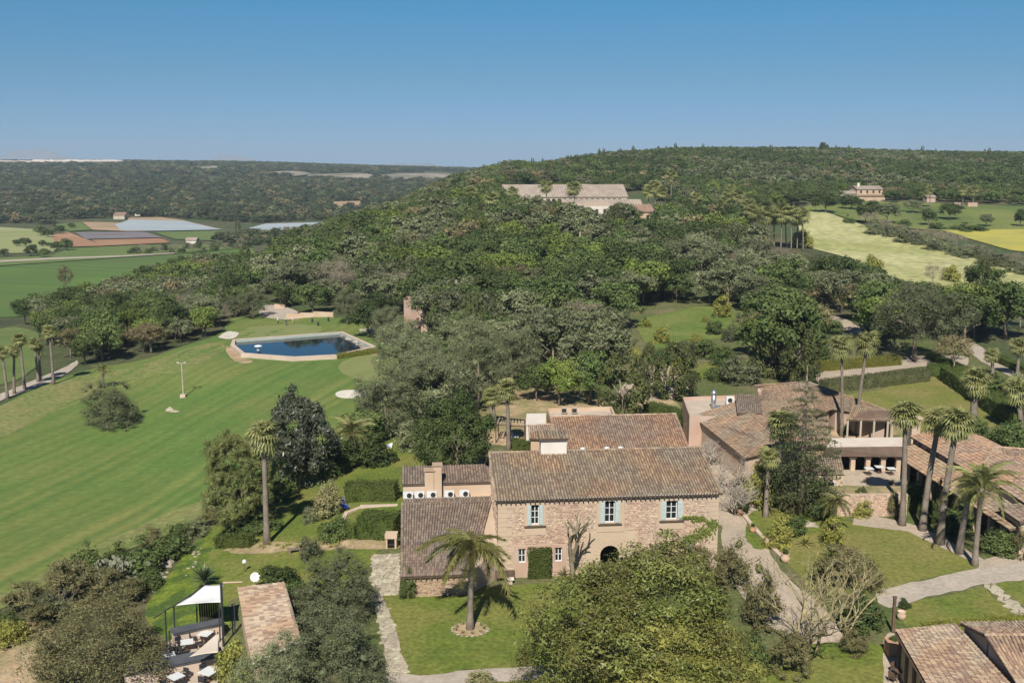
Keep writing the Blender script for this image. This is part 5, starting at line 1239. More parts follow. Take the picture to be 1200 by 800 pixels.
T('bramble_thicket', 'thicket', 118, 812, 180, 128, 'huge brown green thicket beside the terrace', 'bush')
for i, (x, y, w, hh, k, l) in enumerate([
    (30, 720, 60, 44, 'bush_b', 'brown green scrub bush at the very edge below the fairway'), (84, 706, 66, 60, 'bush_b', 'scrub bush with dead twigs above the great thicket'), (102, 668, 46, 34, 'bush', 'dark scrub bush between the fairway and the prickly pear'),
    (165, 676, 60, 44, 'bush', 'dark scrub bush behind the prickly pear'), (196, 656, 56, 38, 'bush', 'dark green scrub bush at the top of the grass bank'), (228, 630, 40, 26, 'bush_o', 'grey green scrub at the foot of the pine'),
    (152, 706, 50, 34, 'bush_b', 'brownish scrub beside the white rocks'), (12, 755, 50, 36, 'bush_y', 'bright green weeds at the edge of the bare dirt'), (56, 770, 40, 26, 'bush_b', 'low brown scrub on the bare dirt'), (44, 736, 44, 36, 'bush_b', 'scrub bush above the bare dirt'),
    (8, 742, 44, 34, 'bush', 'dark scrub above the bright weeds'), (58, 724, 46, 36, 'bush_o', 'greyish scrub among the dead twigs'), (120, 700, 56, 42, 'bush_b', 'brown scrub just above the great thicket'), (140, 664, 44, 30, 'bush', 'green scrub above the prickly pear'), (180, 642, 44, 28, 'bush_b', 'brown scrub between fairway and grass bank'), (212, 634, 40, 26, 'bush', 'dark scrub on the fairway edge near the pine'), (176, 690, 40, 30, 'bush', 'green scrub over the white stones'), (70, 684, 40, 26, 'bush_b', 'low scrub on the rough below the fairway'), (246, 616, 36, 24, 'bush_b', 'small brown scrub beneath the pine'),
    (424, 524, 62, 44, 'oak', 'dark leafy tree between the date palm and the bunker olive'), (398, 552, 48, 46, 'bush', 'dark shrub at the foot of the date palm'), (448, 506, 60, 58, 'olive_big', 'greyish tree close behind the small canopy'), (332, 584, 40, 34, 'bush', 'dark shrub between the pine and the dark glossy tree'), (478, 528, 44, 44, 'bush_o', 'greyish shrub near the dark dense tree'), (364, 612, 26, 24, 'bush_o', 'small shrub below the cream leaved bush'), (300, 596, 36, 30, 'bush', 'dark shrub under the middle of the pine'),
    (868, 602, 26, 30, 'bush', 'dark shrub between the passage and the pale trunked palm'), (868, 584, 28, 30, 'bush_b', 'brown shrub at the wall of the long roof'), (945, 578, 56, 40, 'bush', 'dark undergrowth at the araucaria foot'), (1076, 602, 20, 46, 'bush', 'narrow dark shrub behind the second tall palm'), (1090, 614, 28, 34, 'bush', 'dark shrub between the second and third tall palms'), (1113, 628, 28, 28, 'bush', 'dark shrub between the third and fourth tall palms'), (1010, 580, 24, 20, 'bush_b', 'brown clipped shrub on the planting bed'), (1028, 578, 20, 18, 'bush', 'green clipped shrub on the planting bed'), (1046, 583, 22, 24, 'bush_b', 'larger brown clipped dome on the planting bed'), (1052, 548, 16, 24, 'bush', 'slim dark shrub at the arcade corner'),
    (898, 430, 40, 34, 'bush_o', 'grey shrub before the dark upright tree'), (775, 428, 26, 24, 'bush', 'rounded shrub beyond the slimmest cypress'), (815, 408, 24, 20, 'bush_y', 'light shrub at the near side of the garden lawn'), (955, 425, 40, 30, 'bush', 'rounded shrub behind the golden hedge'), (985, 415, 36, 26, 'bush_o', 'grey rounded shrub behind the golden hedge'),
    (330, 690, 60, 34, 'bush', 'dark shrub behind the round tile roof'), (348, 712, 40, 40, 'bush', 'dark green shrub beside the round tile roof'), (364, 655, 34, 34, 'bush_o', 'small grey green shrub beside the wooden bench'),
    (395, 632, 46, 34, 'bush', 'dark leafy shrub between the cream bush and the rounded hedge'), (300, 624, 62, 22, 'bush', 'low dark shrub in the shade of the pine'),
    (385, 556, 70, 44, 'bush', 'dark shrub under the date palm at the side lawn'), (432, 545, 60, 50, 'bush', 'tall dark shrub behind the small canopy'), (470, 512, 46, 50, 'bush_o', 'grey green shrub behind the side lawn'),
    (630, 470, 50, 40, 'oak', 'dark tree at the back of the sandy yard'), (655, 476, 52, 56, 'oak2', 'brownish green tree beside the white dish'), (690, 474, 60, 60, 'oak', 'dark tree behind the flat roofed block'),
    (862, 449, 62, 38, 'bush_o', 'round brownish shrub behind the flat kitchen block'), (925, 446, 92, 96, 'oak', 'big rounded green tree behind the hall'), (905, 442, 50, 66, 'cypress', 'dark upright tree in front of the big rounded tree'), (936, 450, 44, 76, 'cypress', 'very dark narrow tree beside the driveway hedge'),
    (1072, 424, 112, 92, 'olive_big', 'great grey green tree overhanging the driveway'), (1030, 398, 70, 66, 'oak', 'dark tree behind the great overhanging tree'), (1130, 404, 70, 62, 'oak', 'dark tree beside the pale lane'), (1178, 398, 74, 66, 'oak', 'green tree beyond the pale lane'),
    (1118, 436, 46, 44, 'brown', 'thin brown tree at the end of the lane'), (1186, 528, 54, 44, 'bush', 'dark rounded shrub above the pinkish hipped roof'), (1140, 520, 46, 42, 'bush', 'dark rounded shrub beside the stout palm'), (1160, 472, 60, 46, 'bush', 'dark shrub beside the tall palm on the lane'),
    (1195, 480, 50, 50, 'bush_o', 'grey green shrub at the far edge of the upper lawn'),
    (846, 372, 28, 30, 'bush_y', 'round yellow green tree at the top of the garden lawn'), (879, 366, 24, 24, 'bush_y', 'second round yellow green tree by the garden lawn'), (757, 384, 14, 14, 'bush_y', 'tiny tree at the near corner of the garden lawn'),
    (838, 392, 26, 22, 'bush', 'dark green citrus tree in the middle of the garden lawn'), (826, 420, 38, 26, 'bush', 'dark green tree below the garden lawn'), (806, 420, 28, 26, 'bush_o', 'greyish tree below the garden lawn'), (848, 428, 38, 28, 'bush', 'broad dark bush beyond the clipped cypresses'), (876, 416, 44, 34, 'oak', 'rounded dark tree at the end of the garden lawn'),
    (838, 446, 30, 20, 'bush', 'low bush beside the small lawn'), (745, 425, 22, 20, 'bush_y', 'small light green bush beside the cypresses'), (890, 394, 40, 44, 'oak2', 'light green tree where the garden lawn ends'),
    (975, 392, 30, 24, 'bush', 'grey shrub beside the bend of the driveway'), (955, 400, 50, 44, 'brown', 'brownish thin tree above the driveway bend'),
    (855, 690, 60, 64, 'bush_b', 'sparse brownish shrub at the corner of the stone house'), (812, 676, 66, 44, 'bush_b', 'thin brown shrub against the facade'), (893, 735, 62, 80, 'bush_b', 'tall thin shrub between the passage and the magnolia'), (925, 790, 62, 60, 'bush_b', 'thin brown green shrub at the foot of the passage'),
    (876, 790, 60, 60, 'bush', 'dark leafy shrub behind the feathery tree'), (985, 690, 80, 58, 'bush_b', 'olive brown shrub at the edge of the courtyard lawn'), (1010, 735, 60, 44, 'bush', 'dark green shrub by the tall dark post'), (1020, 690, 46, 40, 'bush_b', 'yellowish shrub overhanging the courtyard lawn'), (1000, 765, 44, 34, 'bush_b', 'reddish brown low shrub on the corner lawn'),
    (912, 640, 40, 42, 'bush_y', 'strappy light green plant beside the clay pots'), (930, 628, 40, 32, 'bush', 'dark green border plant beside the pale trunks'), (960, 606, 36, 26, 'bush', 'low shrub beside the rounded boulder'), (1010, 606, 26, 24, 'bush_y', 'light shrub below the terrace wall'),
    (1008, 602, 18, 32, 'cypress', 'clipped green column against the terrace wall'), (1047, 606, 22, 34, 'bush_b', 'clipped brown green dome against the terrace wall'), (1098, 604, 22, 48, 'bush_b', 'upright shrub under the colonnade roof'), (1122, 618, 44, 30, 'bush', 'bright topped shrub beside the colonnade'), (1170, 648, 52, 36, 'bush', 'leafy green shrub below the pent roof'), (1196, 655, 24, 44, 'bush_b', 'purplish shrub against the cream end wall'),
    (888, 596, 40, 66, 'bush_y', 'tall yellow green shrub against the end of the long roof'), (906, 590, 46, 50, 'bush', 'dark bush under the pale palm'), (985, 568, 22, 18, 'bush_y', 'small bush beside the white framed door'),
    (822, 500, 36, 22, 'bush', 'dark shrub at the corner of the kitchen block'), (1035, 506, 22, 16, 'bush', 'dark shrub on the planted terrace beside the pavilion'), (1012, 507, 14, 10, 'bush_y', 'little green shrub on the planted terrace'), (990, 508, 18, 18, 'bush', 'clipped round shrub beside the thin palms'),
    (1068, 525, 40, 18, 'bush_y', 'light green shrub strip behind the gate pillar'), (975, 640, 34, 44, 'bush_y', 'young trailing tree on the courtyard lawn'), (565, 806, 40, 24, 'bush_v', 'small pale yellow bush on the beige path edge'), (626, 735, 26, 34, 'bush_y', 'pale strappy plant at the edge of the magnolia'), (655, 524, 66, 16, 'bush', 'low dark bush behind the house ridge')]):
    nm = {'bush': 'shrub', 'bush_o': 'shrub', 'bush_b': 'shrub', 'bush_y': 'shrub', 'bush_v': 'shrub', 'cypress': 'cypress_tree', 'oak': 'broadleaf_tree', 'oak2': 'broadleaf_tree', 'brown': 'thin_tree', 'olive_big': 'broadleaf_tree'}[k]
    T(nm, k, x, y, w, hh, l, 'tree' if 'tree' in nm else 'shrub')
for x, y, w, hh, l in ((760, 466, 24, 62, 'slimmest of the three clipped cypresses beside the gravel path'), (791, 468, 46, 64, 'middle sized clipped cypress at the end of the gravel path'), (728, 492, 54, 76, 'broadest clipped cypress nearest the sandy flat roof')):
    T('cypress_tree', 'cypress', x, y, w, hh, l, 'tree', 'clipped cypresses by the gravel path')
for x, y, w, hh, l in ((722, 276, 20, 34, 'dark cypress between the two hilltop houses'), (707, 236, 9, 22, 'dark cypress poking above the long hilltop roof'), (288, 322, 15, 34, 'dark pointed cypress on the spur above the valley'), (847, 340, 9, 34, 'thin cypress beside the forest hut'), (980, 213, 7, 18, 'thin dark cypress above the villa roof'), (993, 213, 6, 16, 'thinnest cypress above the villa roof'), (1053, 372, 20, 40, 'dark cypress beside the flowering meadow'), (1086, 368, 14, 26, 'small dark cypress below the flowering meadow')):
    T('cypress_tree', 'cypress', x, y, w, hh, l, 'tree')
for x, y, w, hh, k, l in ((604, 266, 30, 26, 'oak2', 'bright green tree in front of the gabled barn'), (632, 268, 34, 26, 'oak2', 'bright green rounded tree before the long hilltop roof'), (654, 266, 24, 22, 'oak', 'dark tree before the lower hilltop gallery'), (680, 276, 36, 26, 'oak', 'broad oak below the hilltop terrace'), (706, 280, 34, 24, 'olive', 'grey olive below the hilltop terrace'), (752, 290, 46, 34, 'oak', 'large dark oak hiding the foot of the cream hilltop house'), (776, 284, 30, 28, 'oak', 'dark oak beside the cream hilltop house'), (735, 300, 34, 30, 'olive', 'grey olive at the clearing below the cream house'), (586, 262, 26, 24, 'olive', 'grey tree at the far end of the long hilltop building'),
    (994, 240, 22, 12, 'oak', 'low oak screening the villa annex'), (1022, 242, 20, 10, 'bush', 'low bush at the foot of the villa'), (1046, 238, 22, 16, 'oak', 'oak at the end wall of the villa'), (975, 240, 22, 16, 'oak', 'oak at the far side of the villa annex')):
    T('hilltop_tree', k, x, y, w, hh, l, 'tree', sink=.3)
for x, y, w, hh, k, l in ((990, 590, 30, 26, 'bush', 'dark shrub on the near corner of the raised terrace'), (1040, 575, 26, 18, 'bush_y', 'green shrub on the raised terrace'), (1066, 596, 26, 40, 'bush', 'dark upright shrub beside the first tall palm'), (955, 590, 50, 40, 'bush', 'dark shrub mass under the araucaria'), (925, 600, 36, 30, 'bush_b', 'brown shrub under the araucaria'),
    (775, 402, 26, 22, 'bush_y', 'light green rounded shrub at the near edge of the garden lawn'), (795, 440, 30, 26, 'bush_y', 'light green rounded shrub beside the broad bush'), (858, 400, 30, 26, 'bush_o', 'grey green rounded shrub on the garden lawn'), (826, 378, 12, 10, 'bush_y', 'tiny light shrub on the garden lawn'), (868, 378, 20, 16, 'bush_o', 'small grey shrub on the garden lawn'), (908, 374, 22, 22, 'bush_y', 'light green shrub beyond the garden lawn')):
    T('shrub', k, x, y, w, hh, l, 'shrub')
for i, (x, y, w, hh, k, l) in enumerate([(967, 250, 32, 24, 'oak', 'round dark orchard tree nearest the villa annex'), (998, 246, 28, 15, 'oak', 'low dark orchard tree below the villa'), (1014, 262, 26, 22, 'oak', 'round dark tree at the head of the hedgerow'), (995, 262, 16, 10, 'bush', 'small dark bush on the flowering meadow edge'),
    (1040, 262, 34, 24, 'olive', 'grey olive tree at the head of the hedgerow'), (1070, 250, 28, 15, 'olive', 'flat topped grey orchard tree'), (1087, 265, 20, 21, 'oak', 'upright dark orchard tree above the yellow field'), (1113, 258, 30, 20, 'oak', 'spreading dark orchard tree casting a long shadow'), (1155, 266, 20, 16, 'olive', 'pale grey round orchard tree'), (1196, 266, 18, 20, 'oak', 'orchard tree at the far edge of the yellow field'),
    (1098, 269, 22, 12, 'bush', 'low scrub on the edge of the yellow field'), (1135, 270, 50, 9, 'bush', 'long low scrub along the yellow field'), (1060, 266, 20, 12, 'bush', 'low scrub beside the orchard meadow'),
    (1020, 330, 34, 38, 'bush_y', 'light green young tree in the flowering meadow'), (1093, 334, 26, 26, 'grey', 'leafless tree standing in the flowering meadow'), (1115, 330, 26, 24, 'bush_y', 'pale green sapling in the flowering meadow'), (1150, 345, 44, 36, 'oak', 'dark round tree at the lower meadow corner'), (940, 290, 30, 26, 'bush_y', 'light green shrub beside the palm row')]):
    T('orchard_tree', k, x, y, w, hh, l, 'tree', 'trees of the orchard meadow', sink=.3)
for i in range(34):
    t = i / 33; x, y = 1018 + 190 * t, 268 + 52 * t + 4 * math.sin(i * 2)
    T('shrub', 'grey' if i % 3 == 0 else 'bush_o', x, y + (2 if i % 2 else 0), 24 + 6 * math.sin(i), 17 + 4 * math.cos(i * 1.7), 'greyish shrub in the long hedgerow between the meadow and the yellow field', 'shrub', 'shrubs of the long field hedgerow', sink=.5)
for i, (x, y, w) in enumerate([(20, 289, 11), (30, 290, 15), (50, 289, 10), (58, 289, 7), (40, 292, 8), (66, 294, 14), (78, 294, 18), (5, 300, 12), (36, 300, 16), (52, 302, 14), (48, 277, 16), (56, 279, 14), (70, 275, 14), (84, 268, 9)]):
    T('field_tree', 'oak', x, y, w, w * .8, 'small dark round tree among the pale valley fields', 'tree', 'round trees among the pale valley fields', sink=.5)
for i in range(22):
    x = 155 + i * 6.4; y = 297.5 - i * .35 + 2 * math.sin(i * 3)
    T('field_tree', ('bush', 'bush_o', 'grey')[i % 3], x, y, 13, 10 + 2 * math.sin(i * 1.3), 'low shrub in the hedgerow across the valley fields', 'shrub', 'shrubs of the valley hedgerow', sink=.5)
T('broadleaf_tree', 'oak', 964, 181, 11, 14, 'single tall tree breaking the hill skyline', 'tree', sink=1)
T('thin_tree', 'brown', 78, 347, 20, 36, 'lone lanky tree in front of the deep green crop field', 'tree')
for x, y, w, hh, l in ((452, 512, 84, 78, 'grey green olive closest to the white bunker'), (505, 500, 104, 92, 'large grey olive behind the dark dense tree'), (560, 478, 96, 84, 'broad olive tree above the pergola'), (490, 470, 90, 78, 'olive tree behind the bunker olive'), (600, 458, 80, 70, 'pale olive tree above the white palm'), (545, 448, 90, 80, 'grey olive tree in the middle of the grove'), (470, 440, 70, 66, 'olive tree at the grove edge by the putting green')):
    T('olive_tree', 'olive_big', x, y, w, hh, l, 'tree')
# palms
for i, (x, y, cx, cy, s) in enumerate([(9, 467, 2, 412, 1.0), (17, 462, 17, 411, .9), (29, 456, 23, 397, 1.1), (45, 448, 40, 402, 1.0), (48, 447, 45, 407, .8), (63, 451, 58, 388, 1.15)]):
    palm_px(x, y, cx, cy, 'fan', ['palm at the very end of the row by the golf path', 'second shorter palm in the row by the golf path', 'tall slender palm third in the row by the golf path', 'middle palm beside its shorter twin by the golf path', 'short palm close behind a taller one by the golf path', 'tallest palm of the row with a bright crown, nearest the path end'][i], 'palms beside the golf path', size=s, nf=24, r0=.26)
palm_px(121, 455, 121, 435, 'date', 'small dark date palm behind the lone olive tree', size=.95, nf=22, r0=.25)
palm_px(313, 638, 309, 508, 'fan', 'tall leaning fan palm in the side garden beside the pine', size=1.35, nf=30, r0=.3)
palm_px(551, 738, 553, 642, 'queen', 'feathery yellow green palm in a round bed on the front lawn', size=1.12, nf=17, r0=.26)
palm_px(596, 527, 594, 455, 'fan', 'tall pale palm behind the house roof', size=1.2, nf=30, r0=.28)
palm_px(580, 500, 576, 464, 'fan', 'shorter shaggy palm in front of the pergola', size=1.1, nf=26, r0=.3)
palm_px(1057, 616, 1061, 484, 'fan', 'first tall palm of the row on the courtyard lawn', 'palms along the courtyard lawn', size=1.25, nf=32, r0=.3)
palm_px(1081, 622, 1101, 492, 'fan', 'second leaning palm of the courtyard row', 'palms along the courtyard lawn', size=1.25, nf=32, r0=.32)
palm_px(1101, 638, 1122, 494, 'fan', 'third leaning palm of the courtyard row with a shaggy brown neck', 'palms along the courtyard lawn', size=1.3, nf=34, r0=.34)
palm_px(1124, 649, 1138, 570, 'fan', 'shortest dark palm of the courtyard row', 'palms along the courtyard lawn', size=1.0, nf=24, r0=.32)
palm_px(1142, 663, 1150, 572, 'date', 'date palm with long arching fronds ending the courtyard row', 'palms along the courtyard lawn', size=1.45, nf=34, r0=.26)
palm_px(897, 606, 901, 535, 'fan', 'pale trunked palm hidden by the dark araucaria', size=.9, nf=20, r0=.26)
palm_px(910, 592, 916, 496, 'fan', 'bright fan palm in front of the dark araucaria', size=1.35, nf=34, r0=.26)
palm_px(986, 512, 986, 405, 'fan', 'thin straight palm by the pavilion', size=1.3, nf=28, r0=.22)
palm_px(1003, 510, 1017, 400, 'fan', 'thin leaning palm by the pavilion', size=1.35, nf=28, r0=.24)
palm_px(1139, 508, 1144, 446, 'fan', 'stout palm with a thick pale trunk at the hedge', size=1.55, nf=34, r0=.55)
palm_px(1192, 442, 1194, 405, 'fan', 'palm standing across the pale lane', size=1.3, nf=24, r0=.3)
palm_px(1163, 440, 1162, 415, 'fan', 'small palm beside the pale lane', size=1.1, nf=22, r0=.3)
palm_px(1196, 505, 1190, 455, 'fan', 'pale greyish palm in front of the dark hedge', size=1.4, nf=26, r0=.4)
palm_px(415, 545, 412, 508, 'date', 'broad date palm in the shade behind the tall hedge', size=1.35, nf=34, r0=.35)
palm_px(310, 318, 310, 302, 'date', 'date palm beside the pointed cypress on the spur', size=1.6, nf=26, r0=.4)
palm_px(978, 622, 980, 588, 'queen', 'young drooping palm on the courtyard lawn', size=.55, nf=16, r0=.16)
for i, (x, y, cy, s) in enumerate([(901, 292, 253, 1.5), (907, 290, 258, 1.3), (915, 293, 250, 1.6), (921, 290, 257, 1.4), (927, 294, 252, 1.6), (934, 292, 258, 1.4), (941, 294, 255, 1.5), (896, 284, 258, 1.3), (876, 282, 243, 1.5), (884, 284, 250, 1.3), (865, 262, 232, 1.5), (856, 258, 227, 1.6), (850, 262, 240, 1.5), (815, 258, 234, 1.3), (786, 248, 208, 1.4), (768, 256, 221, 1.5), (760, 258, 226, 1.4), (775, 258, 228, 1.3), (641, 257, 221, 1.5), (673, 262, 223, 1.6), (600, 256, 228, 1.3), (630, 262, 242, 1.5), (552, 254, 228, 1.5), (575, 262, 235, 1.5), (1090, 244, 225, 1.3), (1128, 242, 224, 1.4), (1140, 242, 226, 1.3)]):
    palm_px(x, y, x + (i % 3 - 1), cy - 3, 'fan', 'tall fan palm in the row at the head of the flowering meadow' if i < 10 else 'fan palm rising from the wood beside the hilltop buildings' if i < 24 else 'fan palm at the wood edge east of the villa',
            'palms at the head of the flowering meadow' if i < 10 else 'palms around the hilltop buildings' if i < 24 else 'palms east of the villa', size=s * 1.7, nf=20, r0=.24)
# hedges
hedge((407, 587), (467, 586), 1.9, 2.1, 'long tall clipped hedge with a bright green top beside the parapet block')
hedge((424, 628), (468, 630), 2.6, 2.4, 'rounded thick hedge beside the low wing')
hedge((256, 641), (298, 640), 1.2, 1.3, 'low dark clipped hedge below the pine')
hedge((376, 631), (420, 631), 1.0, 1.5, 'loose dark hedge behind the earth bed')
hedge((600, 527), (640, 528), 1.6, 1.5, 'dark clipped hedge behind the house ridge in front of the pergola')
hedge((760, 486), (806, 500), 2.4, 2.0, 'thick dark green hedge behind the reddish roof')
hedge((804, 497), (822, 523), 2.2, 2.0, 'thick dark hedge turning the corner of the reddish roof')
hedge((930, 437), (1052, 427), 2.4, 1.7, 'golden green hedge along the far side of the driveway', 'hedge_y')
hedge((965, 460), (1084, 446), 2.4, 2.1, 'greyish clipped hedge along the near side of the driveway', 'hedge_o')
hedge((1086, 440), (1112, 442), 2.4, 2.2, 'short dark hedge block at the driveway end')
hedge((1112, 446), (1200, 505), 3.2, 2.6, 'long very dark hedge along the upper lawn')
hedge((1090, 420), (1240, 490), 1.8, 1.3, 'dark hedge beside the pale lane')
hedge((1160, 420), (1240, 455), 1.6, 1.4, 'green hedge across the pale lane')
hedge((394, 421), (442, 414), 1.6, 1.1, 'bright clipped hedge at the corner of the pond', 'hedge_y')
hedge((1080, 740), (1240, 727), .5, .8, 'bright yellow green creeper along the cottage roof edge', 'hedge_y', ls=.07)
hedge((700, 505), (740, 505), 1.0, 1.0, 'low hedge behind the reddish roof')
# araucaria: trunk and tiers of flat branches, each a part
M['araucaria'] = mat('araucaria_needle', (.06, .078, .03), (.095, .11, .042), .4, rough=.7, island=.35, trans=.1)
ap = P(938, 604); ae = empty('araucaria', ap, 'dark tiered araucaria rising between the long roof and the arcade', 'conifer'); AH = (YD(936, 428, ap.y)).z
b = MB(); b.tube([(0, 0, -.3), (0, 0, AH * .5), (0, 0, AH)], [.4, .26, .05], 8); b.build('trunk', M['bark'], ae, True)
def araucaria_branch(seed):
    rg = np.random.default_rng(seed); n = 230; t = rg.random(n) ** .8; side = rg.normal(size=n) * (.06 + .17 * (1 - abs(t - .55)))
    C = np.stack([.06 + t * .94, side, .12 * np.sin(t * 2.2) - .10 * t * t + rg.normal(size=n) * .028], 1); N_ = rg.normal(size=(n, 3)) * .6 + np.array([0, 0, 1.0]); N_ /= np.linalg.norm(N_, axis=1, keepdims=True)
    V, F = leaf_quads(C, N_, np.full(n, .036), rg, .4); return np_mesh('branch', V, F, [M['araucaria']])
AB = [araucaria_branch(i) for i in range(3)]; rb = random.Random(2)
for k in range(13):
    t = k / 12; z = AH * (.12 + .84 * t ** .92); L_ = 4.3 * (1 - t) ** .8 * (1 if t > .12 else .8) + .5
    for q in range(5):
        o = tag(link('branch', AB[rb.randrange(3)], ae), kind='stuff'); o.location = (0, 0, z); s = L_ * rb.uniform(.8, 1.12); o.scale = (s, s, s * 1.1); o.rotation_euler = (rb.uniform(-.15, .15), rb.uniform(-.12, .1), k * .5 + q * 1.2566 + rb.uniform(-.15, .15))
# bare branching trees
def bare(name, p, H_, W_, label, m, seed, levels=5, r0=.16, stems=3, cat='tree', thick=.68, n0=3, twigs=True):
    rnd = random.Random(seed); e = empty(name, p, label, cat); tr, br = MB(), MB()
    def grow(q, d, L_, r, lv):
        e_ = q + d * L_; mid = q.lerp(e_, .5) + Vector((rnd.uniform(-.1, .1), rnd.uniform(-.1, .1), rnd.uniform(0, .1))) * L_
        (tr if lv == 0 else br).tube([q, mid, e_], [r, r * .85, r * .7], 5 if lv < 2 else 3, False)
        if lv >= levels: return
        for k in range(2 if lv else n0):
            v = (d + Vector((rnd.uniform(-1, 1) * W_, rnd.uniform(-1, 1) * W_, rnd.uniform(-.1, .5))) * .75).normalized(); grow(e_, v, L_ * rnd.uniform(.6, .88), r * thick, lv + 1)
    for s in range(stems):
        a = 6.283 * s / stems + rnd.uniform(-.4, .4); d = Vector((math.cos(a) * .35 * W_ * (stems > 1), math.sin(a) * .35 * W_ * (stems > 1), 1)).normalized(); grow(Vector((.1 * math.cos(a), .1 * math.sin(a), -.15)), d, H_ * .27, r0, 0)
    tr.build('trunk', m, e, True); tag(br.build('branches', m, e), kind='stuff'); return e
M['twig'] = mat('grey_bark', (.26, .22, .16), (.19, .155, .11), 3, .9)
M['twig_y'] = mat('lichen_bark', (.36, .31, .17), (.24, .20, .11), 3, .9)
pp = P(668, 684); bare('pollarded_tree', pp, 8.6, 1.0, 'pollarded bare tree with stubby branches in front of the facade', M['twig'], 5, levels=3, r0=.27, stems=1, thick=.66, n0=4)
bare('bare_tree', P(945, 775), 8.0, 1.05, 'many stemmed bare tree with lichened twigs beside the passage', M['twig_y'], 8, levels=6, r0=.13, stems=5)
bare('bare_tree', P(990, 745), 6.5, 1.2, 'smaller leafless tree leaning over the courtyard lawn', M['twig_y'], 12, levels=6, r0=.1, stems=3)
bare('dead_shrub', P(76, 712), 3.2, 1.2, 'dead grey branching shrub above the thicket', M['twig'], 14, levels=4, r0=.09, stems=3, cat='shrub')
M['wisteria'] = mat('silver_twig', (.40, .36, .31), (.30, .26, .22), 2, .9)
for k, (x, y, hh, l) in enumerate(((836, 545, 3.4, 'silvery tangle of bare climber beside the reddish roof'), (852, 580, 4.2, 'thickest silvery tangle of bare climber in the passage'), (862, 604, 3.6, 'silvery bare climber at the passage end near the facade corner'), (826, 515, 3.0, 'silvery bare climber at the far end of the passage'))):
    bare('bare_climber', P(x, y), hh * 1.25, 1.7, l, M['wisteria'], 40 + k, levels=6, r0=.085, stems=8, cat='climber')
# yuccas and border plants
M['yucca'] = mat('yucca_leaf', (.045, .07, .03), (.07, .10, .045), 2, .5, island=.3, spec=.5)
def rosette(name, p, L_, n, label, m, seed, cat='plant', group=None, stem=.4):
    rnd = random.Random(seed); e = empty(name, p, label, cat, group); b = MB()
    for i in range(n):
        a, el = i * 2.399, R(rnd.uniform(-5, 80)); d = Vector((math.cos(a) * math.cos(el), math.sin(a) * math.cos(el), math.sin(el))); s = Vector((-math.sin(a), math.cos(a), 0)) * L_ * .045; l = L_ * rnd.uniform(.75, 1.1); c = Vector((0, 0, stem))
        b.add([c - s, c + s, c + d * l * .6 + s * .9, c + d * l * .6 - s * .9, c + d * l + Vector((0, 0, -.12 * l))], [(0, 1, 2, 3), (3, 2, 4)])
    tag(b.build('leaves', m, e), kind='stuff'); MB().tube([(0, 0, -.1), (0, 0, stem)], .12, 6).build('stem', M['bark'], e); return e
rosette('yucca', P(240, 690), 1.7, 80, 'spiky dark yucca behind the white shade sail', M['yucca'], 3, stem=.9)
rosette('spiky_plant', P(660, 682), 1.0, 40, 'spiky reddish pot plant beside the small white window', M['thicket'], 4, stem=.6)
rosette('agave', P(944, 640), 1.2, 34, 'strappy green plant in the tropical bed', M['yellowgreen'], 6, stem=.3)
rosette('agave', P(925, 622), 1.3, 34, 'strappy plant nearest the clay pots', M['hedge'], 7, stem=.4)
rosette('agave', P(975, 655), 1.2, 30, 'darker strappy plant under the young palm', M['hedge'], 8, stem=.3)
for k in range(9):
    a = k * .7; c = P(551, 738); x, y = c.x + 1.1 * math.cos(a), c.y + .9 * math.sin(a)
    rosette('bedding_plant', (x, y, h(x, y)), .35, 16, 'small dark plant in the round bed around the feathery palm', M['hedge'], k, group='plants round the feathery palm', stem=.1)
for k in range(16):
    x = 305 + k * 6.2 + 2 * math.sin(k * 5); rosette('bedding_plant', P(x, 641 + 2 * math.sin(k * 2)), .55, 18, 'small yellowish plant in the earth bed below the leaning palm', M['yellowgreen'], 20 + k, group='plants in the earth bed', stem=.1)
# prickly pear
cp = P(137, 683); ce = empty('prickly_pear', cp, 'pale grey green prickly pear cactus among the scrub', 'cactus'); rc = random.Random(3); b = MB()
for i in range(170):
    c = Vector((rc.gauss(0, 1.1), rc.gauss(0, .7), rc.uniform(.2, 2.4))); a = rc.uniform(0, 3.14); tl = rc.uniform(-.7, .7); u = Vector((math.cos(a), math.sin(a), 0)); v = Vector((0, 0, 1)) + u * tl; v.normalize(); w = u.cross(v) * .035; s = rc.uniform(.16, .27)
    ring = [c + u * (s * .75 * math.cos(q * .785)) + v * (s * math.sin(q * .785)) for q in range(8)]
    b.add([p + w for p in ring] + [p - w for p in ring], [tuple(range(8)), tuple(range(15, 7, -1))] + [(q, 8 + q, 8 + (q + 1) % 8, (q + 1) % 8) for q in range(8)])
tag(b.build('pads', M['cactus'], ce), kind='stuff'); MB().tube([(0, 0, -.2), (0, 0, 1.2)], .16, 6).build('stem', M['cactus'], ce)
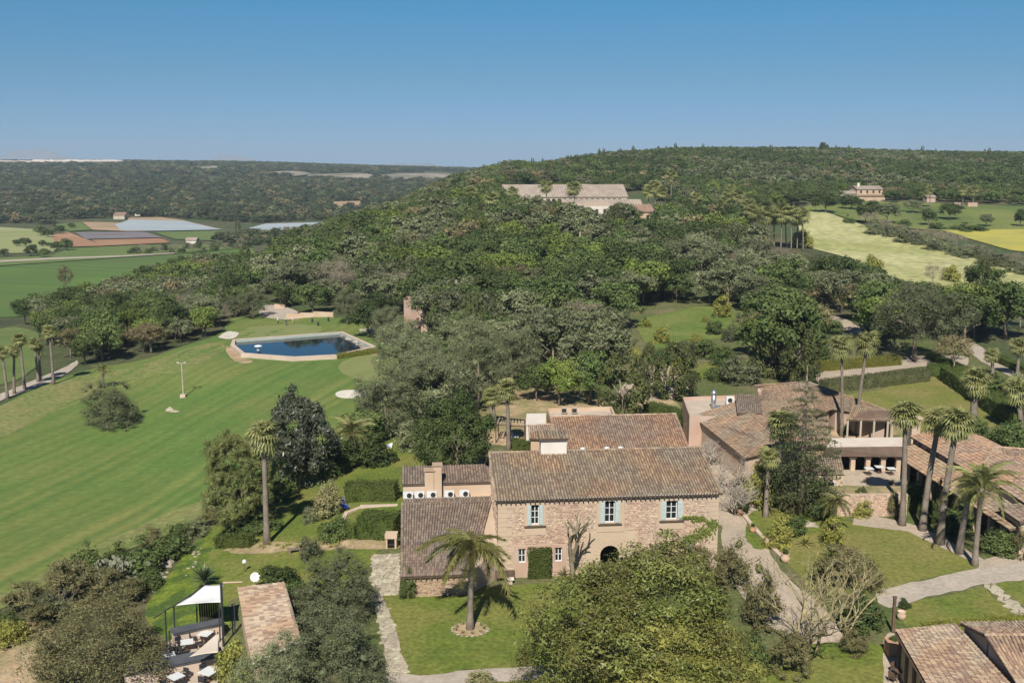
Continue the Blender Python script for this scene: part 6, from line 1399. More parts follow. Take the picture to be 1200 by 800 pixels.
# ---------------------------------------------------------------- pond, golf course things
M['coping'] = mat('pinkish_coping', (.56, .44, .36), (.48, .38, .31), .6, .9, 5)
M['poolwall'] = mat('pale_pool_wall', (.42, .47, .42), (.34, .40, .36), .4, .8, 5)
M['water'] = mat('pond_water', (.006, .013, .026), (.008, .017, .03), .1, .03, spec=.3, bump=.03, bscale=2.5)
pond_px = [(276, 403), (336, 398.5), (398, 393.5), (436, 411), (392, 420.5), (345, 423), (287, 418.5), (275.5, 409)]
PW = [P(*q) for q in pond_px]; WZ = max(p.z for p in PW) + .34; TOPZ = WZ + .5
def ring_off(loop, d):
    out = []
    for i, p in enumerate(loop):
        a, b = loop[i - 1], loop[(i + 1) % len(loop)]; t = (Vector((b.x, b.y)) - Vector((a.x, a.y))).normalized(); n = Vector((t.y, -t.x))
        out.append(Vector((p.x + n.x * d, p.y + n.y * d, p.z)))
    return out
_ar = sum(PW[i].x * PW[(i + 1) % len(PW)].y - PW[(i + 1) % len(PW)].x * PW[i].y for i in range(len(PW)))
sg = 1 if _ar > 0 else -1
PI, PO = [Vector((p.x, p.y, TOPZ)) for p in PW], [Vector((p.x, p.y, TOPZ)) for p in ring_off(PW, .9 * sg)]
pd = empty('pond_wall', (0, 0, 0), 'low pinkish retaining wall round the dark blue golf pond', 'wall')
for i in range(len(PI)):
    j = (i + 1) % len(PI); q = [PI[i], PI[j], PO[j], PO[i]]
    MB().prism(q, TOPZ - 2.2).build('wall_segment', M['poolwall'] if i in (0, 1, 2) else M['coping'], pd)
    q2 = [p + Vector((0, 0, .09)) for p in (PI[i], PI[j], PO[j], PO[i])]; MB().prism(q2, TOPZ + .002).build('coping', M['coping'], pd)
wt = MB().add([(p.x, p.y, WZ) for p in PI], [tuple(range(len(PI)))]).build('pond_water', M['water']); tag(wt, 'still dark blue water of the golf pond', kind='structure')
def rock(name, p, s, label, cat='rock', group=None, m='rock', seed=0):
    rg = np.random.default_rng(seed); V = ICO_V * np.array(s) * (1 + .22 * rg.normal(size=(12, 1))) ; V[:, 2] = np.maximum(V[:, 2], -s[2] * .4)
    o = link(name, np_mesh(name, V, ICO_F, [M[m]])); o.location = (p[0], p[1], p[2] + s[2] * .3); return tag(o, label, cat, group)
M['rock'] = mat('limestone_rock', (.40, .35, .29), (.30, .26, .21), 1.2, .95, bump=.8, bscale=5)
rk = random.Random(4)
for i in range(26):
    t = i / 25; x, y = 398 + t * 36 + rk.uniform(-3, 3), 393 + t * 19 + rk.uniform(-1.5, 1.5); s = rk.uniform(.5, 1.0)
    rock('embankment_rock', P(x, y), (s, s * .8, s * .6), 'pale rock in the stone embankment along the pond', 'rock', 'rocks of the pond embankment', seed=i)
for i in range(18):
    t = i / 17; x, y = 424 + t * 40 + rk.uniform(-4, 4), 386 + t * 14 + rk.uniform(-2, 2); s = rk.uniform(.45, .95)
    rock('boulder', P(x, y), (s, s * .8, s * .9), 'big pale boulder lining the grove behind the pond', 'boulder', 'boulders behind the pond', seed=50 + i)
for i, (x, y, s) in enumerate([(198, 482, .8), (203, 483, .6), (207, 483, .5)]): rock('fairway_rock', P(x, y), (s, s * .7, s * .6), ['larger pale rock by the lamp post on the fairway', 'middle flat rock on the fairway', 'smallest rock on the fairway'][i], 'rock', 'rocks on the fairway', seed=80 + i)
for i in range(34):
    t = rk.random(); x, y = 176 + t * 36 + rk.uniform(-6, 6), 690 - t * 52 + rk.uniform(-6, 6); s = rk.uniform(.18, .5)
    rock('bank_stone', P(x, y), (s, s * .8, s * .6), 'white stone on the scrubby top of the grass bank', 'rock', 'white stones along the grass bank', seed=120 + i)
for i in range(22):
    t = rk.random(); x, y = 222 + t * 14 + rk.uniform(-4, 4), 672 - t * 34 + rk.uniform(-4, 4); s = rk.uniform(.12, .26)
    rock('border_stone', P(x, y), (s, s * .8, s * .6), 'small stone edging the side garden above the yucca', 'rock', 'stones edging the side garden', seed=160 + i)
rock('boulder', P(948, 617), (.8, .6, .5), 'rounded white boulder on the courtyard lawn', 'boulder', seed=300); rock('boulder', P(955, 618), (.5, .4, .3), 'smaller white boulder beside the rounded one', 'boulder', seed=301)
lp = empty('lamp_post', P(215, 466), 'lone slim lamp post standing on the fairway', 'lamp post')
M['pole'] = mat('weathered_pole', (.46, .42, .33), (.36, .33, .27), 2, .8)
MB().tube([(0, 0, -.2), (0, 0, 6.0)], [.13, .09], 8).build('pole', M['pole'], lp); MB().box((0, 0, .3), (.9, .9, .7)).build('plinth', M['coping'], lp)
b = MB(); b.box((0, 0, 6.1), (1.5, .12, .12)); [b.box((q, 0, 6.2), (.4, .4, .25)) for q in (-.6, .6)]; b.build('lamp_head', M['pole'], lp)
for i, (x, b_, t_, l) in enumerate(((535, 375, 328, 'tall bare pole standing in the olive wood above the house'), (679.5, 297, 272, 'pale bare pole in the wood below the hilltop house'), (478, 306, 293, 'short white post in the wood on the spur'))):
    p = P(x, b_); t = YD(x, t_, p.y); o = MB().tube([(0, 0, -.5), (0, 0, max(3, t.z - p.z))], .28, 7).build('utility_pole', M['pole']); o.location = p; tag(o, l, 'pole')
fl = empty('pond_float', (P(303, 412).x, P(303, 412).y, WZ - .05), 'small white float on the water at the near corner of the pond', 'float')
MB().lathe([(.35, 0), (.4, .25), (.12, .5), (.12, .8)], 10).build('body', M['frame_w'], fl, True); MB().lathe([(.9, .8), (.75, 1.0), (.05, 1.15)], 10).build('cap', M['frame_w'], fl, True)
# golfers
def person(p, rz, label, top, legs, pose=0, s=1.0):
    e = empty('person', p, label, 'person', rz=rz)
    J = {'pel': (0, 0, .98), 'sp': (0, .02, 1.2), 'ch': (0, .04 + .06 * pose, 1.38), 'nk': (0, .06 + .1 * pose, 1.52), 'hd': (0, .09 + .14 * pose, 1.62), 'tp': (0, .10 + .16 * pose, 1.74)}
    E = [('pel', 'sp'), ('sp', 'ch'), ('ch', 'nk'), ('nk', 'hd'), ('hd', 'tp')]; Rr = {'pel': .15, 'sp': .14, 'ch': .16, 'nk': .055, 'hd': .10, 'tp': .07}
    for sd, k in ((-1, 'l'), (1, 'r')):
        J.update({k + 'h': (sd * .1, 0, .92), k + 'k': (sd * .13, .04, .5), k + 'a': (sd * .14, 0, .08), k + 't': (sd * .16, .17, .04), k + 's': (sd * .19, .04 + .06 * pose, 1.42), k + 'e': (sd * .25, .1 + .12 * pose, 1.16), k + 'w': (sd * (.2 - .14 * pose), .2 + .24 * pose, .95), k + 'm': (sd * (.19 - .14 * pose), .23 + .24 * pose, .87)})
        Rr.update({k + 'h': .1, k + 'k': .065, k + 'a': .045, k + 't': .035, k + 's': .07, k + 'e': .045, k + 'w': .03, k + 'm': .035})
        E += [('pel', k + 'h'), (k + 'h', k + 'k'), (k + 'k', k + 'a'), (k + 'a', k + 't'), ('ch', k + 's'), (k + 's', k + 'e'), (k + 'e', k + 'w'), (k + 'w', k + 'm')]
        for f in range(5):
            n = '%sf%d' % (k, f); m_ = J[k + 'm']; J[n] = (m_[0] + sd * (.025 - .012 * f), m_[1] + (.02 if f else .05), m_[2] - (.09 if 0 < f < 4 else .06)); Rr[n] = .009; E.append((k + 'm', n))
    ks = list(J); me = bpy.data.meshes.new('body'); me.from_pydata([J[k] for k in ks], [(ks.index(a), ks.index(c)) for a, c in E], [])
    o = link('body', me, e); md = o.modifiers.new('skin', 'SKIN')
    for i, k in enumerate(ks): me.skin_vertices[0].data[i].radius = (Rr[k], Rr[k] * (.8 if k in ('pel', 'sp', 'ch') else 1)); me.skin_vertices[0].data[i].use_root = (k == 'pel')
    o.modifiers.new('sub', 'SUBSURF').levels = 1
    dg = bpy.context.evaluated_depsgraph_get(); m2 = bpy.data.meshes.new_from_object(o.evaluated_get(dg)); o.modifiers.clear(); o.data = m2; m2.materials.clear()
    for m in (M['skin'], top, legs, M['eave']): m2.materials.append(m)
    for f in m2.polygons:
        c = f.center; f.material_index = 3 if c.z < .1 else 2 if (c.z < .98 and abs(c.y) < .17 and c.z > .1 and not (abs(c.x) > .17 and c.z > .75)) else 1 if (c.z < 1.5 and c.z > 1.1) or (c.z >= .98 and abs(c.x) < .16 and c.z < 1.5 and c.y < .16) else 0
        f.use_smooth = True
    hd = J['hd']; MB().lathe([(.115, .02), (.118, .07), (.09, .13), (.02, .16)], 10, (hd[0], hd[1] - .01, hd[2])).build('cap', M['frame_w'], e, True)
    e.scale = (s, s, s); return e
M['skin'] = mat('skin', (.48, .30, .22), rough=.6)
cl = {k: mat(k + '_cloth', c, rough=.9) for k, c in {'white': (.75, .75, .74), 'black': (.03, .03, .035), 'navy': (.04, .05, .10), 'beige': (.45, .38, .28), 'red': (.35, .06, .05)}.items()}
g1 = P(326, 379.5); person(g1, 1.2, 'golfer in a white shirt and black trousers standing on the far green', cl['white'], cl['black'])
g2 = P(335.5, 382); person(g2, 2.8, 'golfer in dark clothes bending over a putt on the far green', cl['navy'], cl['black'], 1)
g3 = P(343, 379); person(g3, -2.0, 'golfer in a white shirt and beige trousers on the far green', cl['white'], cl['beige'])
cb_ = MB().tube([(0, 0, 0), (.05, .1, .85)], .012, 5); cb_.box((.04, -.02, .02), (.12, .04, .05)); o = cb_.build('golf_club', M['steel']); o.location = g2 + Vector((.1, -.42, 0)); tag(o, 'golf putter held by the bending golfer', 'golf club')
for i, (x, y) in enumerate(((366, 378), (373, 382), (385, 377))):
    e = empty('golf_bag', P(x, y), ['black golf bag standing by the pale wall nearest the golfers', 'black golf bag standing lower on the far green edge', 'black golf bag farthest from the golfers'][i], 'golf bag', 'golf bags beside the far green')
    MB().lathe([(.2, 0), (.22, .1), (.19, .9), (.21, 1.0)], 10).build('bag', cl['black'], e, True); b = MB(); [b.tube([(.08 * math.cos(a), .08 * math.sin(a), .9), (.1 * math.cos(a), .1 * math.sin(a), 1.3)], .02, 4) for a in (0, 1.5, 3, 4.5)]; tag(b.build('clubs', M['steel'], e), kind='stuff')
    MB().tube([(-.2, 0, .7), (-.32, 0, .5), (-.22, 0, .25)], .03, 5).build('strap', cl['black'], e)
def low_wall(name, pts, hh, th, m, label, cat='wall'):
    """wall of separate block segments along ground points"""
    e = empty(name, (0, 0, 0), label, cat)
    for a, c in zip(pts, pts[1:]):
        a, c = P(*a), P(*c); d = (c - a).normalized(); n = Vector((-d.y, d.x, 0)) * th / 2; z = max(a.z, c.z) + hh
        MB().prism([Vector((q.x, q.y, z)) for q in (a - n, c - n, c + n, a + n)], min(a.z, c.z) - .4).build('wall_segment', M[m], e)
    return e
low_wall('yard_wall', [(336, 374), (352, 373), (368, 372), (391, 371.5)], 1.2, .5, 'plaster', 'pale plaster wall behind the golfers')
low_wall('yard_wall', [(322, 362), (334, 361.5)], 1.1, .6, 'plaster', 'short white wall piece at the back of the gravel yard')
low_wall('border_wall', [(400, 617), (405, 604), (422, 596), (466, 593)], .22, .4, 'coping', 'low whitish kerb wall curving round the rounded hedge')
low_wall('garden_kerb', [(868, 600), (882, 618), (902, 640), (922, 660)], .25, .4, 'coping', 'low kerb beside the clay pots')
# ---------------------------------------------------------------- garden things near the houses
M['clay'] = mat('terracotta', (.48, .28, .18), (.40, .24, .16), 3, .85); M['terracotta_p'] = mat('pale_terracotta', (.58, .42, .31), (.50, .36, .27), 3, .85)
def pot(p, s, label, group=None, m='clay', plantit=True, name='clay_pot'):
    e = empty(name, p, label, 'pot', group); MB().lathe([(.22 * s, -.02), (.40 * s, .3 * s), (.44 * s, .55 * s), (.34 * s, .8 * s), (.40 * s, .88 * s), (.33 * s, .87 * s), (.30 * s, .75 * s)], 14).build('body', M[m], e, True)
    if plantit:
        o = link('plant', CROWNS['bush'][0], e); o.location = (0, 0, .75 * s); o.scale = (.7 * s, .7 * s, .7 * s)
    return e
for (x, y, s, l, m) in ((867, 604, 1.1, 'reddish clay pot at the far end of the passage', 'clay'), (882, 624, 1.0, 'dark clay pot half hidden by passage plants', 'clay'), (901, 640, 1.4, 'pale round clay jar in the middle of the passage', 'terracotta_p'), (920, 659, 1.35, 'pale clay jar nearest the bare trees in the passage', 'terracotta_p')): pot(P(x, y), s * .75, l, 'clay pots along the gravel passage', m)
u = P(1056, 726); e = pot(u, .85, 'big pale urn beside the dark post on the lower lawn', None, 'terracotta_p', False, 'garden_urn')
T('potted_standard_tree', 'bush', 1060, 713, 17, 15, 'small dark lollipop tree beside the big urn', 'tree')
o = bpy.data.objects[-1] if False else None
st = P(1060, 713); dp = P(1046, 742); e = empty('gate_post', dp, 'tall dark timber post beside the urn', 'post'); MB().box((0, 0, 1.4), (.2, .2, 3.0)).build('shaft', M['eave'], e); MB().box((0, 0, 2.95), (.28, .28, .1)).build('cap', M['eave'], e)
dp = P(1047, 767); e = empty('planter_box', dp, 'square reddish planter box at the cottage corner', 'planter'); MB().box((0, 0, .55), (1.1, 1.0, 1.1)).build('box', M['clay'], e); MB().box((0, 0, 1.12), (1.2, 1.1, .08)).build('rim', M['clay'], e); o = link('plant', CROWNS['bush'][1], e); o.location = (0, 0, 1.1); o.scale = (.8, .8, .5)
def chair(p, rz, label, group, m='eave', proto={}):
    if m in proto: e = copy_tree(proto[m]); e.location = p; e.rotation_euler = (0, 0, rz); tag(e, label, 'chair', group); return e
    e = empty('garden_chair', p, label, 'chair', group, rz); proto[m] = e
    MB().box((0, 0, .45), (.48, .48, .05)).build('seat', M[m], e); b = MB(); b.box((0, .23, .72), (.48, .04, .34)); b.build('backrest', M[m], e)
    for x in (-.21, .21):
        for y in (-.21, .21): MB().tube([(x, y, 0), (x, y, .9 if y > 0 else .64)], .02, 5).build('leg', M[m], e)
        MB().box((x, 0, .65), (.04, .46, .03)).build('armrest', M[m], e)
    return e
def table(p, rz, label, group, s=.9, m='frame_w', proto={}):
    e = empty('cafe_table', p, label, 'table', group, rz); MB().box((0, 0, .74), (s, s, .04)).build('tabletop', M[m], e); MB().tube([(0, 0, 0), (0, 0, .72)], .04, 6).build('column', M['eave'], e); MB().box((0, 0, .02), (.5, .5, .04)).build('base', M['eave'], e); return e
chair(P(1049, 790), .5, 'dark garden chair on the corner patio nearest the planter', 'dark chairs on the corner patio'); chair(P(1046, 800), 2.2, 'dark garden chair lower on the corner patio', 'dark chairs on the corner patio'); table(P(1053, 797), .3, 'small dark table between the patio chairs', None, .6, 'eave')
bn = empty('planter_bench', HL(.55, -.55, 0), 'dark brown bench planter against the facade', 'bench', None, ROT); MB().box((0, 0, .42), (1.7, .5, .08)).build('seat', M['eave'], bn); MB().box((0, .27, .62), (1.7, .08, .5)).build('backrest', M['eave'], bn)
for q in (-.75, .75): MB().box((q, 0, .2), (.1, .45, .4)).build('leg', M['eave'], bn)
wb = empty('stone_table', HL(.85, -1.3, 0), 'small white stone table in front of the brown bench', 'table', None, ROT); MB().box((0, 0, .5), (.8, .5, .1)).build('top', M['white'], wb); MB().box((0, 0, .22), (.5, .3, .46)).build('base', M['concrete'], wb)
bq = empty('barbecue', P(459, 642), 'small masonry barbecue with a black opening by the low wing', 'barbecue'); b = MB(); b.box((-.42, 0, .55), (.16, .9, 1.1)); b.box((.42, 0, .55), (.16, .9, 1.1)); b.box((0, .38, .55), (.68, .14, 1.1)); b.build('body', M['plaster'], bq); MB().box((0, 0, 1.3), (1.15, 1.0, .42)).build('hood', M['plaster'], bq); MB().box((0, -.05, .4), (.66, .7, .06)).build('hearth', M['dark'], bq)
M['bluecloth'] = mat('blue_canvas', (.05, .09, .42), (.04, .07, .34), 4, .8)
bc = empty('deck_chair', P(404, 597), 'bright blue deck chair behind the cream bush', 'chair', None, .7); b = MB(); b.add([(-.35, -.5, .35), (.35, -.5, .35), (.35, .35, .45), (-.35, .35, .45), (-.35, .7, 1.2), (.35, .7, 1.2), (-.35, -.5, .31), (.35, -.5, .31), (.35, .35, .41), (-.35, .35, .41), (-.35, .74, 1.18), (.35, .74, 1.18)], [(0, 1, 2, 3), (3, 2, 5, 4), (6, 9, 8, 7), (9, 10, 11, 8)]); b.build('seat_cloth', M['bluecloth'], bc)
for x in (-.36, .36): MB().tube([(x, -.55, 0), (x, .4, .5), (x, .75, 1.22)], .03, 5).build('frame', M['frame_w'], bc); MB().tube([(x, .6, 0), (x, -.3, .45)], .03, 5).build('leg', M['frame_w'], bc)
for k, (x, y, l) in enumerate(((383, 650, 'rough timber bench on the side lawn'),)):
    e = empty('rustic_bench', P(346, 648), l, 'bench', None, .2); MB().box((0, 0, .45), (1.5, .45, .1)).build('seat', M['bark'], e); [MB().box((q, 0, .2), (.2, .4, .42)).build('leg', M['bark'], e) for q in (-.5, .5)]
# white canopy on the side lawn
M['canvas'] = mat('white_canvas', (.80, .80, .80), (.74, .74, .75), .6, .8, trans=.15); M['canvas_b'] = mat('beige_canvas', (.62, .54, .45), (.57, .49, .41), .6, .85, trans=.1)
gz = empty('garden_canopy', P(452, 538), 'small white triangular canopy over a dark table on the side lawn', 'canopy')
for x, y in ((-1.6, -1.2), (1.5, -1.2), (1.5, 1.2), (-1.6, 1.2)): MB().tube([(x, y, -.1), (x, y, 2.3)], .06, 6).build('post', M['eave'], gz)
MB().add([(-1.7, -1.3, 2.3), (1.6, -1.3, 2.5), (1.5, 1.4, 2.8), (-.2, 1.3, 2.35), (-1.7, -1.3, 2.26), (1.6, -1.3, 2.46), (1.5, 1.4, 2.76), (-.2, 1.3, 2.31)], [(0, 1, 2, 3), (7, 6, 5, 4), (0, 4, 5, 1), (1, 5, 6, 2), (2, 6, 7, 3), (3, 7, 4, 0)]).build('cloth', M['canvas'], gz); MB().box((-.4, 0, .75), (2.0, 1.2, .1)).build('tabletop', M['dark'], gz); gz.scale = (.55, .6, .7)
# satellite dishes
def dish(p, s, label, hh):
    e = empty('satellite_dish', p, label, 'satellite dish'); MB().tube([(0, 0, -.2), (0, 0, hh)], .05, 6).build('mast', M['steel'], e)
    o = MB().lathe([(s * .04, -.12 * s), (s * .6, -.06 * s), (s, .1 * s), (s * .98, .13 * s), (s * .58, -.02 * s), (s * .03, -.08 * s)], 18).build('reflector', M['frame_w'], e, True); o.location = (0, -.12, hh); o.rotation_euler = (R(72), 0, R(12))
    MB().tube([(0, -.12, hh - s * .8), (0, -.12 - s * .9, hh)], .025, 5).build('feed_arm', M['steel'], e); return e
dd = P(300, 691); dish(dd, .43, 'round white dish standing above the tile roof of the terrace cottage', 1.25)
dd = P(641, 462); dish(dd, .95, 'white dish among the dark trees behind the yard', 3.2); dd = P(627, 464); dish(dd, .75, 'shaded grey dish beside the white one behind the yard', 3.4)
lm = empty('garden_lamp', P(287, 671), 'small white globe lamp on the side lawn', 'lamp'); MB().tube([(0, 0, -.1), (0, 0, .9)], .04, 6).build('stem', M['eave'], lm); MB().lathe([(.05, .85), (.2, 1.0), (.22, 1.12), (.12, 1.28), (.02, 1.32)], 12).build('globe', M['frame_w'], lm, True)
# parked things behind the yard: white sun lounger by the pergola
ld = empty('sun_lounger', P(602, 514), 'white sun lounger under the pergola', 'sun lounger', None, .6); MB().box((0, 0, .35), (.7, 1.3, .12)).build('seat', M['frame_w'], ld); o = MB().box((0, .3, 0), (.7, .7, .1)).build('backrest', M['frame_w'], ld); o.location = (0, .6, .4); o.rotation_euler = (R(40), 0, 0); [MB().box((x, y, .15), (.06, .06, .3)).build('leg', M['frame_w'], ld) for x in (-.3, .3) for y in (-.5, .5)]
# ---------------------------------------------------------------- stones underfoot
def crazy_paving(parent, W, size, m, seed, name='paving_stones', hh=.05, split=False):
    rg = random.Random(seed); Wl = [(w.x, w.y) for w in W]; x0, x1 = min(w[0] for w in Wl), max(w[0] for w in Wl); y0, y1 = min(w[1] for w in Wl), max(w[1] for w in Wl)
    nx, ny = int((x1 - x0) / size) + 2, int((y1 - y0) / size) + 2
    G = [[(x0 + (i + .5 * (j % 2)) * size + rg.uniform(-.34, .34) * size, y0 + j * size + rg.uniform(-.34, .34) * size) for i in range(nx)] for j in range(ny)]
    b = MB()
    for j in range(ny - 1):
        for i in range(nx - 1):
            q = [G[j][i], G[j][i + 1], G[j + 1][i + 1], G[j + 1][i]]; c = (sum(a[0] for a in q) / 4, sum(a[1] for a in q) / 4)
            if not inside(Wl, *c): continue
            q = [(c[0] + (a[0] - c[0]) * .84, c[1] + (a[1] - c[1]) * .84) for a in q]; z = h(*c) + sheet_off(LEVEL[parent.name], c[1]) + .02 + rg.uniform(0, hh)
            bb = MB() if split else b
            t = [Vector((c[0] + (a[0] - c[0]) * .86, c[1] + (a[1] - c[1]) * .86, z + .02)) for a in q]; o = [Vector((a[0], a[1], z - .01)) for a in q]; u = [Vector((a[0], a[1], z - .3)) for a in q]
            bb.add(t + o + u, [(0, 1, 2, 3)] + [(k, 4 + k, 4 + (k + 1) % 4, (k + 1) % 4) for k in range(4)] + [(4 + k, 8 + k, 8 + (k + 1) % 4, 4 + (k + 1) % 4) for k in range(4)])
            if split: bb.build('paving_stone', m, parent)
    if not split: tag(b.build(name, m, parent), kind='stuff')
M['paver'] = mat('pale_paving_stone', (.41, .365, .285), (.32, .285, .215), .9, .95, 5, island=.25, bump=.5, bscale=8)
yp = [(436, 652), (467, 650), (468, 697), (462, 698), (448, 699), (462, 735), (470, 765), (480, 789), (456, 793), (446, 740), (436, 700)]
ys = sheet('cobbled_yard', yp, M['gravel'], 'cobbled yard and path of pale rounded stones beside the low wing', 4, False, False); crazy_paving(ys, [P(*q) for q in yp], .42, M['paver'], 3)
sp_ = [(1153, 688), (1163, 684), (1180, 697), (1200, 712), (1222, 728), (1212, 735), (1188, 718), (1166, 702)]
ss = sheet('stepping_path', sp_, M['garden'], 'narrow path of irregular pale slabs across the lower lawn', 4, False, False); crazy_paving(ss, [P(*q) for q in sp_], .62, M['paver'], 5, split=True)
pb = P(551, 738); ring = [Vector((pb.x + 1.35 * math.cos(a * .5236), pb.y + 1.2 * math.sin(a * .5236), 0)) for a in range(12)]
sheet('palm_bed', None, M['dirt'], 'round earth bed at the foot of the feathery palm', 5, True, False, ring)
for k in range(22):
    a = k * .2856; x, y = pb.x + 1.38 * math.cos(a), pb.y + 1.24 * math.sin(a); rock('edging_stone', (x, y, h(x, y)), (.17, .13, .12), 'small stone edging the round palm bed', 'rock', 'stones edging the palm bed', seed=400 + k)
# ---------------------------------------------------------------- cafe terrace at the corner
DZ = P(230, 770).z + .55
def DK(x, y, z=0.0): return Z(x, y, DZ + z)
M['deck'] = mat('beige_terrace', (.46, .38, .31), (.40, .33, .27), .8, .9, 5); M['slate'] = mat('dark_grey_counter', (.075, .08, .095), (.10, .105, .115), 1.5, .5); M['metal_d'] = mat('dark_metal', (.035, .037, .042), rough=.5)
dk = empty('cafe_terrace', (0, 0, 0), 'beige cafe terrace with a rubble edge at the bottom of the bank', 'terrace')
MB().prism([DK(140, 812), DK(196, 752), DK(208, 745), DK(264, 728), DK(300, 740), DK(300, 830)], DZ - 2.2).build('floor', M['deck'], dk)
def counter(a, b, w, label):
    a, b = DK(*a), DK(*b); d = (b - a).normalized(); n = Vector((-d.y, d.x, 0)); e = empty('terrace_counter', (0, 0, 0), label, 'counter'); up = Vector((0, 0, 1.05))
    MB().prism([a + up * .95, b + up * .95, b + n * w + up * .95, a + n * w + up * .95], DZ - .3).build('front', M['coping'], e); MB().prism([p + up for p in (a - n * .12 - d * .1, b - n * .12 + d * .1, b + n * (w + .1) + d * .1, a + n * (w + .1) - d * .1)], DZ + .985).build('top', M['slate'], e)
    MB().tube([a - n * .1 + up * 1.06, b - n * .1 + up * 1.06], .05, 5).build('rail', M['metal_d'], e); return e
counter((205, 757), (263, 744.5), 1.1, 'dark topped counter along the back of the cafe terrace'); counter((148, 806), (262, 783), 1.5, 'longer dark topped counter with a cream front across the cafe terrace')
SZ = 3.1
s1 = empty('shade_sail', (0, 0, 0), 'bright white shade sail stretched over the back of the cafe terrace', 'shade sail')
def sail(e, cs, m, sag=.25, n=10):
    V, F = [], []; cs = [vec(c) for c in cs]; c4 = sum(cs, Vector()) / len(cs)
    for i in range(n + 1):
        for j in range(n + 1):
            s, t = i / n, j / n; p = (cs[0] * (1 - s) + cs[1] * s) * (1 - t) + (cs[3] * (1 - s) + cs[2] * s) * t; k = 1 - .10 * (math.sin(math.pi * s) if t in (0, 1) else 0) - 0
            ed = max(0, abs(2 * s - 1) ** 3, abs(2 * t - 1) ** 3); cu = .09 * ed * (math.sin(math.pi * s) if abs(2 * t - 1) > abs(2 * s - 1) else math.sin(math.pi * t)); p = p.lerp(c4, cu); V.append(p - Vector((0, 0, sag * math.sin(math.pi * s) * math.sin(math.pi * t))))
    for i in range(n):
        for j in range(n): F.append((i * (n + 1) + j, (i + 1) * (n + 1) + j, (i + 1) * (n + 1) + j + 1, i * (n + 1) + j + 1))
    me = np_mesh('sail_cloth', np.array(V), np.array(F), [m], True); o = link('sail_cloth', me, e); so_ = o.modifiers.new('thick', 'SOLIDIFY'); so_.thickness = .015; return o
cs = [DK(206, 709, SZ - .3), DK(261.5, 705, SZ), DK(261.5, 684, SZ + .2), DK(240, 685, SZ + .2)]; sail(s1, cs, M['canvas'])
posts = [((262, 757), (262, 683), .1), ((258, 750), (258, 706), .06), ((205, 746), (205, 709), .06), ((195, 750), (195, 714), .06), ((231, 731), (231, 707), .06), ((273, 745), (273, 707), .05), ((275.5, 745), (275.5, 707), .05)]
for (ax, ay), (bx, by), r in posts:
    q = DK(ax, ay); t = YD(bx, by, q.y); MB().tube([(q.x, q.y, DZ - .4), (q.x + .05, q.y, t.z)], r, 7).build('post', M['metal_d'], s1)
b = MB(); q = [DK(180, 724, SZ - .9), DK(195, 714, SZ - .5), DK(206, 708, SZ - .3), DK(222, 698, SZ), DK(240, 685, SZ + .2)]; b.tube(q, .06, 6); b.build('edge_rail', M['metal_d'], s1)
b = MB(); b.tube([DK(261.5, 682.5, SZ + .3), DK(284, 681.5, SZ + .3)], .07, 6); b.build('beam', M['plaster'], s1)
s2 = empty('shade_sail', (0, 0, 0), 'beige shade sail stretched over the middle of the cafe terrace', 'shade sail'); sail(s2, [DK(222, 769, 2.1), DK(256, 764, 2.3), DK(257, 741, 2.5), DK(254, 742, 2.5)], M['canvas_b'], .1)
for x, y in ((257, 776), (200.5, 775)): q = DK(x, y); MB().tube([(q.x, q.y, DZ - .2), (q.x, q.y, DZ + 2.5)], .05, 6).build('post', M['metal_d'], s2)
tabs = [(219.5, 762, 'white cafe table by the back counter'), (198, 778, 'white cafe table in the shade of the thicket'), (231, 780, 'white cafe table beside the front counter'), (207, 803, 'white cafe table in front of the long counter'), (245, 797, 'largest white cafe table at the bottom edge of the terrace'), (241, 752, 'white cafe table half under the beige sail')]
near = ['by the back counter', 'in the thicket shade', 'beside the front counter', 'in front of the long counter', 'at the bottom edge of the terrace', 'half under the beige sail']
for i, (x, y, l) in enumerate(tabs):
    c = DK(x, y); table(c, .3 + i * .2, l, 'cafe tables on the terrace', 1.15 if i == 4 else .95)
    for k in range(3 if i not in (2,) else 2):
        a = .5 + i + k * 2.0; chair(c + Vector((.95 * math.cos(a), .85 * math.sin(a), 0)), a - math.pi / 2, 'dark slatted metal chair at the white table ' + near[i], 'cafe chairs ' + near[i], 'metal_d')
tc = empty('terrace_cottage', (0, 0, 0), 'cottage with a sunlit pinkish tile roof beside the cafe terrace', 'cottage')
E = [DK(296, 778, 2.9), DK(279, 688, 3.3), DK(332, 682.5, 4.4), DK(352, 752, 4.1)]; roof_tiles(*E, M['tile_l'], tc, colw=.26); ridge_cap(E[3], E[2], M['tile_l'], tc); ridge_cap(E[0], E[3], M['white'], tc, .1, 'verge_tiles')
MB().prism([p.lerp(sum(E, Vector()) / 4, .07) - Vector((0, 0, .25)) for p in E], DZ - 2).build('wall', M['plaster'], tc)
hv = empty('dark_recess', (0, 0, 0), 'near-black panel painted as the shaded recess under the white shade sail', 'shade panel'); q = [DK(234, 735), DK(258, 731)]
for k in range(9): p = q[0].lerp(q[1], (k + .5) / 9); MB().box((p.x, p.y, DZ + .9), ((q[1] - q[0]).length / 9 - .03, .06, 2.2)).build('shade_strip', M['dark'], hv)  # near-black strips: shade of the recess is put into their colour
MB().tube([q[0] + Vector((0, .05, 2.0)), q[1] + Vector((0, .05, 2.0))], .05, 5).build('rail', M['metal_d'], hv)
# things on the arcade terrace
for k, (x, y) in enumerate(((1018, 556), (1030, 554), (1044, 556))):
    p = Z(x, y, 1.5); e = table(p, 0, ['white clothed table under the arcade beside the first column', 'white clothed table in the middle of the arcade', 'white clothed table at the far end of the arcade'][k], 'tables under the arcade', .9)
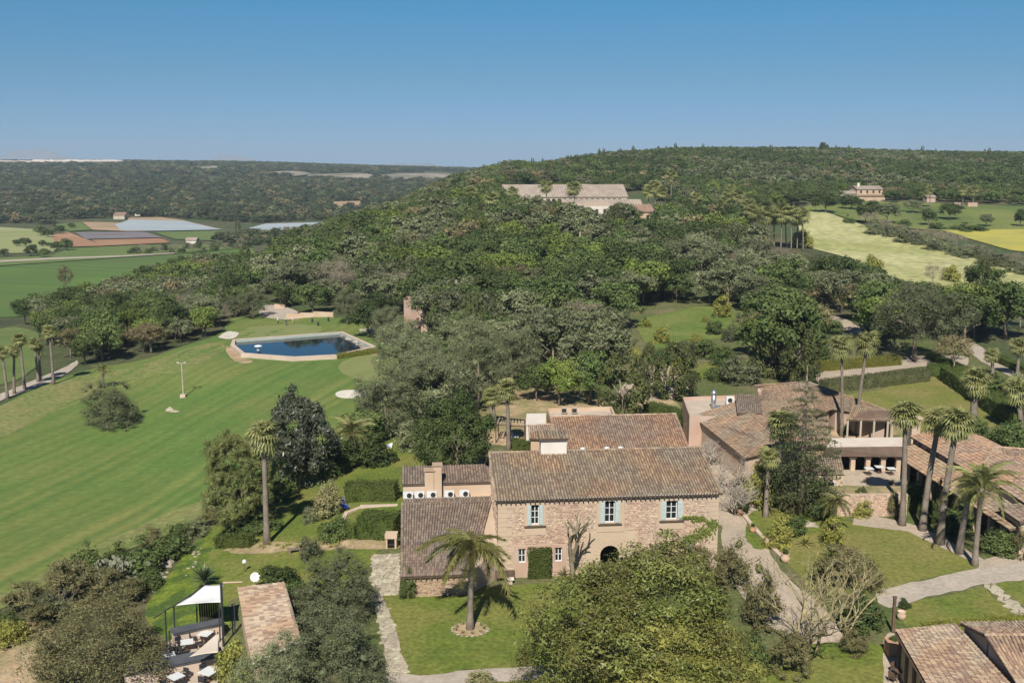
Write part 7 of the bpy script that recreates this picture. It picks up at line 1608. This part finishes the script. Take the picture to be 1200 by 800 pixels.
# mountains far away
M['bluehill'] = mat('mountain_haze_tint', (.17, .19, .22), (.21, .22, .25), .001, .95)  # base colour lightened and blued to carry part of the distance haze
V, F = [], []; n = 90
for i in range(n + 1):
    u = -.62 + .9 * i / n; y = 11500; a = 50 + 230 * math.exp(-((u + .46) / .05) ** 2) + 170 * math.exp(-((u + .27) / .03) ** 2) + 70 * math.exp(-((u + .10) / .05) ** 2) + 12 * math.sin(i * 1.9) + 8 * math.sin(i * 4.1)
    V += [(u * y, y, -20), (u * (y + 300), y + 300, a), (u * (y + 1300), y + 1300, -20)]
    if i: F += [(3 * i - 3, 3 * i, 3 * i + 1, 3 * i - 2), (3 * i - 2, 3 * i + 1, 3 * i + 2, 3 * i - 1)]
tag(link('mountains', np_mesh('mountains', np.array(V), np.array(F), [M['bluehill']], True)), 'faint far mountains on the horizon', kind='structure')
# ---------------------------------------------------------------- bases: move each empty from the origin to the foot of what it carries
bpy.context.view_layer.update()
for o in list(COL.objects):
    if o.type == 'EMPTY' and o.parent is None and o.location.length < 1e-6 and o.children:
        pts = [c.matrix_world @ Vector(q) for c in o.children for q in c.bound_box]
        c = Vector(((min(p.x for p in pts) + max(p.x for p in pts)) / 2, (min(p.y for p in pts) + max(p.y for p in pts)) / 2, 0)); c.z = max(min(p.z for p in pts), h(c.x, c.y))
        o.location = c
        for k in o.children: k.location = k.location - c
# ---------------------------------------------------------------- haze
HAZE = 1e-4
hz = MB().box((0, 7000, 156.5), (44000, 14200, 357)).build('haze', [])
hz.data.materials.clear()
hm = bpy.data.materials.new('haze_air'); hm.use_nodes = True; hn = hm.node_tree
hn.nodes.remove(hn.nodes['Principled BSDF']); pv_ = hn.nodes.new('ShaderNodeVolumePrincipled')
pv_.inputs['Color'].default_value = (.66, .82, 1.0, 1); pv_.inputs['Density'].default_value = HAZE; pv_.inputs['Anisotropy'].default_value = 0.0
hn.links.new(pv_.outputs[0], hn.nodes['Material Output'].inputs['Volume']); hz.data.materials.append(hm)
tag(hz, 'thin pale blue haze over the whole valley', kind='stuff')
print('SCENE', len(bpy.data.objects), 'objects', len(wood), len(belt), len(far_pts))
